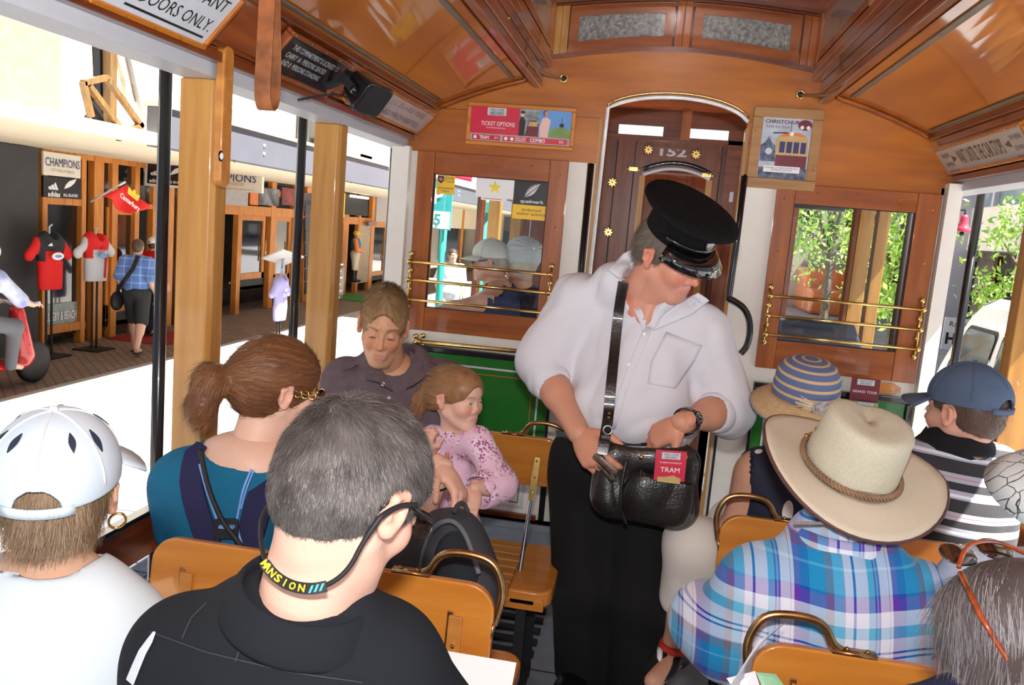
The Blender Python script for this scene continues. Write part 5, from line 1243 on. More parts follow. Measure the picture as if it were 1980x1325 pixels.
def picture(px, py, py2, w, h, b, name, label, frame_m, face_m, n=.018, bev=.005):
 O = W(px, py, Y=D - n); t = thing(name, label, 'poster', tuple(O))
 MB().frame(O, X_, Z_, -Y_, w, h, b, -n, .006).build('picture_frame', frame_m, t, bevel=bev, seg=3)
 MB().fbox(O, X_, Z_, -Y_, -w / 2 + b * .7, w / 2 - b * .7, -h / 2 + b * .7, h / 2 - b * .7, -n, 0).build('print', face_m, t)
 return t, O
# ticket options poster
t, O = picture(1006, 244, 0, .445, .170, .017, 'ticket_poster', 'red ticket options poster in a wooden frame left of the arched doorway', wseat, pr_red)
R2(t, O, -.205, .205, -.067, -.038, pr_gry, .0004)
R2(t, O, -.196, -.080, -.063, -.043, pr_red, .001); R2(t, O, -.068, .196, -.063, -.043, pr_red, .001)
text('TRAM', O + X_ * -.145 - Z_ * .053, X_, Z_, .040, pr_wht, t, h=.014, n=.001, bold=.02)
text('$15', O + X_ * -.095 - Z_ * .053, X_, Z_, .014, pr_wht, t, h=.010, n=.001)
text('TRAM AND\nGONDOLA', O + X_ * .005 - Z_ * .053, X_, Z_, .046, pr_wht, t, h=.015, n=.001, bold=.01)
text('COMBO', O + X_ * .075 - Z_ * .053, X_, Z_, .062, pr_wht, t, h=.015, n=.001, bold=.02)
text('$35', O + X_ * .172 - Z_ * .053, X_, Z_, .018, pr_wht, t, h=.011, n=.001)
for u in (-.183, -.055, -.030): PG(t, O, ell(u, -.053, .007, .007), pr_wht, .0014)
text('TICKET OPTIONS', O + X_ * -.092 + Z_ * .003, X_, Z_, .140, pr_wht, t, h=.017, n=.0004)
R2(t, O, -.14, -.06, -.014, -.0125, pr_wht, .001)
PG(t, O, rrect(.078, .030, .004, 3, -.10, .051), pr_pale, .0008)
text('WELCOME', O + X_ * -.10 + Z_ * .057, X_, Z_, .056, pr_blk, t, h=.010, n=.0008); text('ABOARD', O + X_ * -.10 + Z_ * .044, X_, Z_, .060, pr_blk, t, h=.013, n=.0008, bold=.01)
R2(t, O, -.005, .075, -.038, .068, mat('print_slate', (.35, .40, .42), .5, var=.3, scale=40), .0005); R2(t, O, .075, .205, -.038, .068, pr_blu, .0005)
PG(t, O, [(.11, -.038), (.205, -.038), (.205, -.005), (.17, .005), (.13, .0)], pr_grn)
PG(t, O, [(.02, -.038), (.075, -.038), (.075, .012), (.06, .026), (.035, .024), (.028, .0)], pr_mar); PG(t, O, [(.032, .002), (.07, .002), (.07, .02), (.036, .02)], pr_tan, .001)
PG(t, O, [(-.005, -.038), (.018, -.038), (.020, .02), (.012, .036), (-.001, .036), (-.005, .02)], pr_blk, .001); PG(t, O, ell(.006, .046, .007, .009), pr_pnk, .0012); PG(t, O, ell(.007, .055, .010, .006), pr_blk, .0014)
PG(t, O, [(.082, -.038), (.115, -.038), (.118, .0), (.122, .03), (.105, .042), (.088, .035), (.078, .0)], pr_pnk, .0012); PG(t, O, ell(.102, .054, .007, .010), mat('print_skin', (.60, .33, .22), .5), .0014); PG(t, O, ell(.098, .056, .008, .012), pr_mar, .0011)
PG(t, O, ell(.168, .012, .010, .008), pr_blk, .001); R2(t, O, .167, .169, .012, .045, pr_blk, .001)
for u in (-.214, .214): MB().sph(O + X_ * u - Y_ * .007, .003, 6).build('screw', brass, t)
# tram print poster
t, O = picture(1517, 288, 0, .258, .305, .038, 'tram_poster', 'tram painting print in a wide wooden frame right of the arched doorway', mat('oak_frame', (.42, .23, .09), .5, col2=(.30, .15, .05), stretch=(1, 9, 9), scale=4), mat('print_sky', (.52, .60, .72), .3, var=.15, scale=20, coat=.4), n=.022, bev=.003)
text('CHRISTCHURCH', O + X_ * -.005 + Z_ * .100, X_, Z_, .155, pr_mar, t, h=.014, n=.0004, bold=.02)
text('from the tram', O + X_ * -.035 + Z_ * .082, X_, Z_, .088, mat('print_mauve', (.35, .12, .22), .5), t, h=.012, n=.0004)
PG(t, O, [(-.088, -.05), (-.09, .01), (-.075, .02), (-.062, .045), (-.05, .02), (-.035, .01), (-.03, -.05)], mat('print_stone', (.16, .20, .34), .5, var=.4, scale=60)); PG(t, O, ell(-.058, -.012, .013, .013), pr_pale, .001)
PG(t, O, [(-.035, .035), (-.02, .05), (.03, .058), (.075, .05), (.085, .035), (.085, -.07), (-.03, -.07)], pr_tan); PG(t, O, [(-.028, .045), (0, .062), (.05, .062), (.075, .048), (.03, .05)], pr_ora, .001)
PG(t, O, ell(.02, .057, .008, .008), pr_wht, .0014)
for u in (-.02, .006, .032, .058): R2(t, O, u, u + .02, -.015, .027, pr_nvy, .0012)
R2(t, O, -.030, .085, -.072, -.024, pr_mar, .001); R2(t, O, -.089, .089, -.114, -.072, mat('print_dusk', (.16, .20, .30), .5, var=.4, scale=50), .0005)
R2(t, O, -.07, .065, -.090, -.066, pr_wht, .0014); text('AVAILABLE AT TRAM STATION SHOP\nCATHEDRAL JUNCTION', O + X_ * -.003 - Z_ * .078, X_, Z_, .122, pr_nvy, t, h=.016, n=.0014)
PG(t, O, ell(.065, .092, .026, .020), pr_mar, .0008); PG(t, O, ell(.055, .083, .007, .007), pr_wht, .0012); PG(t, O, ell(.078, .083, .007, .007), pr_wht, .0012); R2(t, O, .014, .016, .06, .10, pr_blk, .001)
PG(t, O, [(-.05, .055), (-.048, .060), (.0, .062), (.01, .058)], pr_blk, .001)
for u, v in ((-.118, .06), (.115, -.075)): MB().sph(O + X_ * u + Z_ * v - Y_ * .007, .003, 6).build('screw', brass, t)
# stickers on the left window (inside face of the pane)
def sticker(px0, py0, px1, py1, name, label, m):
 a, b = W(px0, py0, Y=D - .004), W(px1, py1, Y=D - .004); O = Vector(((a.x + b.x) / 2, D - .004, (a.z + b.z) / 2)); w, h = abs(b.x - a.x), abs(a.z - b.z)
 t = thing(name, label, 'sticker', tuple(O)); R2(t, O, -w / 2, w / 2, -h / 2, h / 2, m, .0006, 'sticker_sheet'); return t, O, w, h
t, O, w, h = sticker(846, 338, 878, 377, 'window_sticker', 'small yellow Club Card sticker in the upper left of the window', pr_yel)
text('Club\nCard', O + X_ * w * .18 + Z_ * h * .28, X_, Z_, w * .5, pr_nvy, t, h=h * .30, n=.0006); text('Accepted\nHere', O - Z_ * h * .25, X_, Z_, w * .78, pr_nvy, t, h=h * .28, n=.0006)
PG(t, O, [(-w * .46, h * .45), (-w * .12, h * .45), (-w * .12, h * .2), (-w * .28, h * .05), (-w * .46, h * .2)], pr_nvy, .001); PG(t, O, ell(-w * .29, h * .28, w * .1, h * .08), pr_ora, .0014)
t, O, w, h = sticker(922, 340, 992, 386, 'window_card', 'white laminated card with a yellow star, between the two yellow stickers', pr_wht)
PG(t, O, [((.34 if i % 2 == 0 else .15) * h * math.sin(R(36 * i)), (.34 if i % 2 == 0 else .15) * h * math.cos(R(36 * i)) + h * .0) for i in range(10)], mat('print_bright_yellow', (.90, .80, .08), .4), .001)
R2(t, O, -w * .46, w * .46, h * .42, h * .44, pr_gry, .001)
PG(t, O + Z_ * -h * .56, rrect(w * .7, h * .14, .006, 3), pr_wht, .0004); R2(t, O, -w * .28, w * .2, -h * .56, -h * .53, redl, .001)
t, O, w, h = sticker(996, 345, 1062, 428, 'window_sticker', 'black and yellow visitor activity sticker with a silver fern, by the window\'s right edge', pr_blk)
R2(t, O, -w / 2, w / 2, -h / 2, -h * .14, pr_yel, .0009)
text('qualmark', O - Z_ * h * .06, X_, Z_, w * .62, pr_wht, t, h=h * .11, n=.0006, bold=.01); text('endorsed\nvisitor activity', O - Z_ * h * .32, X_, Z_, w * .78, pr_blk, t, h=h * .20, n=.0009)
def fern(t, O, s, m, U=X_, Vv=Z_):
 M_ = MB(); N = U.cross(Vv)
 sp = [(-.5 + .9 * f, -.42 + .85 * f ** .75 + .0) for f in [i / 12 for i in range(13)]]
 for i, (a, b) in enumerate(sp[1:], 1):
  l = .26 * math.sin(PI * min(1, (i / 12) ** .7)) + .03
  M_.prism([(x * s, y * s) for x, y in ((a - .012, b), (a + .012, b - .01), (a + .05, b + l * .2), (a + .02 - l * .25, b + l))], O, U, Vv, N, 0, .0012)
  M_.prism([(x * s, y * s) for x, y in ((a, b), (a - .01, b - .015), (a + l * .55, b - l * .75), (a + l * .75, b - l * .5))], O, U, Vv, N, 0, .0012)
 for (a, b), (c, d) in zip(sp, sp[1:]): M_.prism([(x * s, y * s) for x, y in ((a, b - .02), (c, d - .02), (c, d + .02), (a, b + .02))], O, U, Vv, N, 0, .0014)
 return M_.build('fern_emblem', m, t)
fern(t, O + Z_ * h * .22 - Y_ * .0006, h * .40, pr_wht)
# loudspeaker on the left frieze
sp = W(712, 183, X=-.86)
t = thing('loudspeaker', 'black loudspeaker on a bracket over the middle post', 'speaker', tuple(sp))
ax = Vector((.62, -.25, -.55)).normalized(); ux = Vector((.35, .93, -.05)); ux = (ux - ax * ux.dot(ax)).normalized(); vx = ax.cross(ux)
b = MB(); q = lambda s, n: [sp + ux * (a * s) + vx * (c * s) + ax * n for a, c in rrect(.115, .10, .018, 3)]
vs = q(.72, -.055) + q(1, .015) + q(1, .03); k = len(q(1, 0))
fs = [tuple(range(k))[::-1]] + [(j * k + i, j * k + (i + 1) % k, (j + 1) * k + (i + 1) % k, (j + 1) * k + i) for j in (0, 1) for i in range(k)] + [tuple(range(2 * k, 3 * k))]
b.add(vs, fs).build('cabinet', black, t, bevel=.004)
MB().prism(rrect(.102, .088, .014, 3), sp, ux, vx, ax, .03, .033).build('grille', blackm, t)
MB().ribbon([sp - ux * .062 - ax * .005, sp - ux * .066 - ax * .06, sp - ux * .03 - ax * .085, sp + ux * .03 - ax * .085], .025, .004, -ux).beam(sp - ax * .085, Vector((-1.0, sp.y + .03, 1.86)), .03, .012).build('bracket', blackm, t)
MB().sph(sp - ux * .064, .012, 10).build('knob', black, t, smooth=True)
MB().tube(smooth_pts([sp - ax * .06 - vx * .03, sp - ax * .05 - Z_ * .07, sp - ax * .09 - Z_ * .06 - Y_ * .06, Vector((-1.03, sp.y - .1, 1.80))], 3), .0035, 6).build('cable', blackm, t, smooth=True)
# leather hanging strap
s0 = W(520, -60, X=-.80); s1 = W(516, 212, X=-.80)
yy = s1.y
t = thing('hanging_strap', 'brown leather hanging strap looped from the ceiling at upper left', 'strap', (s1.x, yy, s1.z))
p = [Vector((s1.x, yy - .014, s0.z + .02)), Vector((s1.x, yy - .018, s1.z + .12)), Vector((s1.x, yy - .022, s1.z + .03)), Vector((s1.x, yy - .012, s1.z + .004)), Vector((s1.x, yy + .004, s1.z)), Vector((s1.x, yy + .02, s1.z + .02)), Vector((s1.x, yy + .02, s1.z + .09)), Vector((s1.x, yy + .004, s1.z + .2)), Vector((s1.x, yy + .002, s0.z + .02))]
p = smooth_pts(p, 3); nn = []
for i in range(len(p)):
 tg = (p[min(i + 1, len(p) - 1)] - p[max(i - 1, 0)]).normalized(); nn.append(tg.cross(X_))
MB().ribbon(p, .034, .004, nn).build('loop', leatherb, t, bevel=.001)
# bell cords through brass hooks
def cord(pts, label):
 MB().tube(smooth_pts(pts, 3), .005, 6).build('signal_rope', mat('cord', (.30, .15, .07), .8, bump=.8, bscale=300), smooth=True, label=label, cat='rope')
def hook(P, s, label):
 t = thing('cord_hook', label, 'hook', tuple(P))
 MB().tube([P + Vector((.0, 0, .022)), P + Vector((0, 0, -.012))], .006, 8).sph(P - Z_ * .018, .008, 10).tube([P + Vector((0, -.012, .018)), P + Vector((0, .012, .018)), P + Vector((0, .018, .035))], .004, 6).build('hook_body', brass, t, smooth=True)
 MB().tube([P + Vector((s * .012 * math.cos(a), .012 * math.sin(a), -.0)) for a in [2 * PI * i / 12 for i in range(12)]], .003, 6, closed=True).build('ring', brass, t, smooth=True)
def rosette(px, py, label):
 c = W(px, py, Y=D - .006); t = thing('cord_eyelet', label, 'eyelet', tuple(c))
 m = MB()
 for i in range(9):
  a = 2 * PI * i / 9; m.sph(c + Vector((.016 * math.cos(a), 0, .016 * math.sin(a))), .0045, 6)
 m.tube([c + Vector((.013 * math.cos(2 * PI * i / 16), -.002, .013 * math.sin(2 * PI * i / 16))) for i in range(16)], .003, 6, closed=True).build('flange', brass, t, smooth=True)
 MB().sph(c, (.011, .003, .011), 12).build('hole', blackm, t)
rosette(1090, 152, 'brass rosette eyelet for the cord on the end wall, left of the doorway')
rosette(1548, 183, 'brass rosette eyelet for the cord on the end wall, right of the doorway')
h1 = W(978, 35, X=-.525); hook(h1, 1, 'brass cord hook on the left ceiling beam')
h2 = W(1698, 80, X=.565); hook(h2, -1, 'brass cord hook on the right ceiling beam')
cord([Vector((-.535, -.5, 2.10)), Vector((-.53, 1.2, 2.085)), h1 + Vector((.008, -.02, 0)), h1 + Vector((0, .3, -.03)), Vector((-.50, 3.1, 2.07)), W(1088, 153, Y=D)], 'brown bell cord running along the left ceiling beam')
cord([Vector((.57, -.5, 2.10)), Vector((.57, 1.2, 2.09)), h2 + Vector((-.008, -.02, 0)), h2 + Vector((-.0, .3, -.04)), Vector((.56, 3.1, 2.04)), W(1548, 184, Y=D)], 'brown bell cord running along the right ceiling beam')
# brochure rack by the right window
t = thing('brochure_rack', 'wooden brochure rack on the end wall below the right window', 'rack', tuple(W(1680, 770, Y=D - .03)))
c = W(1722, 752, Y=D - .008)
MB().prism([(-.06, -.022), (.012, -.022), (.022, -.012), (.036, -.010), (.036, .010), (.022, .012), (.012, .022), (-.06, .022)], c, X_, Z_, -Y_, 0, .008).build('bracket_plate', wseat, t, bevel=.002)
for dx, dz in ((-.0, .008), (-.0, -.008), (.02, 0)): MB().sph(c + Vector((dx, -.009, dz)), .003, 6).build('screw', brass, t)
c = W(1668, 790, Y=D - .04); MB().bx(c.x - .10, c.x + .05, c.y - .01, c.y + .03, c.z - .08, c.z + .03).build('holder', green, t, bevel=.003)
def booklet(px, py, Y, w, h, m, name, label, words, up=Z_, U=X_, wm=pr_wht, th=.004):
 O = W(px, py, Y=Y); N = U.cross(up); t = thing(name, label, 'booklet', tuple(O - up * h / 2))
 MB().fbox(O, U, up, N, -w / 2, w / 2, -h / 2, h / 2, -th, 0).build('cover', m, t)
 if name == 'folded_map': return t, O
 MB().fbox(O, U, up, N, -w * .30, w * .30, h * .24, h * .46, 0, .0006).build('badge', pr_pale, t)
 text('WELCOME\nABOARD', O + up * h * .35, U, up, w * .48, pr_blk, t, h=h * .16, n=.0007)
 for s_, v, ww, hh in words: text(s_, O + up * h * v, U, up, w * ww, wm, t, h=h * hh, n=.0003)
 return t, O
booklet(1672, 757, D - .07, .105, .10, pr_mar, 'tour_booklet', 'maroon grand tour booklet in the brochure rack', (('GRAND TOUR', -.02, .85, .10),))
booklet(1612, 750, D - .075, .06, .07, pr_teal, 'tour_booklet', 'small green booklet left of the maroon one in the rack', ())
booklet(1672, 795, D - .085, .09, .07, mat('print_sage', (.24, .36, .20), .4), 'tour_booklet', 'sage green booklet below the maroon one in the rack', ())
# ------------------------------------------------------------------ vestibule and the next car
D2 = 4.7
v = MB().bx(-1.13, 1.17, D + .05, D2 - .01, 2.24, 2.28).build('ceiling', wdX, kind='structure')
w2 = MB()
def nb(px, py, n=0): return W(px, py, Y=D2 - n)
xl, xr = nb(1168, 300).x, nb(1452, 330).x
dl, dr = nb(1236, 400).x, nb(1366, 400).x
zt = nb(1300, 326).z
zc = nb(1310, 271).z
wc = (dl + dr) / 2
m = MB(); m.bx(xl - .1, dl, D2, D2 + .04, 0, zc); m.bx(dr, xr + .14, D2, D2 + .04, 0, zc)
def a2(x): t = (x - wc) / ((dr - dl) / 2); return zt - .045 * t * t
for i in range(12):
 a = dl + (dr - dl) * i / 12; b = dl + (dr - dl) * (i + 1) / 12
 m.hexa([(a, D2, a2(a)), (b, D2, a2(b)), (b, D2 + .04, a2(b)), (a, D2 + .04, a2(a)), (a, D2, zc), (b, D2, zc), (b, D2 + .04, zc), (a, D2 + .04, zc)])
w2 = m.build('wall_next_car', wdZ, kind='structure')
MB().tube([(dl + (dr - dl) * i / 12, D2 - .01, a2(dl + (dr - dl) * i / 12)) for i in range(13)], .010, 6).build('arch_bead', silver, w2, smooth=True)
MB().tube([(dl + (dr - dl) * i / 12, D2 - .012, a2(dl + (dr - dl) * i / 12) + .03) for i in range(13)], .012, 6).build('arch_bead', black, w2, smooth=True)
for x in (dl, dr): MB().bx(x - .015, x + .015, D2 - .012, D2 + .05, 0, zt - .05).build('door_jamb', wpost, w2)
for x in (xl + .07, dl - .05, dr + .05, xr - .05): MB().bx(x - .003, x + .003, D2 - .003, D2, .2, zc - .02).build('panel_groove', blackm, w2)
b = nb(1303, 312); MB().frame(Vector((wc, D2, b.z)), X_, Z_, -Y_, .46, .15, .012, 0, .008).build('panel_frame', wdX, w2)
MB().bx(xl - .1, xr + .14, D2 - .02, D2, zc - .01, zc + .012).build('moulding', wdX, w2)
up2 = MB().bx(xl - .1, xr + .14, D2, D2 + .03, zc + .01, 2.35)
q = nb(1240, 255); q2 = nb(1365, 268)
u_ = MB().bx(xl - .1, xr + .14, D2 + .0, D2 + .03, zc, q.z - .035).bx(xl - .1, xr + .14, D2, D2 + .03, q.z + .035, 2.26)
for x0, x1 in ((xl - .1, nb(1196, 250).x), (nb(1283, 250).x, nb(1321, 260).x), (nb(1408, 270).x, xr + .14)): u_.bx(x0, x1, D2, D2 + .03, q.z - .035, q.z + .035)
u_.build('clerestory_panel', wdX, w2)
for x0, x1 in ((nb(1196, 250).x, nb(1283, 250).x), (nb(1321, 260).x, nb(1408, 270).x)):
 MB().bx(x0, x1, D2 + .01, D2 + .015, q.z - .035, q.z + .035).build('clerestory_pane', patglow, w2)
MB().bx(wc + .0, wc + .05, D2 - .03, D2, zc, 2.2).build('pilaster', wrZ, w2, bevel=.003)
# vestibule ceiling lights seen through the arch
for x0, x1 in ((wc - .42, wc - .04), (wc + .10, wc + .48)):
 MB().beam(((x0 + x1) / 2, 3.95, 2.22), ((x0 + x1) / 2, 4.45, 2.22), x1 - x0, .03).build('skylight_frame', wdX, v, bevel=.003)
 MB().beam(((x0 + x1) / 2, 4.0, 2.20), ((x0 + x1) / 2, 4.4, 2.20), x1 - x0 - .08, .01).build('skylight_pane', patglass, v)
text('152', nb(1302, 294), X_, Z_, .145, silver, w2, h=.05, bold=.03, name='lettering')
text('1', nb(1414, 380), X_, Z_, .02, silver, w2, h=.06, bold=.03)
def brass_star(px, py, r, label):
 c = nb(px, py, .008); m = MB()
 m.prism([((r if i % 2 == 0 else r * .45) * math.sin(2 * PI * i / 16), (r if i % 2 == 0 else r * .45) * math.cos(2 * PI * i / 16)) for i in range(16)], c, X_, Z_, -Y_, 0, .006)
 for i in range(8): m.sph(c + Vector((r * .95 * math.sin(2 * PI * i / 8), -.006, r * .95 * math.cos(2 * PI * i / 8))), r * .18, 6)
 m.sph(c, (r * .4, .008, r * .4), 8)
 m.build('brass_star', brass, smooth=False, label=label, cat='ornament')
brass_star(1254, 290, .030, 'brass star ornament left of the number 152')
brass_star(1346, 299, .030, 'brass star ornament right of the number 152')
brass_star(1184, 353, .030, 'upper brass star on the dark wood by the doorway\'s left edge')
brass_star(1176, 449, .030, 'lower brass star, beside the conductor\'s shoulder')
for px, py in ((1225, 327), (1366, 339)):
 c = nb(px, py, .01); MB().bx(c.x - .025, c.x + .025, c.y - .01, c.y, c.z - .012, c.z + .012).sph(c + X_ * .03, .008, 8).sph(c - X_ * .03, .008, 8).build('brass_catch', brass, w2, bevel=.002)
# inside the next car
n1 = MB().bx(-1.1, 1.15, D2 + 2.6, D2 + 2.65, 0, 2.2).build('wall_far_car', wdZ, kind='structure')
MB().bx(-.95, -.3, D2 + 2.58, D2 + 2.6, 1.0, 1.7).bx(.45, 1.05, D2 + 2.58, D2 + 2.6, 1.0, 1.7).build('pane', shopglass, n1)
tag(MB().bx(wc - .12, wc + .10, 5.9, 6.0, 1.98, 2.09).build('loudspeaker', black, bevel=.01), 'black speaker box under the ceiling of the next car, seen through its doorway', 'speaker')
MB().bx(-1.1, 1.15, D2 + .04, D2 + 2.6, -.06, 0).build('floor', grey, kind='structure')
MB().bx(-1.0, 1.05, D2 + 1.0, D2 + 2.6, 2.14, 2.18).build('ceiling', woY, kind='structure')
# posts of the next car seen through the end windows
def npost(px, w, lab, Y=D2):
 x = W(px, 480, Y=Y).x
 tag(MB().bx(x - w / 2, x + w / 2, Y, Y + .08, 0, 2.2).build('car_post', wpost if 1655 < px < 1720 else wdZ, bevel=.004), lab, 'post')
npost(922, .035, 'narrow brown post of the next car, seen through the stickered window', 4.9); npost(1012, .03, 'thin brown post of the next car right of the white puffy cap')
npost(1669, .075, 'broad honey post of the next car behind the right end window'); npost(1703, .06, 'second honey post of the next car, right of the broad one behind the glass')
npost(1650, .02, 'thin dark mullion post behind the right end window'); npost(1782, .05, 'post of the next car at the far right of the right end window')
MB().bx(.36, 1.15, D2, D2 + .05, 0, .95).build('next_car_dado', wdX, w2); MB().bx(-1.1, -.30, D2 + .2, D2 + .25, 0, .8).build('next_car_dado', wdX, w2)
for sg in (-1,):
 for y in (5.6, 6.5): MB().bx(sg * 1.1 - .04, sg * 1.1 + .04, y, y + .08, 0, 2.2).build('car_side_post', wpost, n1)
tag(MB().prism([(-.26, 0), (.26, 0), (.26, .42), (.2, .55), (-.2, .55), (-.26, .42)], Vector((.79, 4.25, .62)), X_, Z_, -Y_, -.04, .04).build('driver_seat', mat('blue_black_vinyl', (.03, .04, .07), .4, coat=.3), bevel=.02, seg=3), 'dark vinyl seat back in the vestibule behind the right window rails', 'seat')
MB().bx(.36, 1.15, D2 - .02, D2 + .0, 1.78, 2.1).bx(.33, .36, D2 - .02, D2, .9, 2.1).build('next_car_valance', wdX, w2)
MB().bx(.40, .46, D2 + .6, D2 + .66, 0, 2.0).bx(.30, 1.1, D2 + .6, D2 + .66, 1.75, 2.0).build('next_car_frame', blackm, w2)
for dx in (-.2, .2): MB().bx(.79 + dx - .02, .79 + dx + .02, 4.22, 4.28, 0, .64).build('seat_leg', blackm, bpy.data.objects['driver_seat'])
# ------------------------------------------------------------------ people in the tram
def j(px, py, Y): return W(px, py, Y=Y)
LIGHT = (.66, .38, .27); FAIR = (.72, .45, .34); RUDDY = (.62, .28, .18); TAN = (.56, .27, .15)
# ===== conductor
p = ppl('person in a white shirt and black peaked cap standing in the aisle', loc=(.02, 2.5, 0))
J = dict(pel=j(1195, 905, 2.52), che=j(1240, 650, 2.52), nk=j(1232, 560, 2.50), sL=j(1372, 640, 2.50), sR=j(1112, 575, 2.56), eR=j(1052, 715, 2.50), wR=j(1120, 838, 2.27), eL=j(1405, 790, 2.48), wL=j(1318, 818, 2.27),
         hR=j(1130, 930, 2.55), kR=j(1128, 1130, 2.53), aR=j(1124, 1318, 2.60), hL=j(1255, 945, 2.52), kL=j(1242, 1150, 2.50), aL=j(1228, 1345, 2.56))
J['aR'].z = .09; J['aL'].z = .09
side_, up_, fwd_ = frame_of(J)
Hc = Head(j(1296, 496, 2.43), (.74, -.52, -.42), (.10, -.25, 1), 1.03, fat=.006)
hd_ = make_head(Hc, p, (.64, .30, .21), neck_to=j(1238, 590, 2.50), neck_r=(.062, .075), lids='down', brow=(.25, .18, .12), lips=(.58, .2, .17), stub=(.40, .22, .17), ears=(1, 1), blush=.7)
P = torso_prims(J, .88, .80, .02) + [cap(j(1266, 556, 2.478), j(1249, 618, 2.445), .062, .032, k=.03)] + limb(J['sR'], J['eR'], J['wR'], (.042, .046, .033)) + limb(J['sL'], J['eL'], J['wL'], (.042, .046, .031))
for a in 'RL': P += limb(J['h' + a], J['k' + a], J['a' + a], (.085, .062, .045)) + [cap(J['a' + a], J['a' + a] + Vector((-.03, -.15, -.04)), .035, .03)]
fR = hand(J['wR'], j(1172, 925, 2.17), Vector((-.45, -.8, .2)), Vector((.7, -.3, .2)), 1.08, (.35, .5, .6, .65), .3)
fL_ = hand(J['wL'], j(1235, 862, 2.30), Vector((.1, -.6, .8)), Vector((-.3, -.5, -.5)), 1.0, (.4, .4, .4, .4), .3)
body_mesh(p, hd_, P, (.60, .29, .19), fine=(fR, fL_))
make_eyes(Hc, p)
# trousers
tr = []
for a in 'RL': tr += [cap(J['h' + a], J['k' + a], .115, .100, k=.05), cap(J['k' + a], J['a' + a] - Z_ * .03, .100, .095, k=.04)]
tr += [ellp(J['pel'] + Z_ * .03, (.21, .155, .14), k=.06)]
part_sdf('trousers', tr, .008, cloth('black_trousers', (.012, .012, .013), .9, bump=.1), p, disp=folds(.006, 11, 3, (1, 1, .35)), planes=[(J['aR'] - Z_ * .06, (0, 0, -1)), (j(1200, 842, 2.5), (-.05, 0, 1))])
for a in 'RL':
 q = J['a' + a]; part_sdf('shoe', [ellp(q + Vector((-.03, -.11, -.035)), (.05, .13, .045), head_rot((-.25, -1, 0))), cap(q, q - Z_ * .03, .045)], .008, black, p, planes=[(Vector((0, 0, .008)), (0, 0, -1))])
# shirt with rolled sleeves, open neck
def lerpv(a, b, t): return a.lerp(b, t)
sh = torso_prims(J, 1.14, 1.10, .055)
side_, up_, fwd_ = frame_of(J)
sh += [ellp(j(1225, 790, 2.50), (.215, .165, .115), k=.05), cap(J['sR'] + side_ * -.02, J['sR'].lerp(J['eR'], .9) - side_ * -.012, .072, .080, k=.028), cap(J['sR'].lerp(J['eR'], .9), J['eR'].lerp(J['wR'], .12), .078, .070, k=.02), cap(J['sL'] + side_ * .02, J['eL'], .070, .080, k=.028), cap(J['eL'], J['eL'].lerp(J['wL'], .12), .076, .065, k=.02)]
sh += [cap(j(1190, 545, 2.50), j(1275, 560, 2.46), .062, .055, k=.04)]
vneck = [cap(j(1270, 546, 2.370), j(1248, 624, 2.408), .070, .018, k=.008), cap(j(1262, 520, 2.42), j(1240, 560, 2.48), .068, .068, k=.02)]
shirtm = cloth('white_shirt', (.66, .67, .73), .8, bs=700, bump=.08, var=.015)
shirt_o = part_sdf('shirt', sh, .006, shirtm, p, off=.008, subs=vneck, disp=lambda P: folds(.017, 10, 2, (1, 1, .55))(P) + folds(.009, 23, 5, (1, 1, .7))(P), planes=[(j(1200, 858, 2.5), (.03, 0, -1))])
for a, nm in (('R', 1), ('L', 1)):
 c = J['e' + a].lerp(J['w' + a], .15); d = (J['w' + a] - J['e' + a]).normalized()
 part_sdf('rolled_cuff', [cap(c - d * .022, c + d * .02, .073, .064, k=0)], .005, shirtm, p, disp=folds(.004, 30, 4), subs=[cap(c + d * .03, c + d * .1, .05, .05, k=.004)])
# collar flaps, placket, pocket, buttons
def patch(name, pts, material, parent, th=.003, n=None):
 """small cloth panel through 3-D corner points"""
 pts = [Vector(q) for q in pts]; N = Vector((0, 0, 0)); c = sum(pts, Vector()) / len(pts)
 for a, b in zip(pts, pts[1:] + pts[:1]): N += (a - c).cross(b - c)
 N.normalize();
 if N.dot(EYE - c) < 0: pts = pts[::-1]; N = -N
 k = len(pts); m = MB(); m.add(pts + [q + N * th for q in pts], [tuple(range(k))[::-1], tuple(range(k, 2 * k))] + [(i, (i + 1) % k, k + (i + 1) % k, k + i) for i in range(k)])
 return m.build(name, material, parent, bevel=.001)
def jj(L_): return [j(*q) for q in L_]
TS = bvh(shirt_o)
drape('collar', TS, [(1236, 476), (1206, 490), (1174, 522), (1200, 540), (1236, 552), (1250, 520)], shirtm, p, 2.38, .012, .005)
drape('collar', TS, [(1226, 545), (1206, 552), (1226, 600), (1246, 642), (1250, 622), (1236, 590)], shirtm, p, 2.28, .006, .004)
drape('collar', TS, [(1350, 566), (1370, 582), (1340, 606), (1306, 622), (1262, 640), (1280, 612), (1316, 584)], shirtm, p, 2.28, .010, .005)
drape('breast_pocket', TS, [(1288, 642), (1358, 668), (1342, 700), (1306, 752), (1252, 742), (1258, 700)], shirtm, p, 2.28, .003, .003, 5, 5)
drape('placket', TS, [(1246, 630), (1262, 634), (1218, 740), (1190, 830), (1176, 830), (1204, 735)], shirtm, p, 2.25, .0025, .003, 4, 6)
for px, py in ((1246, 646), (1216, 705), (1183, 795)): MB().lathe([(0, 0), (.0055, 0), (.0055, .0025), (.003, .003), (0, .002)], 12, on(TS, px, py, .006, 2.26), M=Matrix(head_rot((0, 0, 1), (0, -1, .1)).tolist())).build('button', pr_wht, p, smooth=True)
# chest hair patch reads on skin; belt
MB().ribbon(smooth_pts(jj([(1078, 842, 2.50), (1120, 848, 2.40), (1190, 850, 2.33), (1270, 852, 2.34), (1330, 850, 2.44)]), 3), .032, .004, -Y_).build('belt', leather, p)
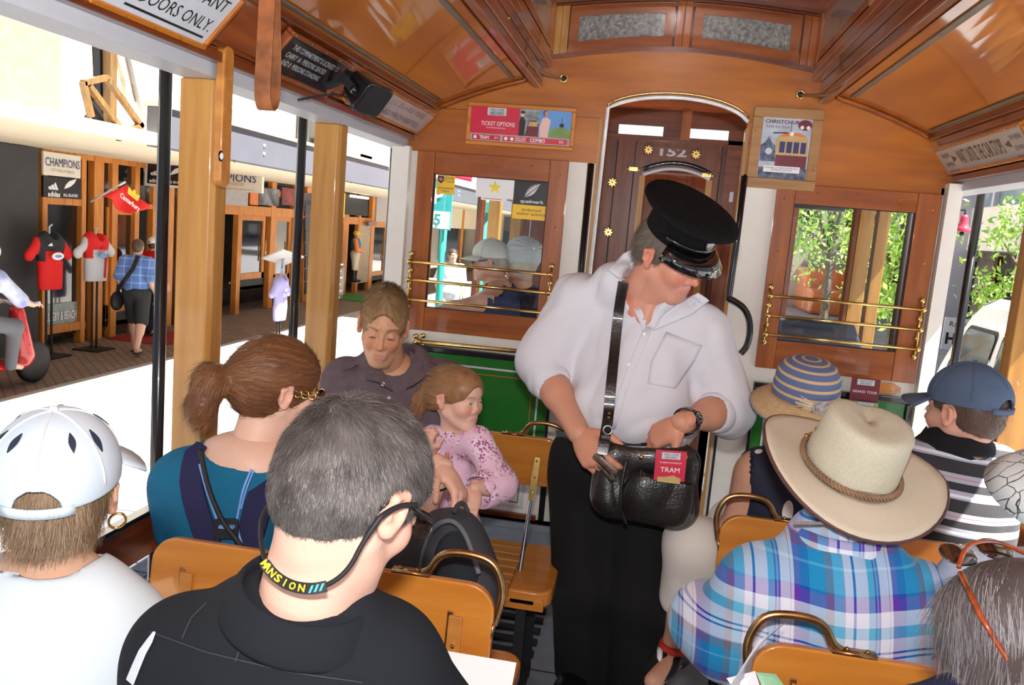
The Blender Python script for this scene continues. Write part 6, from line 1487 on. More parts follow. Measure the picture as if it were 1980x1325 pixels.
# cap
capM = Matrix(head_rot(Vector((.74, -.52, -.40)), (.10, -.25, 1)).tolist())
cc = Vector(Hc.w((0, -.002, .075)))
felt = mat('black_felt', (.009, .009, .010), .95, var=.2, scale=60, bump=.4, bscale=500, spec=.15)
b = MB(); prof = [(.092, -.012), (.094, .0), (.094, .034), (.104, .050), (.130, .064), (.138, .072), (.134, .080), (.110, .086), (.07, .088), (0, .088)]
capT = Matrix.Rotation(R(-9), 3, 'X')
hat = b.lathe(prof, 40, cc, M=capM @ capT, sc=(1.0, 1.08)).build('peaked_cap', felt, p, smooth=True)
v = []; fs = []; n = 18
for i in range(n + 1):
 a = R(-68 + 136 * i / n);
 for k, (r, z) in enumerate(((.094, .0), (.125, -.016), (.150, -.040))):
  rr = .094 + (r - .094) * (math.cos(R(-68 + 136 * i / n)) ** .55)
  v.append(cc + capM @ capT @ Vector((rr * math.sin(a), rr * math.cos(a) * 1.08, z if k else .0)))
for i in range(n):
 for k in range(2): fs.append((i * 3 + k, i * 3 + k + 1, i * 3 + 4 + k, i * 3 + 3 + k))
o = MB().add(v, fs).build('visor', mat('patent_black', (.006, .006, .007), .06, coat=1, var=0), hat, smooth=True)
md = o.modifiers.new('s', 'SOLIDIFY'); md.thickness = .0035
MB().tube([cc + capM @ capT @ Vector((.0965 * math.sin(a), .0965 * 1.08 * math.cos(a), .012)) for a in [R(-75 + 150 * i / 16) for i in range(17)]], .006, 6).build('cap_strap', black, hat, smooth=True)
MB().lathe([(0, .006), (.006, .006), (.010, .003), (.019, .002), (.019, 0)], 14, cc + capM @ capT @ Vector((0, .103, .034)), M=capM @ Matrix.Rotation(R(-90), 3, 'X')).build('cap_badge', mat('tin_badge', (.5, .5, .5), .3, 1, bump=.8, bscale=300), hat, smooth=True)
MB().sph(cc + capM @ capT @ Vector((-.092, .03, .012)), .007, 8).sph(cc + capM @ capT @ Vector((.092, .03, .012)), .007, 8).build('cap_button', black, hat, smooth=True)
hs = hair_shell(Hc, th=.007, subs=[ellp((0, .075, -.03), (.085, .085, .095), k=.01)], planes=[((0, 0, .07), (0, 0, 1)), ((0, 0, -.062), (0, -.3, -1))])
hair_part(Hc, p, hs, (.10, .08, .065), (.22, .19, .165))
pts, N = surf_samples(hs[0], hs[1], 5000, 3)
strands('hair_strands', Hc.w(pts), nrm_to_w(Hc, N), nrm_to_w(Hc, np.tile(A3((0, -.5, -1)), (len(pts), 1))), .022, p, np.tile(A3((.11, .09, .075)), (len(pts), 1)), .0011, 3, .3)
# chest hair
# watch
wc_ = J['wL'].lerp(J['eL'], .10); wd_ = (J['eL'] - J['wL']).normalized(); fn = (EYE - wc_).normalized(); fn = (fn - wd_ * fn.dot(wd_)).normalized(); sx2 = wd_.cross(fn)
ring = [wc_ + (fn * math.cos(a) + sx2 * math.sin(a)) * .0365 for a in [2 * PI * i / 20 for i in range(20)]]
wch = MB().ribbon(ring + ring[:1], .020, .003, [(q - wc_) for q in ring + ring[:1]]).build('watch', black, p)
Mw = Matrix((sx2, wd_, fn)).transposed()
MB().lathe([(0, 0), (.019, 0), (.020, .004), (.018, .008), (.016, .008)], 24, wc_ + fn * .035, M=Mw).build('watch_case', black, wch, smooth=True)
MB().lathe([(.0, .0), (.0155, .0), (0, .0005)], 24, wc_ + fn * .0435, M=Mw).build('watch_face', pr_blk, wch)
m = MB()
for i in range(12):
 a = 2 * PI * i / 12; m.fbox(wc_ + fn * .044 + sx2 * .0125 * math.cos(a) + wd_ * .0125 * math.sin(a), sx2, wd_, fn, -.001, .001, -.001, .001, 0, .0004)
m.beam(wc_ + fn * .0445, wc_ + fn * .0445 + wd_ * .008 + sx2 * .003, .001, .0005, up=fn).beam(wc_ + fn * .0445, wc_ + fn * .0445 - sx2 * .011, .001, .0005, up=fn).build('watch_hands', pr_wht, wch)
# ticket punch in the hand
c = j(1170, 908, 2.15)
t = thing('ticket_punch', 'small silver ticket punch held in the conductor\'s right hand', 'punch', tuple(c))
MB().beam(j(1150, 880, 2.15), j(1191, 916, 2.11), .016, .013).beam(j(1158, 898, 2.14), j(1186, 928, 2.11), .012, .010).sph(j(1188, 914, 2.112), .009, 8).build('punch_body', mat('nickel', (.55, .5, .42), .25, 1, var=.3, scale=60), t, bevel=.002)
# leather bag
bc = j(1247, 930, 2.24)
t = thing('ticket_bag', 'black leather conductor\'s bag with tickets in its pocket', 'bag', tuple(j(1247, 1020, 2.24)))
bu = (j(1340, 870, 2.24) - j(1165, 850, 2.24)).normalized(); bv = Z_ - bu * bu.z; bv.normalize(); bn = bu.cross(bv)
Mb = np.array(Matrix((bu, bn, bv)).transposed())
W_ = lambda u, v, n=0: bc + bu * u + bv * v + bn * n
bag = [cap(W_(-.085, -.055), W_(.085, -.065), .055, .062, k=.03, fl=.75, fa=bn), cap(W_(-.10, .05), W_(.095, .07), .038, .038, k=.05, fl=.6, fa=bn), cap(W_(-.095, .05), W_(-.09, -.06), .040, .045, k=.04, fl=.75, fa=bn), cap(W_(.095, .06), W_(.09, -.06), .042, .05, k=.04, fl=.8, fa=bn)]
part_sdf('bag_body', bag, .0045, leather, t, disp=folds(.005, 22, 5, (1, 1, .4)), subs=[cap(W_(-.05, .115, -.015), W_(.07, .125, -.015), .030, k=.004)])
part_sdf('front_pocket', [cap(W_(-.01, -.045, .035), W_(.085, -.06, .03), .052, .05, k=.03, fl=.6, fa=bn), cap(W_(.0, .0, .04), W_(.10, .005, .034), .036, .03, k=.04, fl=.5, fa=bn)], .0045, leather, t, disp=folds(.005, 20, 8, (1, 1, .4)), planes=[(W_(.04, .028, 0), (bv + bu * .12))])
part_sdf('side_pocket', [cap(W_(-.105, .01, .012), W_(-.10, -.06, .02), .034, .042, k=.02, fl=.8, fa=bn)], .005, leather, t, disp=folds(.003, 25, 6), planes=[(W_(-.1, .025, 0), bv)])
MB().tube(smooth_pts([W_(-.055, .06, .03), W_(-.062, .0, .045), W_(-.06, -.07, .05), W_(-.04, -.115, .035)], 3), .005, 8).build('piping', leather, t, smooth=True)
MB().tube(smooth_pts([W_(-.012, .045, .045), W_(-.018, -.02, .068), W_(-.016, -.09, .06)], 3), .0022, 6).tube(smooth_pts([W_(-.004, .04, .048), W_(-.01, -.02, .07), W_(-.008, -.09, .062)], 3), .0015, 6).build('seam', leather, t, smooth=True)
MB().sph(j(1240, 884, 2.19), .007, 10).sph(j(1326, 884, 2.19), .006, 10).build('stud', brass, t, smooth=True)
# strap over the shoulder
sp_ = [j(1164, 880, 2.185), j(1170, 845, 2.20)] + [on(TS, *q, .012, 2.27) for q in ((1177, 800), (1180, 760), (1184, 720), (1188, 680), (1192, 640), (1196, 605), (1201, 570), (1206, 545))]
nn = [(EYE - q).normalized() for q in smooth_pts(sp_, 3)]
MB().ribbon(smooth_pts(sp_, 3), .030, .004, nn).build('strap', leather, t, bevel=.001)
MB().tube([j(1175, 832, 2.205) + CR * .012 * math.cos(a) + CU * .012 * math.sin(a) for a in [2 * PI * i / 14 for i in range(14)]], .0025, 6, closed=True).build('strap_ring', steel, t, smooth=True)
for px, py in ((1178, 800), (1177, 808)): MB().sph(j(px, py, 2.222), .004, 8).build('rivet', bronze, t)
MB().ribbon(jj([(1172, 842, 2.205), (1168, 870, 2.20), (1166, 888, 2.20)]), .026, .004, -Y_).build('strap_tab', leather, t)
tk, O = booklet(1296, 902, 2.160, .080, .080, pr_red, 'tram_ticket', 'red tram tickets standing in the pocket of the leather bag', (('TRAM', -.12, .62, .16), ('CHRISTCHURCH', .12, .7, .05)), up=(Z_ - X_ * .02).normalized(), U=(X_ + Z_ * .06).normalized(), th=.012)
PG(tk, O, [(-.03, -.045), (.03, -.045), (.03, -.03), (.01, -.024), (-.01, -.03), (-.03, -.032)], pr_tan)
# ===== father
p = ppl('person in a dusty mauve open-necked shirt, short light brown hair, sitting facing the camera', loc=(-.85, 2.5, .45))
J = dict(pel=Vector((-.83, 2.55, .56)), che=j(758, 765, 2.56), nk=j(762, 705, 2.545), sR=j(668, 738, 2.55), sL=j(856, 742, 2.56), fwd=Vector((.2, -1, 0)), eR=j(632, 900, 2.48), wR=j(720, 960, 2.30), eL=j(868, 905, 2.52), wL=j(830, 915, 2.36),
         hR=Vector((-.92, 2.5, .55)), kR=Vector((-.93, 2.1, .56)), aR=Vector((-.93, 2.12, .1)), hL=Vector((-.75, 2.5, .55)), kL=Vector((-.70, 2.1, .56)), aL=Vector((-.70, 2.12, .1)))
Hf = Head(j(741, 632, 2.47), (.26, -.90, -.28), (.04, -.1, 1), .98, roll=R(-3), ls=(.90, 1, 1.04))
hd_ = make_head(Hf, p, (.60, .31, .18), neck_to=j(762, 728, 2.55), neck_r=(.052, .062), lids='down', brow=(.22, .13, .07), lips=(.58, .22, .18), stub=(.42, .26, .18), res=.0027, blush=.55, earsz=1.05)
P = torso_prims(J, 1.0) + limb(J['sR'], J['eR'], J['wR'], (.048, .040, .028)) + limb(J['sL'], J['eL'], J['wL'], (.048, .040, .028))
for a in 'RL': P += limb(J['h' + a], J['k' + a], J['a' + a], (.08, .058, .04)) + [cap(J['a' + a], J['a' + a] + Vector((.0, -.15, -.04)), .035, .03)]
fd = hand(J['wL'], j(815, 872, 2.28), Vector((-.2, -.9, .2)), Vector((.5, 0, .5)), .9, (.5, .5, .5, .5), .3)
body_mesh(p, hd_, P, (.58, .30, .17), fine=(fd,))
make_eyes(Hf, p, (.15, .2, .22), gaze=(0, -.35))
mv = cloth('mauve_shirt', (.150, .110, .125), .9, bs=500, bump=.2, var=.12, scale=30)
sh = torso_prims(J, 1.12, 1.05) + [cap(J['sR'], J['eR'], .062, .066, k=.05), cap(J['sL'], J['eL'], .062, .066, k=.05), cap(j(730, 700, 2.56), j(795, 700, 2.56), .055, k=.03)]
part_sdf('shirt', sh, .006, mv, p, off=.006, subs=[cap(j(766, 690, 2.40), j(772, 752, 2.40), .075, .022, k=.012), cap(j(760, 650, 2.50), j(764, 708, 2.545), .060, .062, k=.015)], disp=folds(.008, 13, 4, (1, 1, .5)))
patch('collar', jj([(716, 686, 2.50), (706, 700, 2.47), (708, 735, 2.42), (730, 738, 2.38), (762, 758, 2.38), (745, 725, 2.42), (725, 695, 2.48)]), mv, p, .004)
patch('collar', jj([(792, 680, 2.50), (815, 695, 2.47), (822, 730, 2.42), (800, 745, 2.385), (785, 752, 2.38), (795, 720, 2.43)]), mv, p, .004)
for px, py in ((741, 743), (752, 770)): MB().lathe([(0, 0), (.006, 0), (.006, .0025), (.003, .003), (0, .002)], 12, j(px, py, 2.385), M=Matrix(head_rot((0, 0, 1), (0, -1, .1)).tolist())).build('button', pr_wht, p, smooth=True)
MB().ribbon(jj([(655, 722, 2.50), (672, 714, 2.49), (690, 708, 2.485)]), .028, .004, Z_).build('shoulder_tab', mv, p); MB().ribbon(jj([(830, 704, 2.50), (848, 712, 2.50)]), .028, .004, Z_).build('shoulder_tab', mv, p)
for a in 'RL': part_sdf('trouser_leg', [cap(J['h' + a], J['k' + a], .09, .072, k=.05), cap(J['k' + a], J['a' + a], .07, .055, k=.04)], .01, cloth('khaki', (.25, .2, .14)), p)
def short_hair(H, p, col, col2, n, ln, face_sub=None, dirf=None, seed=1, th=.009, planes=(), lift=.5, extra=(), w=.0011, resx=.004):
 fs_ = face_sub or [ellp((0, .088, -.022), (.072, .062, .092), k=.012)]
 ears = [ellp((s * .085, -.004, -.012), (.024, .026, .040), k=.008) for s in (-1, 1)]
 hs = hair_shell(H, th=th, res=resx, subs=fs_ + ears, planes=[((0, -.03, -.070), (0, .35, -1))] + list(planes), extra=extra, disp=lambda P: .0015 * wob(P, 90, 2))
 hair_part(H, p, hs, col, col2)
 pts, N = surf_samples(hs[0], hs[1], n, seed, keep=lambda c: (np.linalg.norm(c / np.array([.078, .1, .09]) - np.array([0, -.14, .3]), axis=1) > .8) * 1.0)
 D_ = dirf(pts, N) if dirf else np.tile(A3((0, .4, -.6)), (len(pts), 1))
 D_ = D_ - N * (D_ * N).sum(1)[:, None]; D_ /= np.linalg.norm(D_, axis=1)[:, None] + 1e-9
 nz = vnoise(pts, 70, seed)[:, None] * .5 + .5
 c = A3(col) * (1 - nz) + A3(col2) * nz
 L_ = ln(pts) if callable(ln) else ln
 strands('hair_strands', H.w(pts), nrm_to_w(H, N), nrm_to_w(H, D_), L_, p, c, w, 3, lift, seed=seed)
short_hair(Hf, p, (.22, .12, .05), (.38, .23, .11), 11000, lambda P: np.where(P[:, 2] > .07, .030, .012), dirf=lambda P, N: np.stack([.3 * vnoise(P, 50, 2) + 0 * P[:, 0], .5 - 0 * P[:, 0], np.where(P[:, 2] < .045, -.8, .9)], 1), lift=.65, face_sub=[ellp((0, .100, -.018), (.064, .056, .096), k=.006)])
# ===== little girl
p = ppl('small child in a pink and white floral blouse with a ponytail, looking to the right', loc=(-.55, 2.42, .45))
J = dict(pel=Vector((-.545, 2.45, .52)), che=j(872, 862, 2.42), nk=j(874, 838, 2.42), sR=j(832, 852, 2.44), sL=j(925, 856, 2.38), fwd=Vector((.5, -1, 0)), eL=j(968, 935, 2.34), wL=j(918, 945, 2.26), eR=j(818, 910, 2.36), wR=j(822, 872, 2.30),
         hR=Vector((-.58, 2.40, .51)), kR=Vector((-.52, 2.18, .52)), aR=Vector((-.50, 2.15, .28)), hL=Vector((-.48, 2.42, .51)), kL=Vector((-.40, 2.2, .52)), aL=Vector((-.38, 2.17, .28)))
Hg = Head(j(884, 772, 2.40), (.90, -.42, -.02), (0, 0, 1), .80, roll=0, child=1)
hd_ = make_head(Hg, p, (.76, .47, .36), neck_to=j(873, 838, 2.42), neck_r=(.040, .045), lids='open', brow=(.42, .27, .16), lips=(.66, .25, .22), res=.0032, blush=.7)
P = []
ch = .55
sd, up_, fw = frame_of(J); Mg = np.array(Matrix((sd, fw, sd.cross(fw))).transposed())
P += [ellp(J['pel'], (.095, .08, .09), Mg, k=0), ellp(J['pel'].lerp(J['che'], .55), (.088, .068, .12), Mg, k=.05), cap(J['sL'].lerp(J['sR'], .15), J['sR'].lerp(J['sL'], .15), .042, k=.04)]
P += limb(J['sR'], J['eR'], J['wR'], (.030, .026, .019)) + limb(J['sL'], J['eL'], J['wL'], (.030, .026, .019))
for a in 'RL': P += limb(J['h' + a], J['k' + a], J['a' + a], (.05, .038, .028)) + [cap(J['a' + a], J['a' + a] + Vector((.06, -.08, -.02)), .022, .018)]
fg = hand(J['wL'], j(905, 1000, 2.20), Vector((.2, -.9, .3)), Vector((-.6, 0, -.2)), .66, (.15, .15, .2, .25), .5); fg2 = hand(J['wR'], j(826, 838, 2.28), Vector((-.3, -.9, 0)), Vector((.6, 0, .3)), .6, (.7, .7, .7, .7), .3)
body_mesh(p, hd_, P, (.74, .45, .34), h=.005, fine=(fg, fg2))
make_eyes(Hg, p, (.10, .16, .20), 'open', gaze=(.1, .0))
floral, _n, _p = newmat('floral_blouse')
tc = nd(_n, 'TexCoord'); vo = nd(_n, 'TexVoronoi'); vo.inputs['Scale'].default_value = 110; rp = nd(_n, 'ValToRGB'); n2 = nd(_n, 'TexNoise'); n2.inputs['Scale'].default_value = 18; mx = nd(_n, 'MixRGB'); rp2 = nd(_n, 'ValToRGB'); rp3 = nd(_n, 'ValToRGB')
L(_n, tc.outputs['Object'], vo.inputs[0]); L(_n, tc.outputs['Object'], n2.inputs[0]); L(_n, vo.outputs[0], rp.inputs[0]); L(_n, n2.outputs[0], rp2.inputs[0]); L(_n, n2.outputs[0], rp3.inputs[0])
rp.color_ramp.interpolation = 'CONSTANT'; rp.color_ramp.elements[0].color = (.40, .08, .22, 1); rp.color_ramp.elements[1].position = .42; rp.color_ramp.elements[1].color = (.80, .66, .76, 1)
rp2.color_ramp.elements[0].position = .45; rp2.color_ramp.elements[1].position = .55; rp3.color_ramp.elements[0].color = (.75, .38, .58, 1); rp3.color_ramp.elements[1].color = (.86, .66, .78, 1)
L(_n, rp2.outputs[0], mx.inputs[0]); L(_n, rp.outputs[0], mx.inputs[1]); L(_n, rp3.outputs[0], mx.inputs[2]); L(_n, mx.outputs[0], _p.inputs['Base Color']); _p.inputs['Roughness'].default_value = .85
bl = [ellp(J['pel'], (.115, .10, .10), Mg, k=0), ellp(J['pel'].lerp(J['che'], .55), (.100, .080, .13), Mg, k=.05), cap(J['sL'].lerp(J['sR'], .1), J['sR'].lerp(J['sL'], .1), .048, k=.04), cap(J['sL'], J['eL'], .040, .048, k=.03), cap(J['eL'], J['eL'].lerp(J['wL'], .65) - Z_ * .01, .050, .056, k=.03), cap(J['sR'], J['eR'], .040, .045, k=.03), cap(J['eR'], J['eR'].lerp(J['wR'], .5), .045, .045, k=.03)]
part_sdf('blouse', bl, .0045, floral, p, disp=folds(.006, 24, 2, (1, 1, .5)), subs=[cap(j(878, 826, 2.36), j(885, 852, 2.34), .034, .006, k=.006), cap(J['eL'].lerp(J['wL'], .80) - Z_ * .012, J['eL'].lerp(J['wL'], 1.3) - Z_ * .02, .045, .055, k=.004)])
for px, py in ((886, 850), (884, 858)): MB().sph(j(px, py, 2.315), .0035, 8).build('button', pr_wht, p)
for a in 'RL': part_sdf('leggings', [cap(J['h' + a], J['k' + a], .058, .046, k=.04), cap(J['k' + a], J['a' + a], .045, .034, k=.03)], .007, cloth('magenta_cotton', (.30, .03, .14)), p)
hs = hair_shell(Hg, th=.008, subs=[ellp((0, .106, -.026), (.066, .058, .092), k=.010)] + [ellp((s * .085, .0, -.014), (.024, .028, .040), k=.008) for s in (-1, 1)], planes=[((0, -.05, -.045), (0, .5, -1))], extra=[ellp((0, .03, .045), (.062, .06, .06), k=.03), cap((0, -.10, .02), (0, -.135, .01), .018, .022, k=.02), cap((0, -.135, .01), (0.01, -.17, -.035), .030, .024, k=.02), cap((.01, -.17, -.035), (.01, -.165, -.075), .022, .010, k=.02)])
hair_part(Hg, p, hs, (.20, .09, .04), (.38, .20, .09), f=80)
pts, N = surf_samples(hs[0], hs[1], 9000, 5, keep=lambda c: 1 + 3. * (c[:, 1] > .02)); D_ = np.where(pts[:, 1:2] > -.11, A3((0, -1, -.05)), A3((0, -.4, -1)))
strands('hair_strands', Hg.w(pts), nrm_to_w(Hg, N), nrm_to_w(Hg, D_), .028, p, np.tile(A3((.34, .18, .08)), (len(pts), 1)), .0010, 3, .12)
MB().tube([Vector(Hg.w((.018 * math.cos(a), -.118 , .014 + .018 * math.sin(a)))) for a in [2 * PI * i / 12 for i in range(12)]], .006, 6, closed=True).build('hair_tie', mat('purple_elastic', (.06, .02, .12), .7), p, smooth=True)
t = thing('soft_toy', 'little white and green soft toy held beside the child\'s blouse', 'toy', tuple(j(822, 868, 2.26)))
part_sdf('toy_body', [ellp(j(824, 868, 2.27), (.018, .015, .024)), ellp(j(820, 848, 2.27), .014, k=.01)], .004, cloth('toy_plush', (.80, .85, .80), col2=(.45, .75, .50), scale=40), t)
# ===== woman with the ponytail
p = ppl('person in a teal top with a brown ponytail and sunglasses, seen from behind', loc=(-.85, 1.75, .45))
YW = 1.78
J = dict(pel=Vector((-.80, 1.76, .55)), che=j(445, 935, 1.75), nk=j(480, 878, 1.75), sL=j(352, 935, 1.74), sR=j(548, 912, 1.78), fwd=Vector((0, 1, 0)), eR=j(775, 1075, 1.86), wR=j(858, 905, 2.00), eL=j(345, 1120, 1.82), wL=j(450, 1180, 2.0),
         hR=Vector((-.70, 1.8, .55)), kR=Vector((-.66, 2.18, .56)), aR=Vector((-.64, 2.12, .1)), hL=Vector((-.88, 1.8, .55)), kL=Vector((-.88, 2.18, .56)), aL=Vector((-.88, 2.12, .1)))
Hw = Head(j(537, 752, 1.80), (.70, .70, -.22), (-.05, -.12, 1), .97, female=1)
hd_ = make_head(Hw, p, FAIR, neck_to=j(482, 885, 1.75), neck_r=(.046, .056), lids='open', brow=(.2, .1, .05), res=.0036)
P = torso_prims(J, .88, .9) + limb(J['sR'], J['eR'], J['wR'], (.042, .036, .026)) + limb(J['sL'], J['eL'], J['wL'], (.042, .036, .025))
P += [ellp(J['nk'] + Vector((0, 0, -.02)), (.085, .06, .045), k=.05)]
for a in 'RL': P += limb(J['h' + a], J['k' + a], J['a' + a], (.08, .056, .04)) + [cap(J['a' + a], J['a' + a] + Vector((.0, .15, -.04)), .035, .03)]
fw_ = hand(J['wR'], j(908, 985, 1.93), Vector((.6, .1, .7)), Vector((-.6, -.3, -.2)), .98, (.35, .5, .6, .7), .7)
body_mesh(p, hd_, P, FAIR, fine=(fw_,))
make_eyes(Hw, p)
teal = cloth('teal_top', (.010, .130, .245), .85, bs=600)
sh = torso_prims(J, .98, 1.0) + [cap(J['sR'], J['sR'].lerp(J['eR'], .22), .052, .054, k=.05), cap(J['sL'], J['sL'].lerp(J['eL'], .45), .052, .058, k=.05)]
top_o = part_sdf('top', sh, .006, teal, p, off=.006, disp=folds(.007, 14, 7, (1, 1, .5)), subs=[ellp(J['nk'] + Z_ * .010, (.105, .085, .052), k=.01)])
for a in 'RL': part_sdf('trouser_leg', [cap(J['h' + a], J['k' + a], .09, .072, k=.05), cap(J['k' + a], J['a' + a], .07, .055, k=.04)], .01, cloth('denim', (.05, .08, .16)), p)
hs = hair_shell(Hw, th=.013, subs=[ellp((0, .104, -.030), (.078, .068, .095), k=.012)] + [ellp((s * .088, .003, -.018), (.024, .028, .034), k=.01) for s in (-1, 1)], planes=[((0, -.04, -.07), (0, .55, -1))],
    extra=[cap((0, -.09, .02), (0, -.120, .000), .030, .018, k=.03), cap((0, -.124, -.005), (-.004, -.158, -.008), .017, .026, k=.006), cap((-.004, -.158, -.008), (-.0, -.166, -.070), .026, .020, k=.02), cap((0, -.166, -.070), (.006, -.155, -.102), .020, .006, k=.02)], disp=lambda P: .0012 * np.sin(P[:, 2] * 500 + 6 * wob(P, 20, 1)))
hair_part(Hw, p, hs, (.115, .042, .018), (.20, .080, .030), f=40)
pts, N = surf_samples(hs[0], hs[1], 12000, 5)
tgt = A3((0, -.125, .005)); D_ = np.where(pts[:, 1:2] > -.125, tgt - pts, A3((.0, -.25, -1)))
nz = vnoise(pts * A3((1, .4, 1)), 60, 2)[:, None] * .5 + .5
D_ = D_ - N * (D_ * N).sum(1)[:, None]; D_ /= np.linalg.norm(D_, axis=1)[:, None]
strands('hair_strands', Hw.w(pts), nrm_to_w(Hw, N), nrm_to_w(Hw, D_), .028, p, A3((.13, .050, .022)) * (1 - nz) + A3((.30, .135, .055)) * nz, .0011, 4, .06)
MB().tube([Vector(Hw.w((.024 * math.cos(a), -.122, .002 + .024 * math.sin(a)))) for a in [2 * PI * i / 14 for i in range(14)]], .008, 6, closed=True).build('hair_tie', mat('striped_elastic', (.45, .35, .5), .6, col2=(.1, .05, .15), scale=120), p, smooth=True)
g = glasses(Hw, p, lensm, brass, arms=(1, 1), lens=(.032, .022))
for k in range(3):
 c = Vector(Hw.w((.080, .055 - k * .018, .013))); MB().tube([c + CR * .009 * math.cos(a) + CU * .009 * math.sin(a) for a in [2 * PI * i / 10 for i in range(10)]], .002, 5, closed=True).build('link', brass, g, smooth=True)
MB().tube([Vector(J['wR'].lerp(J['eR'], .28)) + q for q in [(Vector((.9, .1, .3)) * math.cos(a) + Vector((0, 1, -.2)) * math.sin(a)) * .039 for a in [2 * PI * i / 18 for i in range(18)]]], .0025, 6, closed=True).build('bracelet', blackm, p, smooth=True)
# the navy backpack harness she wears
t = thing('child_carrier', 'navy shoulder harness with light blue piping on the teal top', 'harness', tuple(j(430, 1050, 1.64)))
TT = bvh(top_o); nav = cloth('navy_webbing', (.022, .022, .070), .8, bs=500)
for L_, w_ in (([(392, 862, 1.70), (372, 885, 1.66), (372, 940, 1.635), (388, 1000, 1.635), (412, 1065, 1.64), (425, 1100, 1.64)], [.03, .045, .055, .055, .055, .05]), ([(545, 868, 1.72), (528, 885, 1.68), (508, 940, 1.66), (496, 1000, 1.65), (478, 1065, 1.65), (465, 1110, 1.65)], [.03, .055, .062, .062, .058, .05])):
 q = smooth_pts([on(TT, x, y, .002, Y) for x, y, Y in L_], 2); k_ = len(q); w2_ = [w_[min(5, int(i * 6 / k_))] for i in range(k_)]; MB().ribbon(q, w2_, .012, [(0, -1, .15)] * k_).build('shoulder_strap', nav, t, bevel=.004)
lb = mat('light_blue_piping', (.18, .38, .80), .5)
MB().tube(smooth_pts(jj([(386, 898, 1.645), (398, 945, 1.62), (412, 985, 1.62), (425, 1020, 1.62), (416, 1065, 1.62)]), 3), .0028, 6).tube(smooth_pts(jj([(486, 908, 1.655), (470, 945, 1.63), (462, 985, 1.63), (456, 1015, 1.63), (470, 1060, 1.63)]), 3), .0028, 6).tube(smooth_pts(jj([(491, 910, 1.655), (475, 948, 1.63), (466, 985, 1.63)]), 3), .0022, 6).build('piping', lb, t, smooth=True)
MB().prism(rrect(.055, .045, .006, 3), j(438, 1022, 1.625), CR, CU, -_f, 0, .008).build('yoke', blackm, t, bevel=.002)
MB().tube(smooth_pts(jj([(388, 870, 1.655), (400, 940, 1.625), (430, 1010, 1.605), (455, 1040, 1.60), (475, 1070, 1.605)]), 3), .006, 6).build('cord', blackm, t, smooth=True)
MB().beam(j(425, 1018, 1.612), j(452, 1020, 1.612), .012, .006).build('buckle', lb, t)
# grey backpack on the seat
t = thing('backpack', 'dark grey backpack standing on the bench beyond the near seat back', 'backpack', (-.47, 1.72, .45))
bt = j(880, 992, 1.80)
bp = [ellp(j(858, 1118, 1.78), (.115, .10, .13), k=0), ellp(j(866, 1058, 1.80), (.078, .075, .09), k=.07), cap(j(815, 1140, 1.75), j(905, 1140, 1.75), .080, k=.06)]
dg = cloth('dark_grey_nylon', (.045, .050, .058), .6, bs=600, bump=.3)
part_sdf('pack_body', bp, .007, dg, t, disp=folds(.010, 12, 9, (1, 1, .6)), planes=[(Vector((0, 0, .455)), (0, 0, -1))])
part_sdf('mesh_panel', [ellp(j(876, 1090, 1.705), (.045, .035, .075), k=0), ellp(j(888, 1125, 1.70), (.04, .035, .045), k=.05)], .006, mat('black_mesh', (.015, .02, .03), .7, bump=1, bscale=500), t)
MB().tube(smooth_pts(jj([(832, 1030, 1.72), (852, 1010, 1.71), (876, 1006, 1.71), (898, 1028, 1.69), (914, 1070, 1.675), (926, 1110, 1.66)]), 3), .006, 6).tube(smooth_pts(jj([(808, 1120, 1.66), (818, 1060, 1.68), (838, 1020, 1.69)]), 3), .004, 6).build('edge_binding', mat('grey_binding', (.12, .13, .15), .6), t, smooth=True)
MB().tube(smooth_pts(jj([(878, 992, 1.76), (885, 975, 1.78), (897, 972, 1.80), (905, 990, 1.80)]), 3), .006, 6).build('carry_loop', dg, t, smooth=True)
MB().beam(Vector((-.48, 1.80, .52)), Vector((-.42, 2.02, .53)), .1, .08).build('small_pocket', dg, t, bevel=.02)
# ===== grey-haired man
p = ppl('person with short greying hair and a black polo shirt, seen from behind', loc=(-.38, .95, .45))
J = dict(pel=Vector((-.36, .92, .56)), che=j(545, 1290, .96), nk=j(590, 1175, .955), sL=j(355, 1275, .965), sR=j(745, 1290, 1.0), fwd=Vector((.15, 1, 0)), eR=Vector((-.14, 1.08, .66)), wR=Vector((-.22, 1.32, .66)), eL=Vector((-.62, 1.02, .66)), wL=Vector((-.50, 1.28, .66)),
         hR=Vector((-.28, 1.0, .54)), kR=Vector((-.27, 1.38, .56)), aR=Vector((-.27, 1.34, .1)), hL=Vector((-.46, 1.0, .54)), kL=Vector((-.50, 1.38, .56)), aL=Vector((-.50, 1.34, .1)))
Hm = Head(j(682, 962, .985), (.42, .78, -.50), (.06, .1, 1), 1.0)
hd_ = make_head(Hm, p, (.70, .42, .32), neck_to=j(585, 1190, .945), neck_r=(.058, .062), lids='open', brow=(.1, .08, .06), res=.0030, earsz=1.12)
P = torso_prims(J, 1.05) + limb(J['sR'], J['eR'], J['wR'], (.05, .042, .03)) + limb(J['sL'], J['eL'], J['wL'], (.05, .042, .03))
for a in 'RL': P += limb(J['h' + a], J['k' + a], J['a' + a], (.08, .058, .04)) + [cap(J['a' + a], J['a' + a] + Vector((.0, .15, -.04)), .035, .03)]
fh = hand(J['wR'], J['wR'] + Vector((-.05, .15, 0)), Z_, Vector((-1, 0, 0)), .95, (.4, .4, .4, .4)); fh2 = hand(J['wL'], J['wL'] + Vector((.05, .15, 0)), Z_, Vector((1, 0, 0)), .95, (.4, .4, .4, .4))
body_mesh(p, hd_, P, (.68, .40, .30), fine=(fh, fh2))
make_eyes(Hm, p)
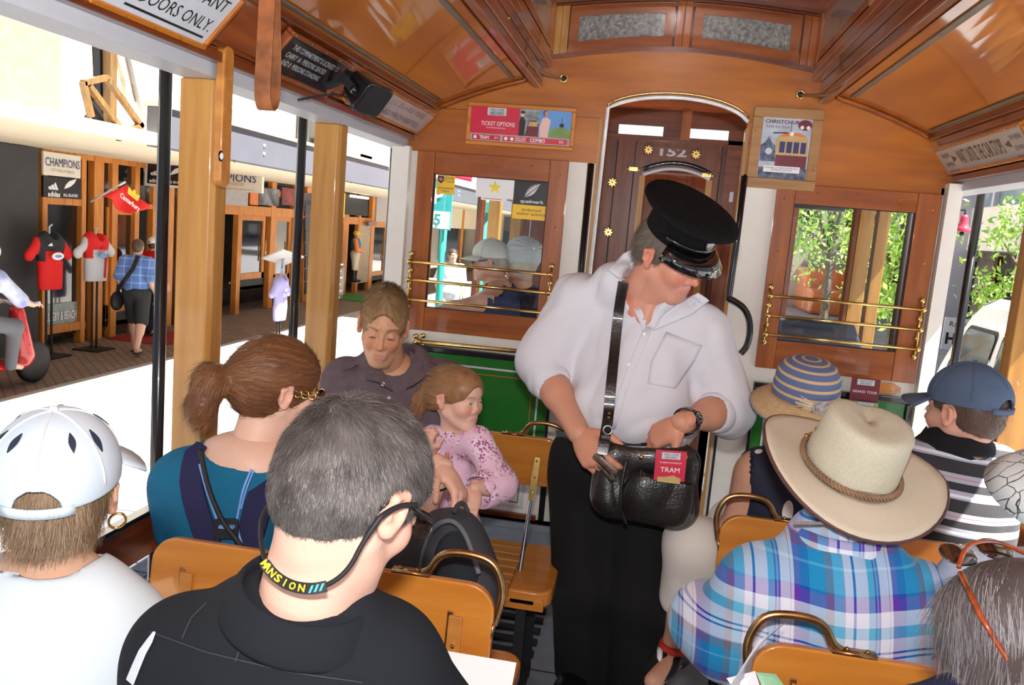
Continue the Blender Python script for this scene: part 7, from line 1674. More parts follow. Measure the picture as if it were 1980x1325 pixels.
bk = cloth('black_pique', (.012, .015, .020), .85, bs=1400, bump=.35)
sh = torso_prims(J, 1.16, 1.08) + [cap(J['sR'], J['eR'], .062, .068, k=.05), cap(J['sL'], J['eL'], .062, .068, k=.05), cap(j(500, 1190, .95), j(640, 1200, .96), .030, k=.05)]
shv = part_sdf('polo_shirt', sh, .0055, bk, p, off=.008, disp=folds(.005, 12, 3, (1, 1, .6)), subs=[cap(J['nk'] + Vector((.0, .01, .02)), Vector(Hm.w((0, -.02, -.08))), .062, .060, k=.01)])
# collar stands round the neck
def ring_pts(c, rx, ry, a0, a1, n, ax=X_, ay=Y_, tilt=0): return [c + ax * rx * math.cos(a) + ay * ry * math.sin(a) for a in [a0 + (a1 - a0) * i / n for i in range(n + 1)]]
def collar(p, c, rx, ry, h, m, a0=R(150), a1=R(390), flare=.018, fold=.0, ax=X_, ay=Y_, up=Z_, th=.004, drop=.045):
 n = 20; V_ = []; F_ = []
 for i in range(n + 1):
  a = a0 + (a1 - a0) * i / n; d = ax * math.cos(a) * rx + ay * math.sin(a) * ry; dn = d.normalized()
  V_ += [c + d, c + d * 1.03 + up * h, c + d + dn * (flare * .5) + up * (h + .003), c + d + dn * flare + up * (h - .015), c + d + dn * (flare + .016) - up * (drop - h) * .9, c + d + dn * (flare + .008) - up * (drop - h) * .9]
 for i in range(n):
  for k in range(5): F_.append((i * 6 + k, i * 6 + k + 1, i * 6 + 7 + k, i * 6 + 6 + k))
 o = MB().add(V_, F_).build('collar', m, p, smooth=True); md = o.modifiers.new('s', 'SOLIDIFY'); md.thickness = th; md2 = o.modifiers.new('u', 'SUBSURF'); md2.levels = md2.render_levels = 1; return o
nka = (Vector(Hm.w((0, -.02, -.06))) - J['nk']).normalized()
collar(p, J['nk'] + nka * .002 + Vector((.0, .0, 0)), .078, .074, .030, bk, R(150), R(390), up=nka.lerp(Z_, .3).normalized(), ax=(X_ - nka * nka.x).normalized(), ay=(Y_ - nka * nka.y).normalized(), drop=.05)
TP = bvh(shv)
for L_ in ([(482, 1208), (470, 1235), (455, 1280)], [(400, 1165), (370, 1195), (352, 1235)], [(290, 1222), (400, 1262), (560, 1300), (700, 1320)]): MB().tube([on(TP, *c, .001, .92) for c in zip(np.interp(np.arange(0, len(L_) - .99, .2), range(len(L_)), [a for a, b in L_]), np.interp(np.arange(0, len(L_) - .99, .2), range(len(L_)), [b for a, b in L_]))], .0009, 5).build('seam', mat('seam_thread', (.04, .045, .055), .8), p)
q = [on(TP, *c, .004, .92) for c in ((300, 1222), (290, 1240), (276, 1262), (264, 1290), (252, 1320))]; MB().ribbon(q, [.004, .010, .013, .014, .015], .002, [(-.3, -1, .6)] * 5).build('piping', pr_pale, p, bevel=.001)
whorl = A3((-.010, -.072, .100))
def whf(P, N):
 d = P - whorl; t = np.cross(N, d); r = np.linalg.norm(d, axis=1)[:, None]
 return d / (r + 1e-6) * .9 + t / (r + 1e-6) * np.exp(-r / .035) * 1.2 + A3((0, .1, -.25))
short_hair(Hm, p, (.026, .020, .018), (.16, .145, .14), 34000, lambda P: np.clip(.006 + (P[:, 2] + .06) * .10, .006, .017), dirf=whf, seed=4, th=.010, lift=.55, w=.0009, face_sub=[ellp((0, .084, -.030), (.078, .058, .10), k=.012)])
g = glasses(Hm, p, lensm, black, arms=(1, 1), armr=.0028)
stp = smooth_pts([Vector(Hm.w(q)) for q in ((.093, .012, .020), (.098, -.02, .012), (.100, -.045, -.008))] + jj([(728, 1010, .895), (700, 1052, .885), (676, 1100, .875), (640, 1130, .868), (600, 1140, .862), (560, 1135, .865), (528, 1112, .872), (510, 1080, .89), (503, 1040, .915), (505, 990, .96)]) + [Vector(Hm.w((-.092, -.02, .010)))], 3)
rt = [4 if i < 14 else 2 for i in range(len(stp))]
MB().tube(stp, [.0036 if i < len(stp) * .3 else .0030 for i in range(len(stp))], 8).build('retainer_strap', blackm, g, smooth=True)
cs = jj([(512, 1090, .868), (530, 1114, .862), (562, 1134, .856), (600, 1140, .853), (632, 1134, .857)]); cs = smooth_pts(cs, 3)
rb_ = MB().ribbon(cs, .013, .002, [(EYE - q).normalized() for q in cs]).build('strap_band', blackm, g)
lt = MB();
_cu = [('M', .04), ('A', .14), ('N', .24), ('S', .34), ('I', .43), ('O', .52), ('N', .62)]
for ch_, f_ in _cu:
 i = int(f_ * (len(cs) - 1)); tg = (cs[i + 1] - cs[i]).normalized(); c = cs[i].lerp(cs[i + 1], f_ * (len(cs) - 1) - i); n_ = (EYE - c).normalized(); text(ch_, c + n_ * .0025, tg, n_.cross(tg), .002 if ch_ == 'I' else .0085, pr_yel, rb_, h=.0095, bold=.03)
text('///', cs[int(.80 * (len(cs) - 1))] + (EYE - cs[-3]).normalized() * .003, (cs[-1] - cs[-4]).normalized(), (EYE - cs[-3]).normalized().cross((cs[-1] - cs[-4]).normalized()), .02, mat('print_cyan', (.05, .5, .6), .5), rb_, h=.008, bold=.03)
for a in 'RL': part_sdf('trouser_leg', [cap(J['h' + a], J['k' + a], .09, .072, k=.05), cap(J['k' + a], J['a' + a], .07, .055, k=.04)], .01, cloth('dark_trousers', (.03, .03, .035)), p)
# papers in his hands by the bench end
t = booklet(905, 1322, 1.30, .15, .10, pr_wht, 'folded_map', 'white folded leaflet at the bottom edge beside the rounded bench end', (), up=Vector((0, .8, .6)))[0]
# ===== woman in the white cap
def seated(J, lean=0):
 pass
def lower(J, fw=Vector((0, 1, 0)), z=.46, dz=.06):
 p_ = J['pel']; s = Vector((fw.y, -fw.x, 0)) * .09
 for a, k in (('R', 1), ('L', -1)):
  J['h' + a] = p_ + s * k + Z_ * -.01; J['k' + a] = J['h' + a] + fw * .38 + s * k * .2; J['a' + a] = J['k' + a] - fw * .04; J['a' + a] = Vector((J['a' + a].x, J['a' + a].y, .09)); J['k' + a].z = .55
 return J
def legs(J, P, r=(.08, .057, .04), fw=Vector((0, 1, 0))):
 for a in 'RL': P += limb(J['h' + a], J['k' + a], J['a' + a], r) + [cap(J['a' + a], J['a' + a] + fw * .15 - Z_ * .04, .035, .03)]
def trousers(J, p, m, r=(.092, .072, .055)):
 part_sdf('trousers', [ellp(J['pel'], (.17, .14, .12)), cap(J['hR'], J['kR'], r[0], r[1], k=.05), cap(J['kR'], J['aR'], r[1], r[2], k=.04), cap(J['hL'], J['kL'], r[0], r[1], k=.05), cap(J['kL'], J['aL'], r[1], r[2], k=.04)], .011, m, p, disp=folds(.006, 12, 3))
def baseball_cap(H, p, m, back=True, seams=None, sc=1.0, tilt=0, vents=None, btn=True, seamm=None, name='cap'):
 T = head_rot((0, math.cos(tilt), -math.sin(tilt)))
 def L_(q): return H.w((A3(q) * sc) @ T.T)
 dome = [ellp((0, -.012, .046), (.085, .104, .090), k=0)]
 v, f = sdf_mesh(dome, .0035, off=.004, planes=[((0, 0, .030), (0, 0, -1))], subs=[cap((0, -.14, .026), (0, -.10, .034), .030, .030, k=.004)] + [ellp((0, -.012, .040), (.081, .100, .084), k=0)])
 w = (v * sc) @ T.T; o = arr_mesh(name, H.w(w), f, m, p, True)
 mk = MB()
 for k in range(6):
  a0 = PI / 6 + k * PI / 3 + (PI / 6 if False else 0); pts = []
  for i in range(12):
   e = R(2 + 88 * i / 11);
   if k in (3, 4) and False: continue
   pts.append(Vector(L_((.0898 * math.cos(e) * math.cos(a0), -.012 + .1088 * math.cos(e) * math.sin(a0), .046 + .0948 * math.sin(e)))))
  pts = [q for q, i in zip(pts, range(12)) if not (abs(a0 % (2 * PI) - 3 * PI / 2) < .3 and i < 3)]
  mk.tube(pts, .0016 * sc, 5)
 mk.sph(L_((0, -.012, .141)), .007 * sc, 8)
 mk.build('seam', seamm or m, o, smooth=True)
 v = []; n = 14
 for i in range(n + 1):
  a = R(-62 + 124 * i / n)
  for k, r in enumerate((.0, .5, 1)):
   rr = .100 + r * .068 * math.cos(a) ** .5; v.append(Vector(L_((rr * .88 * math.sin(a), -.012 + rr * 1.04 * math.cos(a) + .0, .036 - r * .018 - .010 * (math.sin(a) ** 2) * r))))
 fs = [(i * 3 + k, i * 3 + k + 1, i * 3 + 4 + k, i * 3 + 3 + k) for i in range(n) for k in range(2)]
 q = MB().add(v, fs).build('peak', m, o, smooth=True); md = q.modifiers.new('s', 'SOLIDIFY'); md.thickness = .004
 MB().ribbon([Vector(L_((x, -.012 - .107 * math.sqrt(max(0, 1 - (x / .088) ** 2)), .030))) for x in np.linspace(-.045, .045, 9)], .014 * sc, .003, [Vector(L_((x, -1, 0))) - Vector(H.c) for x in np.linspace(-.4, .4, 9)]).build('back_strap', m, o, smooth=True)
 return o, L_
p = ppl('person in a white vented cap with a gold hoop earring, bottom left corner', loc=(-.87, 1.1, .45))
J = dict(pel=Vector((-.84, .98, .55)), che=j(100, 1215, 1.06), nk=j(95, 1120, 1.08), sL=j(-62, 1205, 1.06), sR=j(225, 1235, 1.10), fwd=Vector((0, 1, 0)), eR=Vector((-.62, 1.12, .66)), wR=Vector((-.68, 1.34, .62)), eL=Vector((-1.02, 1.1, .66)), wL=Vector((-.9, 1.3, .62)))
lower(J)
J['hL'].x = max(J['hL'].x, -.93); J['kL'].x = -.95; J['aL'].x = -.95
Hc2 = Head(j(112, 958, 1.12), (-.42, .88, -.22), (0, 0, 1), .96, female=1)
hd_ = make_head(Hc2, p, (.70, .44, .30), neck_to=j(95, 1130, 1.08), neck_r=(.050, .058), lids='open', brow=(.2, .12, .08), res=.0036)
P = torso_prims(J, .9, .95) + limb(J['sR'], J['eR'], J['wR'], (.042, .038, .026)) + limb(J['sL'], J['eL'], J['wL'], (.042, .038, .026)); legs(J, P)
h1_ = hand(J['wR'], J['wR'] + Vector((-.05, .15, 0)), Z_, Vector((-1, 0, 0)), .85); h2_ = hand(J['wL'], J['wL'] + Vector((.05, .15, 0)), Z_, Vector((1, 0, 0)), .85)
body_mesh(p, hd_, P, (.68, .42, .29), fine=(h1_, h2_)); make_eyes(Hc2, p)
wt = cloth('white_top', (.66, .76, .82), .8, bs=500, bump=.08, var=.02)
part_sdf('top', torso_prims(J, 1.02, 1.05) + [cap(J['sR'], J['eR'], .056, .06, k=.05), cap(J['sL'], J['eL'], .056, .06, k=.05)], .007, wt, p, off=.008, disp=folds(.006, 12, 2), subs=[ellp(J['nk'] + Z_ * .025, (.075, .07, .04), k=.01)])
collar(p, J['nk'] + Z_ * .0, .075, .070, .022, wt, R(150), R(390), drop=.045, flare=.016)
MB().tube(ring_pts(J['nk'] - Z_ * .014, .104, .100, R(170), R(365), 16), .0022, 6).build('piping', mat('grey_piping', (.25, .22, .22), .7), p, smooth=True)
MB().tube(smooth_pts(jj([(185, 1205, 1.02), (205, 1218, 1.02), (228, 1226, 1.03), (246, 1240, 1.05)]), 3), .0016, 6).tube(smooth_pts(jj([(190, 1214, 1.02), (210, 1228, 1.02), (238, 1240, 1.04)]), 3), .0012, 6).build('shoulder_seam', MATS['grey_piping'], p, smooth=True)
hs = hair_shell(Hc2, th=.009, subs=[ellp((0, .090, -.03), (.075, .062, .10), k=.012)] + [ellp((s * .088, .0, -.014), (.024, .026, .038), k=.008) for s in (-1, 1)], planes=[((0, -.05, -.075), (0, .2, -1)), ((0, 0, .050), (0, 0, 1))])
hair_part(Hc2, p, hs, (.14, .08, .045), (.30, .20, .12), f=50)
pts, N = surf_samples(hs[0], hs[1], 7000, 5, keep=lambda c: (c[:, 2] < .045) * 1.0)
D_ = np.tile(A3((0, -.2, -1)), (len(pts), 1)) + np.stack([vnoise(pts, 60, 2), 0 * pts[:, 0], 0 * pts[:, 0]], 1) * .4; nz = vnoise(pts * A3((1, 1, .3)), 70, 2)[:, None] * .5 + .5
strands('hair_strands', Hc2.w(pts), nrm_to_w(Hc2, N), nrm_to_w(Hc2, D_), .034, p, A3((.15, .085, .045)) * (1 - nz) + A3((.42, .30, .19)) * nz, .0011, 3, .25)
capw = cloth('pale_cap_cloth', (.62, .74, .84), .75, bs=600, bump=.1, var=.02)
o, CL = baseball_cap(Hc2, p, capw, sc=1.09, tilt=R(-20), seamm=mat('white_seam', (.88, .90, .93), .6))
for a0, e0, e1 in ((235, 38, 56), (305, 38, 56), (205, 30, 52), (335, 30, 52), (150, 35, 55), (30, 35, 55)):
 pts = [];
 for i in range(9):
  e = R(e0 + (e1 - e0) * i / 8); a = R(a0 + (3 if a0 > 180 else -3) * i / 8)
  pts.append(Vector(CL((.0905 * math.cos(e) * math.cos(a), -.012 + .1095 * math.cos(e) * math.sin(a), .046 + .0955 * math.sin(e)))))
 MB().ribbon(pts, [.001, .004, .007, .009, .010, .009, .007, .004, .001], .0015, [q - Vector(Hc2.c) for q in pts]).build('vent', mat('vent_navy', (.02, .03, .06), .7), o)
e = Vector(Hc2.w((.092, -.006, -.042))); MB().tube([e + Vector((.6, .3, .3)).normalized() * .013 * math.cos(a) + Vector((-.1, -.3, .9)).normalized() * .013 * math.sin(a) for a in [2 * PI * i / 18 for i in range(18)]], .0022, 6, closed=True).build('hoop_earring', mat('gold', (.85, .55, .2), .2, 1), p, smooth=True)
trousers(J, p, cloth('stone_trousers', (.4, .38, .34)))
# ===== man in the plaid shirt and broad hat
p = ppl('person in a turquoise and violet plaid shirt and broad cream hat, seen from behind', loc=(.46, 1.72, .45))
J = dict(pel=Vector((.46, 1.70, .56)), che=j(1625, 1155, 1.70), nk=j(1618, 1055, 1.73), sL=j(1460, 1135, 1.70), sR=j(1775, 1165, 1.71), fwd=Vector((0, 1, 0)), eL=j(1404, 1258, 1.74), wL=Vector((.33, 1.98, .66)), eR=j(1838, 1300, 1.72), wR=Vector((.60, 1.98, .64)))
lower(J)
Hh = Head(j(1635, 945, 1.80), (-.05, .95, -.22), (.03, -.05, 1), 1.0)
hd_ = make_head(Hh, p, TAN, neck_to=j(1620, 1075, 1.73), neck_r=(.056, .062), lids='open', brow=(.1, .08, .06), res=.0036)
P = torso_prims(J, 1.05) + limb(J['sR'], J['eR'], J['wR'], (.05, .042, .03)) + limb(J['sL'], J['eL'], J['wL'], (.05, .042, .03)); legs(J, P)
h1_ = hand(J['wR'], J['wR'] + Vector((-.05, .15, -.02)), Z_, Vector((-1, 0, 0)), .95); h2_ = hand(J['wL'], J['wL'] + Vector((.05, .15, -.02)), Z_, Vector((1, 0, 0)), .95)
body_mesh(p, hd_, P, TAN, fine=(h1_, h2_)); make_eyes(Hh, p)
T_, B_, Vi, Wh, Gr, LB = (.0, .24, .52), (.0, .06, .38), (.10, .02, .36), (.70, .74, .86), (.13, .13, .18), (.10, .44, .68)
plaid = bandmat('plaid_cloth', [(0, Wh), (.13, LB), (.20, Vi), (.22, LB), (.24, Vi), (.26, Wh), (.36, (.5, .25, .35)), (.37, Wh), (.40, Vi), (.46, B_), (.55, T_), (.70, Gr), (.78, LB), (.88, (.5, .25, .35)), (.89, Wh), (.97, B_)],
    [(0, Wh), (.12, Vi), (.22, B_), (.25, T_), (.42, LB), (.44, T_), (.52, Gr), (.60, (.5, .25, .35)), (.61, Wh), (.72, B_), (.74, Wh), (.77, B_), (.79, Wh), (.90, LB)], su=5.6, sv=4.6)
sh = torso_prims(J, 1.14, 1.12) + [cap(J['sR'], J['sR'].lerp(J['eR'], .8), .066, .082, k=.05), cap(J['sL'], J['sL'].lerp(J['eL'], .8), .066, .085, k=.05), cap(J['sL'].lerp(J['eL'], .6), J['eL'] + Vector((-.05, .05, .04)), .08, .075, k=.03), cap(j(1580, 1030, 1.74), j(1660, 1035, 1.74), .045, k=.05)]
part_sdf('plaid_shirt', sh, .0055, plaid, p, off=.008, disp=folds(.013, 9, 6, (1.6, 1, .45)), frame=(J['che'], (1, 0, .06), (0, 1, 0), (-.06, 0, 1)), subs=[cap(J['sR'].lerp(J['eR'], .98), J['eR'] + (J['eR'] - J['sR']) * .4, .06, .09, k=.005), cap(J['eL'] + Vector((.0, .04, -.05)), J['eL'] + Vector((-.04, .12, -.14)), .06, .08, k=.005)])
o = collar(p, J['nk'] + Z_ * .006, .078, .074, .032, plaid, R(150), R(390), drop=.05, flare=.020)
me = o.data; at = me.attributes.new('pq', 'FLOAT_VECTOR', 'POINT'); at.data.foreach_set('vector', np.array([tuple(Vector(v.co) + base(o) - J['che'] + Vector((.03, 0, .12))) for v in me.vertices], np.float32).ravel())
MB().beam(j(1470, 1095, 1.63), j(1775, 1120, 1.64), .0005, .002).build('yoke_seam', mat('plaid_seam', (.3, .15, .2), .8), p) if False else None
trousers(J, p, cloth('cream_shorts', (.60, .55, .44)))
hs = hair_shell(Hh, th=.006, subs=[ellp((0, .090, -.03), (.075, .062, .10), k=.012)] + [ellp((s * .086, .0, -.014), (.022, .026, .038), k=.008) for s in (-1, 1)], planes=[((0, -.03, -.070), (0, .35, -1)), ((0, 0, .075), (0, 0, 1))])
hair_part(Hh, p, hs, (.20, .15, .11), (.34, .28, .22))
# the hat: crown with pinched top, wide drooping brim, plaited band, dark edge
ht = thing('broad_hat', 'x', 'hat', tuple(j(1640, 900, 1.80))); bpy.data.objects.remove(ht)
hc = Vector(Hh.w((0, -.012, .045))); HM = Matrix(head_rot((.02, .93, .30), (.17, -.1, 1)).tolist())
felt2 = mat('cream_canvas', (.66, .60, .47), .8, var=.04, scale=6, bump=.35, bscale=700)
mesh2 = mat('hat_mesh', (.64, .62, .48), .8, var=.06, scale=200, bump=.5, bscale=900)
HK = 1.11
def hatpt(r, a, z, ov=1.18): r = r * HK; return hc + HM @ Vector((r * math.cos(a), r * ov * math.sin(a), z))
V_ = []; n = 48; rows = []
prof = [(.084, -.006), (.085, .02), (.083, .05), (.081, .085), (.079, .108), (.074, .118), (.062, .121), (.040, .119), (.018, .116), (.001, .115)]
for r, z in prof:
 for k in range(n):
  a = 2 * PI * k / n; zz = z
  if z > .1: zz -= .010 * (1 - abs(math.cos(a))) * max(0, math.sin(a)); zz += .007 * abs(math.cos(a)) * (r / .08)
  V_.append(hatpt(r * (1 - .10 * max(0, math.sin(a)) * (z > .06)), a, zz))
F_ = [(i * n + k, i * n + (k + 1) % n, (i + 1) * n + (k + 1) % n, (i + 1) * n + k) for i in range(len(prof) - 1) for k in range(n)] + [tuple((len(prof) - 1) * n + k for k in range(n))]
hat = MB().add(V_, F_).build('broad_hat', mesh2, p, smooth=True); hat['label'] = 'broad cream hat with a plaited band and dark brim edge'
def brimz(t, a): return -.004 + .030 * abs(math.cos(a)) ** 2 * t ** 1.5 - .022 * t ** 1.3 * max(0, -math.sin(a)) - .016 * t * max(0, math.sin(a))
V_ = []; m_ = 7
for i in range(m_):
 t_ = i / (m_ - 1)
 for k in range(n): a = 2 * PI * k / n; V_.append(hatpt(.083 + .088 * t_, a, brimz(t_, a), 1.16 - .06 * t_))
br = MB().add(V_, [(i * n + k, i * n + (k + 1) % n, (i + 1) * n + (k + 1) % n, (i + 1) * n + k) for i in range(m_ - 1) for k in range(n)]).build('brim', felt2, hat, smooth=True); md = br.modifiers.new('s', 'SOLIDIFY'); md.thickness = .004
MB().tube([hatpt(.171, 2 * PI * k / n, brimz(1, 2 * PI * k / n), 1.10) for k in range(n)], .0042, 8, closed=True).build('brim_edging', mat('maroon_binding', (.10, .045, .04), .6), hat, smooth=True)
pb = MB()
for s in range(3): pb.tube([hatpt(.0915 + .003 * math.sin(26 * a + s * 2.1), a, .010 + .005 * math.cos(26 * a + s * 2.1), 1.15) for a in [2 * PI * k / 160 for k in range(160)]], .0033, 5, closed=True)
pb.build('plaited_band', mat('tan_plait', (.32, .19, .11), .6, var=.2), hat, smooth=True)
MB().sph(hatpt(.093, R(150), .014), .006, 8).build('band_toggle', brass, hat, smooth=True); MB().lathe([(.0, 0), (.0045, .0), (.003, .002), (0, .002)], 10, hatpt(.083, R(172), .06), M=HM @ Matrix.Rotation(R(-90), 3, 'Y')).build('eyelet', brass, hat)
MB().tube(smooth_pts(jj([(1650, 990, 1.66), (1630, 1002, 1.64), (1600, 1012, 1.63), (1560, 1012, 1.63), (1535, 1012, 1.64)]), 3), .0035, 6).build('chin_cord', mat('cord_pale', (.38, .26, .20), .8, bump=.8, bscale=300), p, smooth=True)
# ===== woman in the straw hat
p = ppl('person in a striped straw hat and sleeveless navy top on the right bench', loc=(.42, 2.42, .45))
J = dict(pel=Vector((.42, 2.45, .56)), che=j(1540, 945, 2.40), nk=j(1548, 880, 2.40), sL=j(1462, 915, 2.38), sR=j(1622, 920, 2.42), fwd=Vector((-.2, 1, 0)), eL=j(1415, 1030, 2.36), wL=j(1415, 1085, 2.50), eR=j(1640, 1040, 2.45), wR=Vector((.45, 2.70, .70)))
lower(J)
J['hL'] = j(1430, 1085, 2.42); J['kL'] = j(1340, 1052, 2.28); J['aL'] = j(1308, 1238, 2.36); J['hR'] = j(1470, 1100, 2.55); J['kR'] = Vector((.36, 2.86, .54)); J['aR'] = Vector((.36, 2.84, .1))
Hs = Head(j(1552, 792, 2.38), (-.10, .97, -.20), (0, 0, 1), .86, female=1)
hd_ = make_head(Hs, p, (.62, .34, .23), neck_to=j(1548, 900, 2.40), neck_r=(.046, .055), lids='open', brow=(.05, .04, .03), res=.004)
P = torso_prims(J, .9, .95) + limb(J['sR'], J['eR'], J['wR'], (.045, .038, .026)) + limb(J['sL'], J['eL'], J['wL'], (.046, .040, .028))
P += limb(J['hL'], J['kL'], J['aL'], (.085, .060, .036)) + limb(J['hR'], J['kR'], J['aR'], (.085, .060, .036)) + [cap(J['aL'], J['aL'] + Vector((-.02, .05, -.06)), .032, .03), cap(J['aL'] + Vector((0, 0, -.06)), J['aL'] + Vector((-.06, -.12, -.075)), .03, .026), cap(J['aR'], J['aR'] + Vector((0, .15, -.05)), .032, .03)]
h1_ = hand(J['wR'], J['wR'] + Vector((-.05, .15, -.02)), Z_, Vector((-1, 0, 0)), .85); h2_ = hand(J['wL'], J['wL'] + Vector((.05, .15, -.02)), Z_, Vector((1, 0, 0)), .85)
body_mesh(p, hd_, P, (.60, .33, .22), fine=(h1_, h2_)); make_eyes(Hs, p)
navyp, _n, _p = newmat('navy_leaf_print'); tc = nd(_n, 'TexCoord'); mp = nd(_n, 'Mapping'); mp.inputs['Scale'].default_value = (1, 1, .45); mp.inputs['Rotation'].default_value = (.3, .6, .2); vo = nd(_n, 'TexVoronoi'); vo.inputs['Scale'].default_value = 17; rp = nd(_n, 'ValToRGB'); rp.color_ramp.interpolation = 'CONSTANT'
L(_n, tc.outputs['Object'], mp.inputs[0]); L(_n, mp.outputs[0], vo.inputs[0]); L(_n, vo.outputs[0], rp.inputs[0]); rp.color_ramp.elements[0].color = (.75, .72, .68, 1); rp.color_ramp.elements[1].position = .24; rp.color_ramp.elements[1].color = (.010, .014, .035, 1); L(_n, rp.outputs[0], _p.inputs['Base Color']); _p.inputs['Roughness'].default_value = .8
part_sdf('sleeveless_top', torso_prims(J, .96, 1.02), .006, navyp, p, off=.006, subs=[cap(J['sL'] + (J['sL'] - J['sR']) * .06, J['eL'] + (J['sL'] - J['sR']) * .3, .062, k=.006), cap(J['sR'] + (J['sR'] - J['sL']) * .06, J['eR'] + (J['sR'] - J['sL']) * .3, .062, k=.006), cap(J['nk'] + Z_ * .01, J['nk'] + Z_ * .08, .065, k=.01)], disp=folds(.005, 14, 2))
cap_w = cloth('white_cotton', (.72, .68, .62), .8, bs=600)
part_sdf('cropped_trousers', [ellp(J['pel'], (.17, .14, .12)), cap(J['hL'], J['kL'], .100, .078, k=.05), cap(J['kL'], J['kL'].lerp(J['aL'], .52), .076, .068, k=.04), cap(J['hR'], J['kR'], .10, .078, k=.05), cap(J['kR'], J['kR'].lerp(J['aR'], .55), .076, .066, k=.04)], .006, cap_w, p, disp=folds(.007, 16, 3), subs=[cap(J['kL'].lerp(J['aL'], .63), J['aL'], .058, .06, k=.004)])
q = J['aL']
part_sdf('shoe', [ellp(q + Vector((-.03, -.04, -.055)), (.045, .105, .035), head_rot((-.3, -1, 0))), cap(q + Vector((.0, .01, -.03)), q + Vector((.01, .03, -.06)), .042, k=.02)], .006, blackm, p, planes=[((0, 0, .01), (0, 0, -1)), (q + Vector((0, 0, -.022)), (0, -.4, 1))])
MB().tube([q + Vector((.040 * math.cos(a) + .0, .045 * math.sin(a), -.018)) for a in [2 * PI * i / 16 for i in range(16)]], .010, 8, closed=True).build('red_ankle_strap', mat('red_strap', (.55, .04, .02), .5), p, smooth=True)
MB().sph(q + Vector((-.045, -.02, -.045)), (.012, .04, .022), 8).build('white_side_panel', pr_wht, p, smooth=True)
hs = hair_shell(Hs, th=.014, subs=[ellp((0, .096, -.03), (.078, .062, .10), k=.012)], planes=[((0, 0, .09), (0, 0, 1))], extra=[cap((-.04, -.05, -.04), (-.04, -.055, -.12), .04, .03, k=.03), cap((.04, -.05, -.04), (.04, -.055, -.12), .04, .03, k=.03), cap((0, -.06, -.04), (0, -.065, -.12), .045, .035, k=.03)])
hair_part(Hs, p, hs, (.018, .012, .010), (.035, .024, .02))
pts, N = surf_samples(hs[0], hs[1], 5000, 5); strands('hair_strands', Hs.w(pts), nrm_to_w(Hs, N), nrm_to_w(Hs, np.tile(A3((0, -.1, -1)), (len(pts), 1))), .045, p, np.tile(A3((.035, .022, .018)), (len(pts), 1)), .0012, 3, .12)
HK = .96; hc = Vector(Hs.w((0, -.012, .045))); HM = Matrix(head_rot((-.1, .93, .16), (.02, -.22, 1)).tolist())
straw, _n, _p = newmat('striped_straw'); tc = nd(_n, 'TexCoord'); at = nd(_n, 'Attribute'); at.attribute_name = 'pq'; sp = nd(_n, 'SeparateXYZ'); L(_n, at.outputs['Vector'], sp.inputs[0]); fr = nd(_n, 'Math', operation='FRACT'); mu = nd(_n, 'Math', operation='MULTIPLY'); mu.inputs[1].default_value = 7.5; L(_n, sp.outputs[0], mu.inputs[0]); L(_n, mu.outputs[0], fr.inputs[0]); rp = nd(_n, 'ValToRGB'); rp.color_ramp.interpolation = 'CONSTANT'
rp.color_ramp.elements[0].color = (.10, .15, .30, 1); rp.color_ramp.elements[1].position = .68; rp.color_ramp.elements[1].color = (.60, .42, .22, 1); L(_n, fr.outputs[0], rp.inputs[0]); L(_n, rp.outputs[0], _p.inputs['Base Color']); _p.inputs['Roughness'].default_value = .7
nz = nd(_n, 'TexNoise'); nz.inputs['Scale'].default_value = 400; bb = nd(_n, 'Bump'); bb.inputs['Strength'].default_value = .6; bb.inputs['Distance'].default_value = .003; L(_n, tc.outputs['Object'], nz.inputs[0]); L(_n, nz.outputs[0], bb.inputs['Height']); L(_n, bb.outputs[0], _p.inputs['Normal'])
strawb = mat('natural_straw', (.66, .46, .24), .7, var=.15, scale=60, stretch=(1, 1, 8), bump=.5, bscale=300)
n = 40; prof = [(.092, .0), (.093, .015), (.092, .035), (.089, .055), (.083, .075), (.073, .090), (.058, .101), (.040, .107), (.020, .110), (.001, .111)]; V_ = []; pq = []; s_acc = 0
for i, (r, z) in enumerate(prof):
 if i: s_acc += math.hypot(r - prof[i - 1][0], z - prof[i - 1][1]) / .19
 for k in range(n): V_.append(hatpt(r, 2 * PI * k / n, z)); pq.append((s_acc, 0, 0))
F_ = [(i * n + k, i * n + (k + 1) % n, (i + 1) * n + (k + 1) % n, (i + 1) * n + k) for i in range(len(prof) - 1) for k in range(n)]
hat = arr_mesh('straw_hat', np.array([tuple(v) for v in V_]), F_, straw, p, True, None, {'pq': pq})
def bz(t, a): return -.035 * t ** 1.2 - .006 * math.sin(2 * a + .6) * t - .010 * max(0, -math.sin(a)) * t
V_ = []; m_ = 6
for i in range(m_):
 for k in range(n): V_.append(hatpt(.091 + .056 * i / (m_ - 1), 2 * PI * k / n, bz(i / (m_ - 1), 2 * PI * k / n), 1.16 - .05 * i / (m_ - 1)))
br = MB().add(V_, [(i * n + k, i * n + (k + 1) % n, (i + 1) * n + (k + 1) % n, (i + 1) * n + k) for i in range(m_ - 1) for k in range(n)]).build('brim', strawb, hat, smooth=True); br.modifiers.new('s', 'SOLIDIFY').thickness = .004
MB().tube([hatpt(.147, 2 * PI * k / n, bz(1, 2 * PI * k / n), 1.11) for k in range(n)], .004, 6, closed=True).build('brim_edging', mat('blue_edging', (.16, .21, .36), .7), hat, smooth=True)
fc2 = hatpt(.100, R(-83), .012); fb_ = MB(); rg = random.Random(2)
outw = (fc2 - hc).normalized(); sdv = HM @ X_
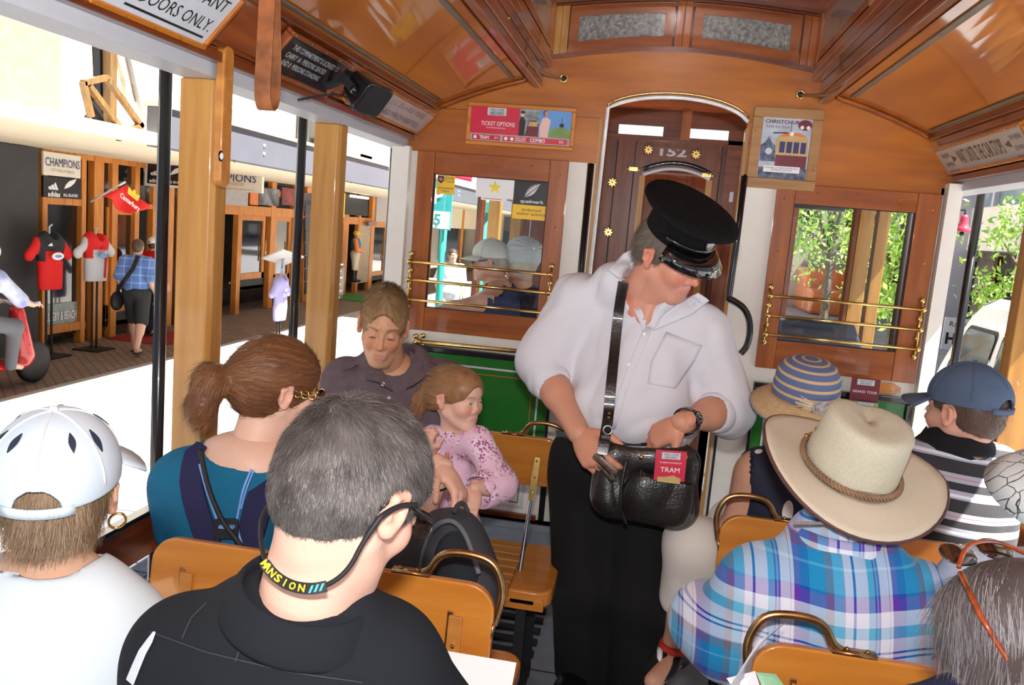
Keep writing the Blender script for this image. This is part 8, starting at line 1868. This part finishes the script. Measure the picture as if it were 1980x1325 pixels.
for i in range(56):
 s = -1 if i % 2 else 1; a = rg.uniform(-.45, .45); l = rg.uniform(.035, .062); d = (sdv * s * math.cos(a) + (HM @ Z_) * math.sin(a)); fb_.tube([fc2 + d * .01 + outw * .004, fc2 + d * l * .6 + outw * .006 - outw * .08 * l, fc2 + d * l - outw * .35 * l], .0011, 4)
o = fb_.build('raffia_bow', mat('raffia', (.78, .64, .44), .7), hat); o['kind'] = 'stuff'
sw = MB()
for r in (.021, .014, .007): sw.tube([fc2 + outw * .010 + sdv * r * 1.25 * math.cos(a) + (HM @ Z_) * r * .8 * math.sin(a) for a in [2 * PI * i / 20 for i in range(20)]], .0028, 6, closed=True)
sw.sph(fc2 + outw * .006, (.02, .006, .014), 10, M=Matrix((sdv, outw, HM @ Z_)).transposed()).build('woven_rosette', mat('rosette_blue', (.16, .22, .36), .7, col2=(.6, .5, .35), scale=90), hat, smooth=True)
# ===== man in the blue cap
p = ppl('person in a slate blue cap and striped polo shirt at the right', loc=(.86, 2.4, .45))
J = dict(pel=Vector((.84, 2.42, .56)), che=j(1830, 955, 2.38), nk=j(1848, 858, 2.38), sL=j(1745, 905, 2.36), sR=j(1925, 915, 2.40), fwd=Vector((0, 1, 0)), eL=j(1705, 1010, 2.40), wL=Vector((.72, 2.68, .66)), eR=Vector((1.00, 2.45, .66)), wR=Vector((.92, 2.66, .66)))
lower(J); J['kR'].x = .97; J['aR'].x = .97
Hb = Head(j(1862, 800, 2.38), (-.60, .78, -.08), (0, 0, 1), .97)
hd_ = make_head(Hb, p, (.66, .38, .28), neck_to=j(1850, 880, 2.38), neck_r=(.052, .058), lids='open', brow=(.2, .12, .08), res=.0036)
P = torso_prims(J, 1.0) + limb(J['sR'], J['eR'], J['wR'], (.048, .040, .028)) + limb(J['sL'], J['eL'], J['wL'], (.048, .040, .028)); legs(J, P)
h1_ = hand(J['wR'], J['wR'] + Vector((-.05, .15, -.02)), Z_, Vector((-1, 0, 0)), .95); h2_ = hand(J['wL'], J['wL'] + Vector((.05, .15, -.02)), Z_, Vector((1, 0, 0)), .95)
body_mesh(p, hd_, P, (.64, .37, .27), fine=(h1_, h2_)); make_eyes(Hb, p)
K_, G_, W2, Rd = (.010, .010, .013), (.33, .36, .44), (.66, .68, .75), (.60, .04, .05)
strp = bandmat('striped_pique', [(0, K_), (.5, K_)], [(0, K_), (.19, G_), (.24, W2), (.32, G_), (.42, K_), (.62, G_), (.72, Rd), (.735, G_), (.84, K_)], su=1, sv=10.5, mode='ADD')
part_sdf('striped_polo', torso_prims(J, 1.12, 1.08) + [cap(J['sR'], J['eR'], .060, .066, k=.05), cap(J['sL'], J['eL'], .060, .070, k=.05)], .006, strp, p, off=.007, disp=folds(.006, 11, 6), frame=(J['che'] + Z_ * .0, (1, 0, 0), (0, 1, 0), (.10, 0, 1)), subs=[cap(J['nk'], Vector(Hb.w((0, -.02, -.08))), .058, .056, k=.01)])
part_sdf('black_yoke', [cap(J['nk'] - Z_ * .015, J['sL'].lerp(J['nk'], .55), .058, .05, k=.05), cap(J['nk'] - Z_ * .015, J['sR'].lerp(J['nk'], .55), .058, .05, k=.05)], .006, cloth('black_rib', (.012, .012, .014)), p, off=.010, subs=[cap(J['nk'], Vector(Hb.w((0, -.02, -.08))), .058, .056, k=.01)])
collar(p, J['nk'] + Z_ * .005, .072, .070, .028, MATS['black_rib'], R(150), R(390), drop=.045, flare=.014)
short_hair(Hb, p, (.075, .045, .035), (.13, .09, .07), 9000, .007, dirf=lambda P, N: np.tile(A3((0, -.2, -1)), (len(P), 1)), seed=9, th=.003, lift=.6, w=.0009, resx=.0045)
bluec = cloth('slate_blue_twill', (.095, .145, .235), .8, bs=700, bump=.2, var=.10, scale=12)
o, CL = baseball_cap(Hb, p, bluec, sc=1.05, tilt=R(-4))
dO = Vector(CL((.050, -.105, .098))); dn = (dO - Vector(Hb.c)).normalized(); dn = (dn - Z_ * .25).normalized(); du = Z_.cross(dn).normalized(); du = du if du.dot(X_) > 0 else -du
text('DIESEL', Vector(CL((.040, -.100, .100))) + dn * .006, du, dn.cross(du), .042, pr_pale, o, h=.011, bold=.01)
trousers(J, p, cloth('dark_shorts', (.04, .04, .05)))
# ===== person under the marbled hat at the right edge
p = ppl('person at the right edge under a white hat with a cracked black pattern', loc=(.88, 1.62, .45))
J = dict(pel=Vector((.84, 1.66, .56)), che=Vector((.84, 1.68, .86)), nk=Vector((.84, 1.69, .965)), sL=Vector((.68, 1.67, .92)), sR=Vector((1.0, 1.67, .92)), fwd=Vector((0, 1, 0)), eL=Vector((.66, 1.76, .68)), wL=Vector((.74, 1.98, .66)), eR=Vector((.99, 1.76, .68)), wR=Vector((.92, 1.95, .66)))
lower(J); J['hR'].x = .92; J['kR'].x = .93; J['aR'].x = .93
hc0 = j(2125, 958, 1.66)
Hp = Head(hc0, (-.1, .9, -.3), (0, 0, 1), .97, female=1)
J['nk'] = Vector((hc0.x - .01, 1.68, hc0.z - .16)); J['che'].x = J['nk'].x; J['che'].z = J['nk'].z - .1; J['sL'] = J['nk'] + Vector((-.16, 0, -.05)); J['sR'] = J['nk'] + Vector((.14, 0, -.05))
hd_ = make_head(Hp, p, FAIR, neck_to=J['nk'], lids='open', res=.005)
P = torso_prims(J, .85, .95) + limb(J['sR'], J['eR'], J['wR'], (.042, .036, .026)) + limb(J['sL'], J['eL'], J['wL'], (.042, .036, .026)); legs(J, P)
body_mesh(p, hd_, P, FAIR, fine=(hand(J['wR'], J['wR'] + Vector((-.05, .15, 0)), Z_, Vector((-1, 0, 0)), .85), hand(J['wL'], J['wL'] + Vector((.05, .15, 0)), Z_, Vector((1, 0, 0)), .85)))
part_sdf('pale_blue_top', torso_prims(J, .98, 1.04) + [cap(J['sR'], J['eR'], .05, .055, k=.05), cap(J['sL'], J['eL'], .055, .06, k=.05)], .008, cloth('pale_blue_silk', (.45, .52, .66), .5), p, off=.008, disp=folds(.008, 12, 2))
trousers(J, p, cloth('denim', (.05, .08, .16)))
crk, _n, _p = newmat('cracked_print'); tc = nd(_n, 'TexCoord'); nz = nd(_n, 'TexNoise'); nz.inputs['Scale'].default_value = 22; mx = nd(_n, 'MixRGB'); mx.inputs[0].default_value = .025; vo = nd(_n, 'TexVoronoi', feature='DISTANCE_TO_EDGE'); vo.inputs['Scale'].default_value = 26; rp = nd(_n, 'ValToRGB')
L(_n, tc.outputs['Object'], nz.inputs[0]); L(_n, tc.outputs['Object'], mx.inputs[1]); L(_n, nz.outputs[1], mx.inputs[2]); L(_n, mx.outputs[0], vo.inputs[0]); L(_n, vo.outputs[0], rp.inputs[0]); rp.color_ramp.elements[0].color = (.02, .02, .02, 1); rp.color_ramp.elements[0].position = .010; rp.color_ramp.elements[1].position = .035; rp.color_ramp.elements[1].color = (.72, .82, .86, 1); L(_n, rp.outputs[0], _p.inputs['Base Color']); _p.inputs['Roughness'].default_value = .8
hc = Vector(Hp.w((0, -.012, .035))); HM = Matrix(head_rot((-.25, .75, .2), (.05, -.55, 1)).tolist()); n = 36
hat = MB().lathe([(.178, -.062), (.145, -.026), (.106, .0), (.100, .04), (.090, .075), (.064, .092), (.03, .098), (.0, .1)], n, hc, M=HM, sc=(1, 1.1)).build('marbled_hat', crk, p, smooth=True)
# ===== dark-haired woman, bottom right
p = ppl('person with long greying dark hair and sunglasses pushed up, bottom right corner', loc=(.52, 1.0, .45))
J = dict(pel=Vector((.56, .95, .56)), che=j(1925, 1500, .98), nk=j(1925, 1400, .99), sL=j(1740, 1480, .98), sR=j(2100, 1490, 1.0), fwd=Vector((0, 1, 0)), eL=Vector((.30, 1.05, .64)), wL=Vector((.42, 1.30, .62)), eR=Vector((.80, 1.05, .64)), wR=Vector((.70, 1.30, .62)))
lower(J)
Hd = Head(j(1972, 1290, 1.02), (-.55, .80, -.30), (0, 0, 1), .97, female=1)
hd_ = make_head(Hd, p, FAIR, neck_to=J['nk'], lids='open', brow=(.1, .07, .05), res=.004)
P = torso_prims(J, .9, .95) + limb(J['sR'], J['eR'], J['wR'], (.042, .036, .026)) + limb(J['sL'], J['eL'], J['wL'], (.042, .036, .026)); legs(J, P)
body_mesh(p, hd_, P, FAIR, fine=(hand(J['wR'], J['wR'] + Vector((-.05, .15, 0)), Z_, Vector((-1, 0, 0)), .85), hand(J['wL'], J['wL'] + Vector((.05, .15, 0)), Z_, Vector((1, 0, 0)), .85))); make_eyes(Hd, p)
part_sdf('navy_top', torso_prims(J, .98, 1.04) + [cap(J['sR'], J['eR'], .05, .055, k=.05), cap(J['sL'], J['eL'], .055, .06, k=.05)], .009, cloth('navy_top', (.02, .025, .06)), p, off=.008)
trousers(J, p, cloth('denim', (.05, .08, .16)))
hs = hair_shell(Hd, th=.014, subs=[ellp((0, .102, -.03), (.078, .064, .10), k=.012)], extra=[cap((s * .06, -.03, -.02), (s * .07, -.03, -.15), .036, .022, k=.03) for s in (-1, 1)] + [cap((0, -.075, -.02), (0, -.08, -.16), .05, .04, k=.03), cap((-.04, -.06, -.02), (-.045, -.06, -.16), .045, .035, k=.03), cap((.04, -.06, -.02), (.045, -.06, -.16), .045, .035, k=.03)])
hair_part(Hd, p, hs, (.035, .028, .026), (.10, .085, .085), f=35)
pts, N = surf_samples(hs[0], hs[1], 15000, 5); d0 = A3((0, .05, .125)); D_ = np.where(pts[:, 2:3] > .06, np.stack([np.sign(pts[:, 0]) * .9, -.5 + 0 * pts[:, 0], -.3 + 0 * pts[:, 0]], 1), A3((0, -.12, -1)))
D_ = D_ - N * (D_ * N).sum(1)[:, None]; D_ /= np.linalg.norm(D_, axis=1)[:, None] + 1e-9; nz = vnoise(pts * A3((1, 1, .25)), 55, 2)[:, None] * .5 + .5; nz = nz ** 1.5
strands('hair_strands', Hd.w(pts), nrm_to_w(Hd, N), nrm_to_w(Hd, D_), .055, p, A3((.040, .032, .030)) * (1 - nz) + A3((.30, .28, .30)) * nz, .0012, 4, .05, droop=(0, 0, -1.2))
tor = mat('tortoiseshell', (.45, .07, .01), .15, col2=(.05, .015, .01), scale=40, coat=1)
m = MB(); fr0 = [Vector(Hd.w(q)) for q in ((-.07, .015, .125), (-.035, .03, .145), (0, .03, .150), (.035, .03, .145), (.07, .015, .125))]
m.tube(smooth_pts(fr0, 3), .003, 8); m.tube([Vector(Hd.w(q)) for q in ((-.075, .01, .120), (-.088, -.02, .075), (-.09, -.05, .03))], .0035, 8).tube([Vector(Hd.w(q)) for q in ((.075, .01, .120), (.088, -.02, .075), (.09, -.05, .03))], .0035, 8)
g = m.build('sunglasses', tor, p, smooth=True)
for s in (-1, 1): MB().sph(Hd.w((s * .036, .040, .135)), (.030, .004, .020), 12, M=Matrix(Hd.M.tolist()) @ Matrix.Rotation(R(-50), 3, 'X')).build('lens', lensm, g, smooth=True)
# papers by the near right seat handle
def sheet(pts, m, nm, t):
 q = jj(pts); k = len(q); return MB().add(q + [v + Vector((0, .002, -.001)) for v in q], [tuple(range(k)), tuple(range(k, 2 * k))[::-1]]).build(nm, m, t)
t = thing('street_map', 'curled white map and green leaflet below the bronze handle of the near right seat', 'map', tuple(j(1470, 1320, 1.40)))
v = []; n = 10
for i in range(n + 1):
 f = i / n; a = W(1520 - 60 * f - 30 * math.sin(PI * f), 1205 + 120 * f, Y=1.43); b = W(1468 + 30 * f * 0 - 70 * f, 1240 + 110 * f, Y=1.40 - .03 * math.sin(PI * f)); v += [a, b]
MB().add(v, [(2 * i, 2 * i + 1, 2 * i + 3, 2 * i + 2) for i in range(n)]).build('curled_sheet', mat('map_paper', (.78, .80, .84), .6, col2=(.62, .60, .66), scale=60, stretch=(1, 1, 4)), t, smooth=True).modifiers.new('s', 'SOLIDIFY').thickness = .001
sheet([(1405, 1312, 1.42), (1460, 1298, 1.41), (1475, 1345, 1.40), (1430, 1350, 1.40)], pr_wht, 'leaflet', t); sheet([(1462, 1300, 1.42), (1500, 1304, 1.41), (1530, 1345, 1.40), (1480, 1345, 1.40)], mat('leaflet_green', (.35, .68, .42), .5), 'leaflet', t)
# ===== two passengers in the vestibule behind the stickered window
p = ppl('person in profile in a pale cap and dark sunglasses behind the window glass', loc=(-.80, 4.15, .45))
J = dict(pel=Vector((-.82, 4.15, .50)), che=j(975, 590, 4.15), nk=j(965, 550, 4.15), sR=j(950, 580, 4.05), sL=j(1005, 580, 4.28), fwd=Vector((-1, .2, 0)), eR=j(880, 600, 3.98), wR=j(820, 620, 3.9), eL=j(960, 640, 4.3), wL=j(900, 650, 4.2))
lower(J, Vector((-.3, 1, 0)).normalized())
Hq = Head(j(945, 508, 4.15), (-.97, -.15, -.05), (0, 0, 1), .84, female=1)
hd_ = make_head(Hq, p, (.58, .32, .24), neck_to=J['nk'], lids='open', res=.005)
P = torso_prims(J, .9, .95) + limb(J['sR'], J['eR'], J['wR'], (.048, .044, .034)) + limb(J['sL'], J['eL'], J['wL'], (.044, .04, .03)); legs(J, P)
body_mesh(p, hd_, P, (.56, .30, .22), h=.010, fine=(hand(J['wR'], J['wR'] + Vector((-.16, 0, 0)), Z_, Y_, .9), hand(J['wL'], J['wL'] + Vector((-.16, 0, 0)), Z_, Y_, .9))); make_eyes(Hq, p)
part_sdf('navy_vest', torso_prims(J, .96, 1.03), .010, cloth('navy_vest', (.025, .05, .12)), p, off=.006, subs=[cap(J['sR'], J['sR'] + Z_ * .08, .055, k=.006), cap(J['nk'] + Z_ * .01, J['nk'] + Z_ * .08, .065, k=.01)])
baseball_cap(Hq, p, cloth('pale_grey_cap', (.60, .63, .60)), sc=1.04)
glasses(Hq, p, lensm, black, lens=(.034, .018), armr=.004)
hair_part(Hq, p, hair_shell(Hq, th=.007, res=.006, subs=[ellp((0, .08, -.03), (.085, .08, .10), k=.012)], planes=[((0, 0, .05), (0, 0, 1))]), (.30, .25, .2), (.45, .38, .3))
p = ppl('person in a puffy pale cap and dark jacket behind the window glass', loc=(-.62, 4.3, .45))
J = dict(pel=j(1015, 680, 4.25), che=j(1015, 610, 4.25), nk=j(1010, 565, 4.25), sL=j(975, 590, 4.25), sR=j(1060, 595, 4.25), fwd=Vector((0, 1, 0)), eL=j(965, 660, 4.3), wL=j(990, 680, 4.45), eR=j(1070, 660, 4.3), wR=j(1040, 680, 4.45))
lower(J)
Hr = Head(j(1005, 510, 4.22), (-.6, .8, -.1), (0, 0, 1), .97)
hd_ = make_head(Hr, p, (.60, .34, .25), neck_to=J['nk'], res=.005)
P = torso_prims(J, .95) + limb(J['sR'], J['eR'], J['wR'], (.048, .04, .03)) + limb(J['sL'], J['eL'], J['wL'], (.048, .04, .03)); legs(J, P)
body_mesh(p, hd_, P, (.58, .32, .24), h=.012, fine=(hand(J['wR'], J['wR'] + Vector((0, .15, 0)), Z_, X_, .9), hand(J['wL'], J['wL'] + Vector((0, .15, 0)), Z_, X_, .9)))
part_sdf('dark_jacket', torso_prims(J, 1.08, 1.1) + [cap(J['sR'], J['eR'], .055, .06, k=.05), cap(J['eR'], J['wR'], .058, .045, k=.03), cap(J['sL'], J['eL'], .055, .06, k=.05), cap(J['eL'], J['wL'], .058, .045, k=.03)], .010, cloth('ink_jacket', (.018, .024, .045)), p, off=.01, disp=folds(.008, 12, 3))
hair_part(Hr, p, hair_shell(Hr, th=.01, res=.006, subs=[ellp((0, .085, -.03), (.08, .07, .10), k=.012)]), (.35, .32, .28), (.55, .5, .42))
cc2 = A3((.005, -.035, .055))
def pleat(P_): a = np.arctan2(P_[:, 2] - cc2[2] - .02, P_[:, 0]); return .003 * np.sin(a * 16)
v, f = sdf_mesh([ellp(cc2, (.108, .105, .088), k=0), ellp((0, .06, .05), (.06, .06, .03), k=.02)], .005, disp=pleat)
hat = arr_mesh('puffy_cap', Hr.w(v), f, cloth('pale_linen_cap', (.50, .55, .60)), p, True); MB().sph(Hr.w((.005, -.135, .075)), .008, 8).build('cap_button', pr_wht, hat)
# ===== people in the street
def street_person(label, px_head, py_head, px_foot, py_foot, X, skin, top, bottom, hair, look=(.3, 1, 0), stride=.25, shorts=True, bag=None, female=0, H0=None, arm=0.0, hat=None, z0=GZ):
 ft = W(px_foot, py_foot, X=X); hd = W(px_head, py_head, X=X); y = ft.y; sc = (hd.z - z0) / 1.72
 p = ppl(label, loc=(X, y, z0)); fw = Vector((look[0], look[1], 0)).normalized(); sd = Vector((fw.y, -fw.x, 0)); b = Vector((X, y, z0)); Q = lambda s, f, z: b + sd * s * sc + fw * f * sc + Z_ * z * sc
 J = dict(pel=Q(0, 0, .98), che=Q(0, .02, 1.36), nk=Q(0, .01, 1.47), sL=Q(-.18, .01, 1.40), sR=Q(.18, .01, 1.40), fwd=fw, eL=Q(-.24, -.06, 1.13), wL=Q(-.22, .10 + arm, .95 + arm), eR=Q(.24, -.08, 1.13), wR=Q(.24, .12 - arm * .5, .92), hL=Q(-.09, 0, .94), kL=Q(-.10, stride * .75, .53), aL=Q(-.10, stride, .09), hR=Q(.09, 0, .94), kR=Q(.10, -stride * .2, .52), aR=Q(.10, -stride, .14))
 Hx = Head(Q(0, .03, 1.615), (look[0], look[1], look[2]), (0, 0, 1), sc, female=female)
 hd_ = make_head(Hx, p, skin, neck_to=J['nk'], res=.008, eyes=False)
 P = torso_prims(J, .95 * sc, .95 * sc) + limb(J['sR'], J['eR'], J['wR'], (.046, .040, .028)) + limb(J['sL'], J['eL'], J['wL'], (.046, .040, .028))
 for a in 'RL': P += limb(J['h' + a], J['k' + a], J['a' + a], (.085, .062, .042)) + [cap(J['a' + a] - Z_ * .04, J['a' + a] + fw * .14 - Z_ * .055, .036, .03)]
 v, f = sdf_mesh(P + hand(J['wR'], J['wR'] - Z_ * .16 + fw * .03, -sd * -1, fw, 1.05) + hand(J['wL'], J['wL'] - Z_ * .16 + fw * .03, -sd, fw, 1.05), .013)
 vv, ff = merge([(hd_[0], hd_[1]), (v, f)]); arr_mesh('body', vv, ff, skinm, p, True, np.concatenate([hd_[2], np.tile(A3(skin), (len(v), 1))]))
 part_sdf('shirt', torso_prims(J, 1.08 * sc, 1.1 * sc) + [cap(J['sR'], J['sR'].lerp(J['eR'], .8), .062, .072, k=.05), cap(J['sL'], J['sL'].lerp(J['eL'], .8), .062, .072, k=.05)], .014, top, p, off=.012, disp=folds(.010, 9, 2), frame=(J['che'], sd, fw, Z_))
 e = .96 if shorts else 1.0
 part_sdf('shorts' if shorts else 'trousers', [ellp(J['pel'] - Z_ * .02, (.16 * sc, .14 * sc, .12 * sc)), cap(J['hR'], J['kR'], .10, .085, k=.05), cap(J['hL'], J['kL'], .10, .085, k=.05)] + ([] if shorts else [cap(J['kR'], J['aR'], .075, .06, k=.04), cap(J['kL'], J['aL'], .075, .06, k=.04)]), .014, bottom, p, off=.01, disp=folds(.010, 9, 3))
 for a in 'RL': MB().sph(J['a' + a] + fw * .05 - Z_ * (.075), (.05, .13, .02), 10, M=Matrix((sd, fw, Z_)).transposed()).build('sandal' if shorts else 'shoe', blackm, p, smooth=True)
 hair_part(Hx, p, hair_shell(Hx, th=.010, res=.009, subs=[ellp((0, .088, -.03), (.074, .062, .095), k=.012)], planes=[] if female else [((0, 0, -.05), (0, .3, -1))], extra=[cap((0, -.07, -.02), (0, -.08, -.16), .05, .035, k=.03)] if female else ()), hair, tuple(min(1, c * 1.5) for c in hair))
 if hat: baseball_cap(Hx, p, hat, sc=1.05)
 if bag:
  m = MB().ribbon([Q(.05, -.10, 1.50), Q(.0, -.17, 1.30), Q(-.12, -.18, 1.12), Q(-.22, -.12, .98), Q(-.25, -.0, .90)], .055, .01, -fw); m.build('bag_strap', blackm, p)
  part_sdf('shoulder_bag', [ellp(Q(-.27, -.02, .80), (.07, .17, .14), np.array(Matrix((sd, fw, Z_)).transposed()))], .016, blackm, p)
 return p
checks = bandmat('blue_check', [(0, (.10, .22, .58)), (.72, (.62, .70, .85)), (.80, (.10, .22, .58))], [(0, (.10, .22, .58)), (.72, (.75, .80, .92)), (.80, (.12, .25, .60))], su=9, sv=9)
street_person('person walking away in a blue checked shirt and dark shorts by the shop door', 276, 465, 262, 660, -7.1, (.62, .36, .26), checks, cloth('charcoal_shorts', (.035, .035, .04)), (.07, .045, .03), look=(-.25, 1, 0), stride=.24, bag=1)
street_person('person in a white cap half hidden behind the blue checked shirt', 292, 462, 292, 650, -7.9, (.6, .34, .24), shr, cloth('black_shorts', (.015, .015, .018)), (.07, .045, .03), look=(.3, 1, 0), stride=.15, shorts=False, hat=pr_wht)
street_person('person in a pale pink top and jeans walking far down the footpath', 757, 468, 755, 555, -7.4, (.6, .36, .26), cloth('pale_pink', (.70, .45, .55)), cloth('denim', (.05, .08, .16)), (.40, .24, .10), look=(.1, 1, 0), stride=.15, shorts=False, female=1)
street_person('person in a white shirt standing beyond the stickered window', 866, 484, 866, 620, -3.6, (.5, .3, .2), cloth('white_tee', (.75, .75, .75)), cloth('pale_trousers', (.5, .5, .5)), (.05, .03, .02), look=(.5, -1, 0), stride=.05, shorts=False)
# rider cut by the left frame edge, seated on a scooter
c = W(-8, 600, X=-6.9)
p = ppl('person on a red scooter, cut off by the left frame edge', loc=(-6.9, c.y, GZ))
Q = lambda x, y, z: Vector((-6.9 + x, c.y + y, GZ + z))
J = dict(pel=Q(0, -.35, .82), che=Q(0, -.18, 1.22), nk=Q(0, -.15, 1.33), sL=Q(-.18, -.17, 1.27), sR=Q(.18, -.17, 1.27), fwd=Vector((0, 1, 0)), eR=Q(.26, .05, 1.02), wR=Q(.22, .28, .95), eL=Q(-.24, .05, 1.02), wL=Q(-.2, .28, .95), hR=Q(.09, -.3, .80), kR=Q(.16, .08, .72), aR=Q(.16, .02, .30), hL=Q(-.09, -.3, .80), kL=Q(-.16, .08, .72), aL=Q(-.16, .02, .30))
Hz = Head(Q(0, -.12, 1.50), (0, 1, -.1)); hd_ = make_head(Hz, p, FAIR, neck_to=J['nk'], res=.008, eyes=False)
P = torso_prims(J) + limb(J['sR'], J['eR'], J['wR'], (.048, .04, .03)) + limb(J['sL'], J['eL'], J['wL'], (.048, .04, .03)); legs(J, P)
v, f = sdf_mesh(P + hand(J['wR'], J['wR'] + Y_ * .16, Z_, -X_, 1) + hand(J['wL'], J['wL'] + Y_ * .16, Z_, X_, 1), .012); vv, ff = merge([(hd_[0], hd_[1]), (v, f)]); arr_mesh('body', vv, ff, skinm, p, True, np.concatenate([hd_[2], np.tile(A3(FAIR), (len(v), 1))]))
part_sdf('top', torso_prims(J, 1.1, 1.1) + [cap(J['sR'], J['eR'], .065, .07, k=.05), cap(J['sL'], J['eL'], .065, .07, k=.05)], .014, cloth('white_blue_top', (.75, .8, .9), col2=(.15, .2, .6), scale=5), p, off=.012)
part_sdf('trousers', [ellp(J['pel'], (.17, .15, .13)), cap(J['hR'], J['kR'], .1, .085, k=.05), cap(J['kR'], J['aR'], .08, .06, k=.05), cap(J['hL'], J['kL'], .1, .085, k=.05), cap(J['kL'], J['aL'], .08, .06, k=.05)], .014, cloth('grey_trousers', (.15, .16, .18)), p)
part_sdf('helmet', [ellp(Hz.w((0, -.01, .03)), (.13, .145, .125))], .012, mat('white_helmet', (.75, .78, .80), .2, coat=1), p, subs=[ellp(Hz.w((0, .12, -.03)), (.10, .09, .09), k=.01)])
t = thing('scooter', 'red motor scooter at the left frame edge before the charcoal pier', 'scooter', (-6.9, c.y, GZ))
red = mat('scooter_red', (.60, .02, .02), .3, coat=.8)
part_sdf('bodywork', [cap(Q(0, -.85, .62), Q(0, -.15, .60), .13, .12, k=.05), cap(Q(0, -.75, .48), Q(0, -.35, .42), .17, .15, k=.08), cap(Q(0, -.1, .28), Q(0, .3, .26), .12, k=.06, fl=.5, fa=(0, 0, 1)), cap(Q(0, .38, .35), Q(0, .30, .85), .13, .08, k=.05)], .016, red, t)
MB().lathe([(0, -.05), (.20, -.05), (.24, -.03), (.24, .03), (.20, .05), (0, .05)], 20, Q(0, -.7, .25), M=Matrix.Rotation(R(90), 3, 'Y')).build('wheel', blackm, t, smooth=True); MB().lathe([(0, -.05), (.20, -.05), (.24, -.03), (.24, .03), (.20, .05), (0, .05)], 20, Q(0, .55, .25), M=Matrix.Rotation(R(90), 3, 'Y')).build('wheel', blackm, t, smooth=True)
MB().tube([Q(-.3, .28, .98), Q(0, .33, .92), Q(.3, .28, .98)], .018, 8).tube([Q(0, .33, .92), Q(0, .5, .3)], .03, 8).build('handlebar', silver, t); part_sdf('seat', [cap(Q(0, -.7, .74), Q(0, -.2, .72), .11, k=.04, fl=.6, fa=(0, 0, 1))], .016, blackm, t)
MB().sph(Q(.02, -.98, .80), (.17, .18, .14), 16).build('top_box', MATS['white_helmet'], t, smooth=True)
GR = {'tram_seat_back': 'walk-over seat backs', 'tram_bench': 'slatted benches', 'side_post': 'wooden side posts', 'outer_pole': 'black outer poles', 'notice_sign': 'framed notices along the roof sides', 'shop_poster': 'posters above the shop doors',
      'brass_star': 'brass stars on the next car', 'cord_hook': 'brass cord hooks', 'cord_eyelet': 'brass rosette eyelets', 'signal_rope': 'cords along the ceiling beams', 'window_sticker': 'stickers on the end window', 'tour_booklet': 'booklets in the brochure rack',
      'display_shirt': 'shirts on stands outside the shops', 'shop_sign': 'signs of the sports shop', 'hanging_sign': 'signs hung under the canopy', 'car_post': 'posts of the next car', 'strip_light': 'strip lights under the canopy', 'handrail': 'black rails beside the doorway', 'guard_rail': 'brass rails across the end windows'}
for o in list(COL.objects):
 g = GR.get(o.name.split('.')[0])
 if g and not o.parent: o['group'] = g
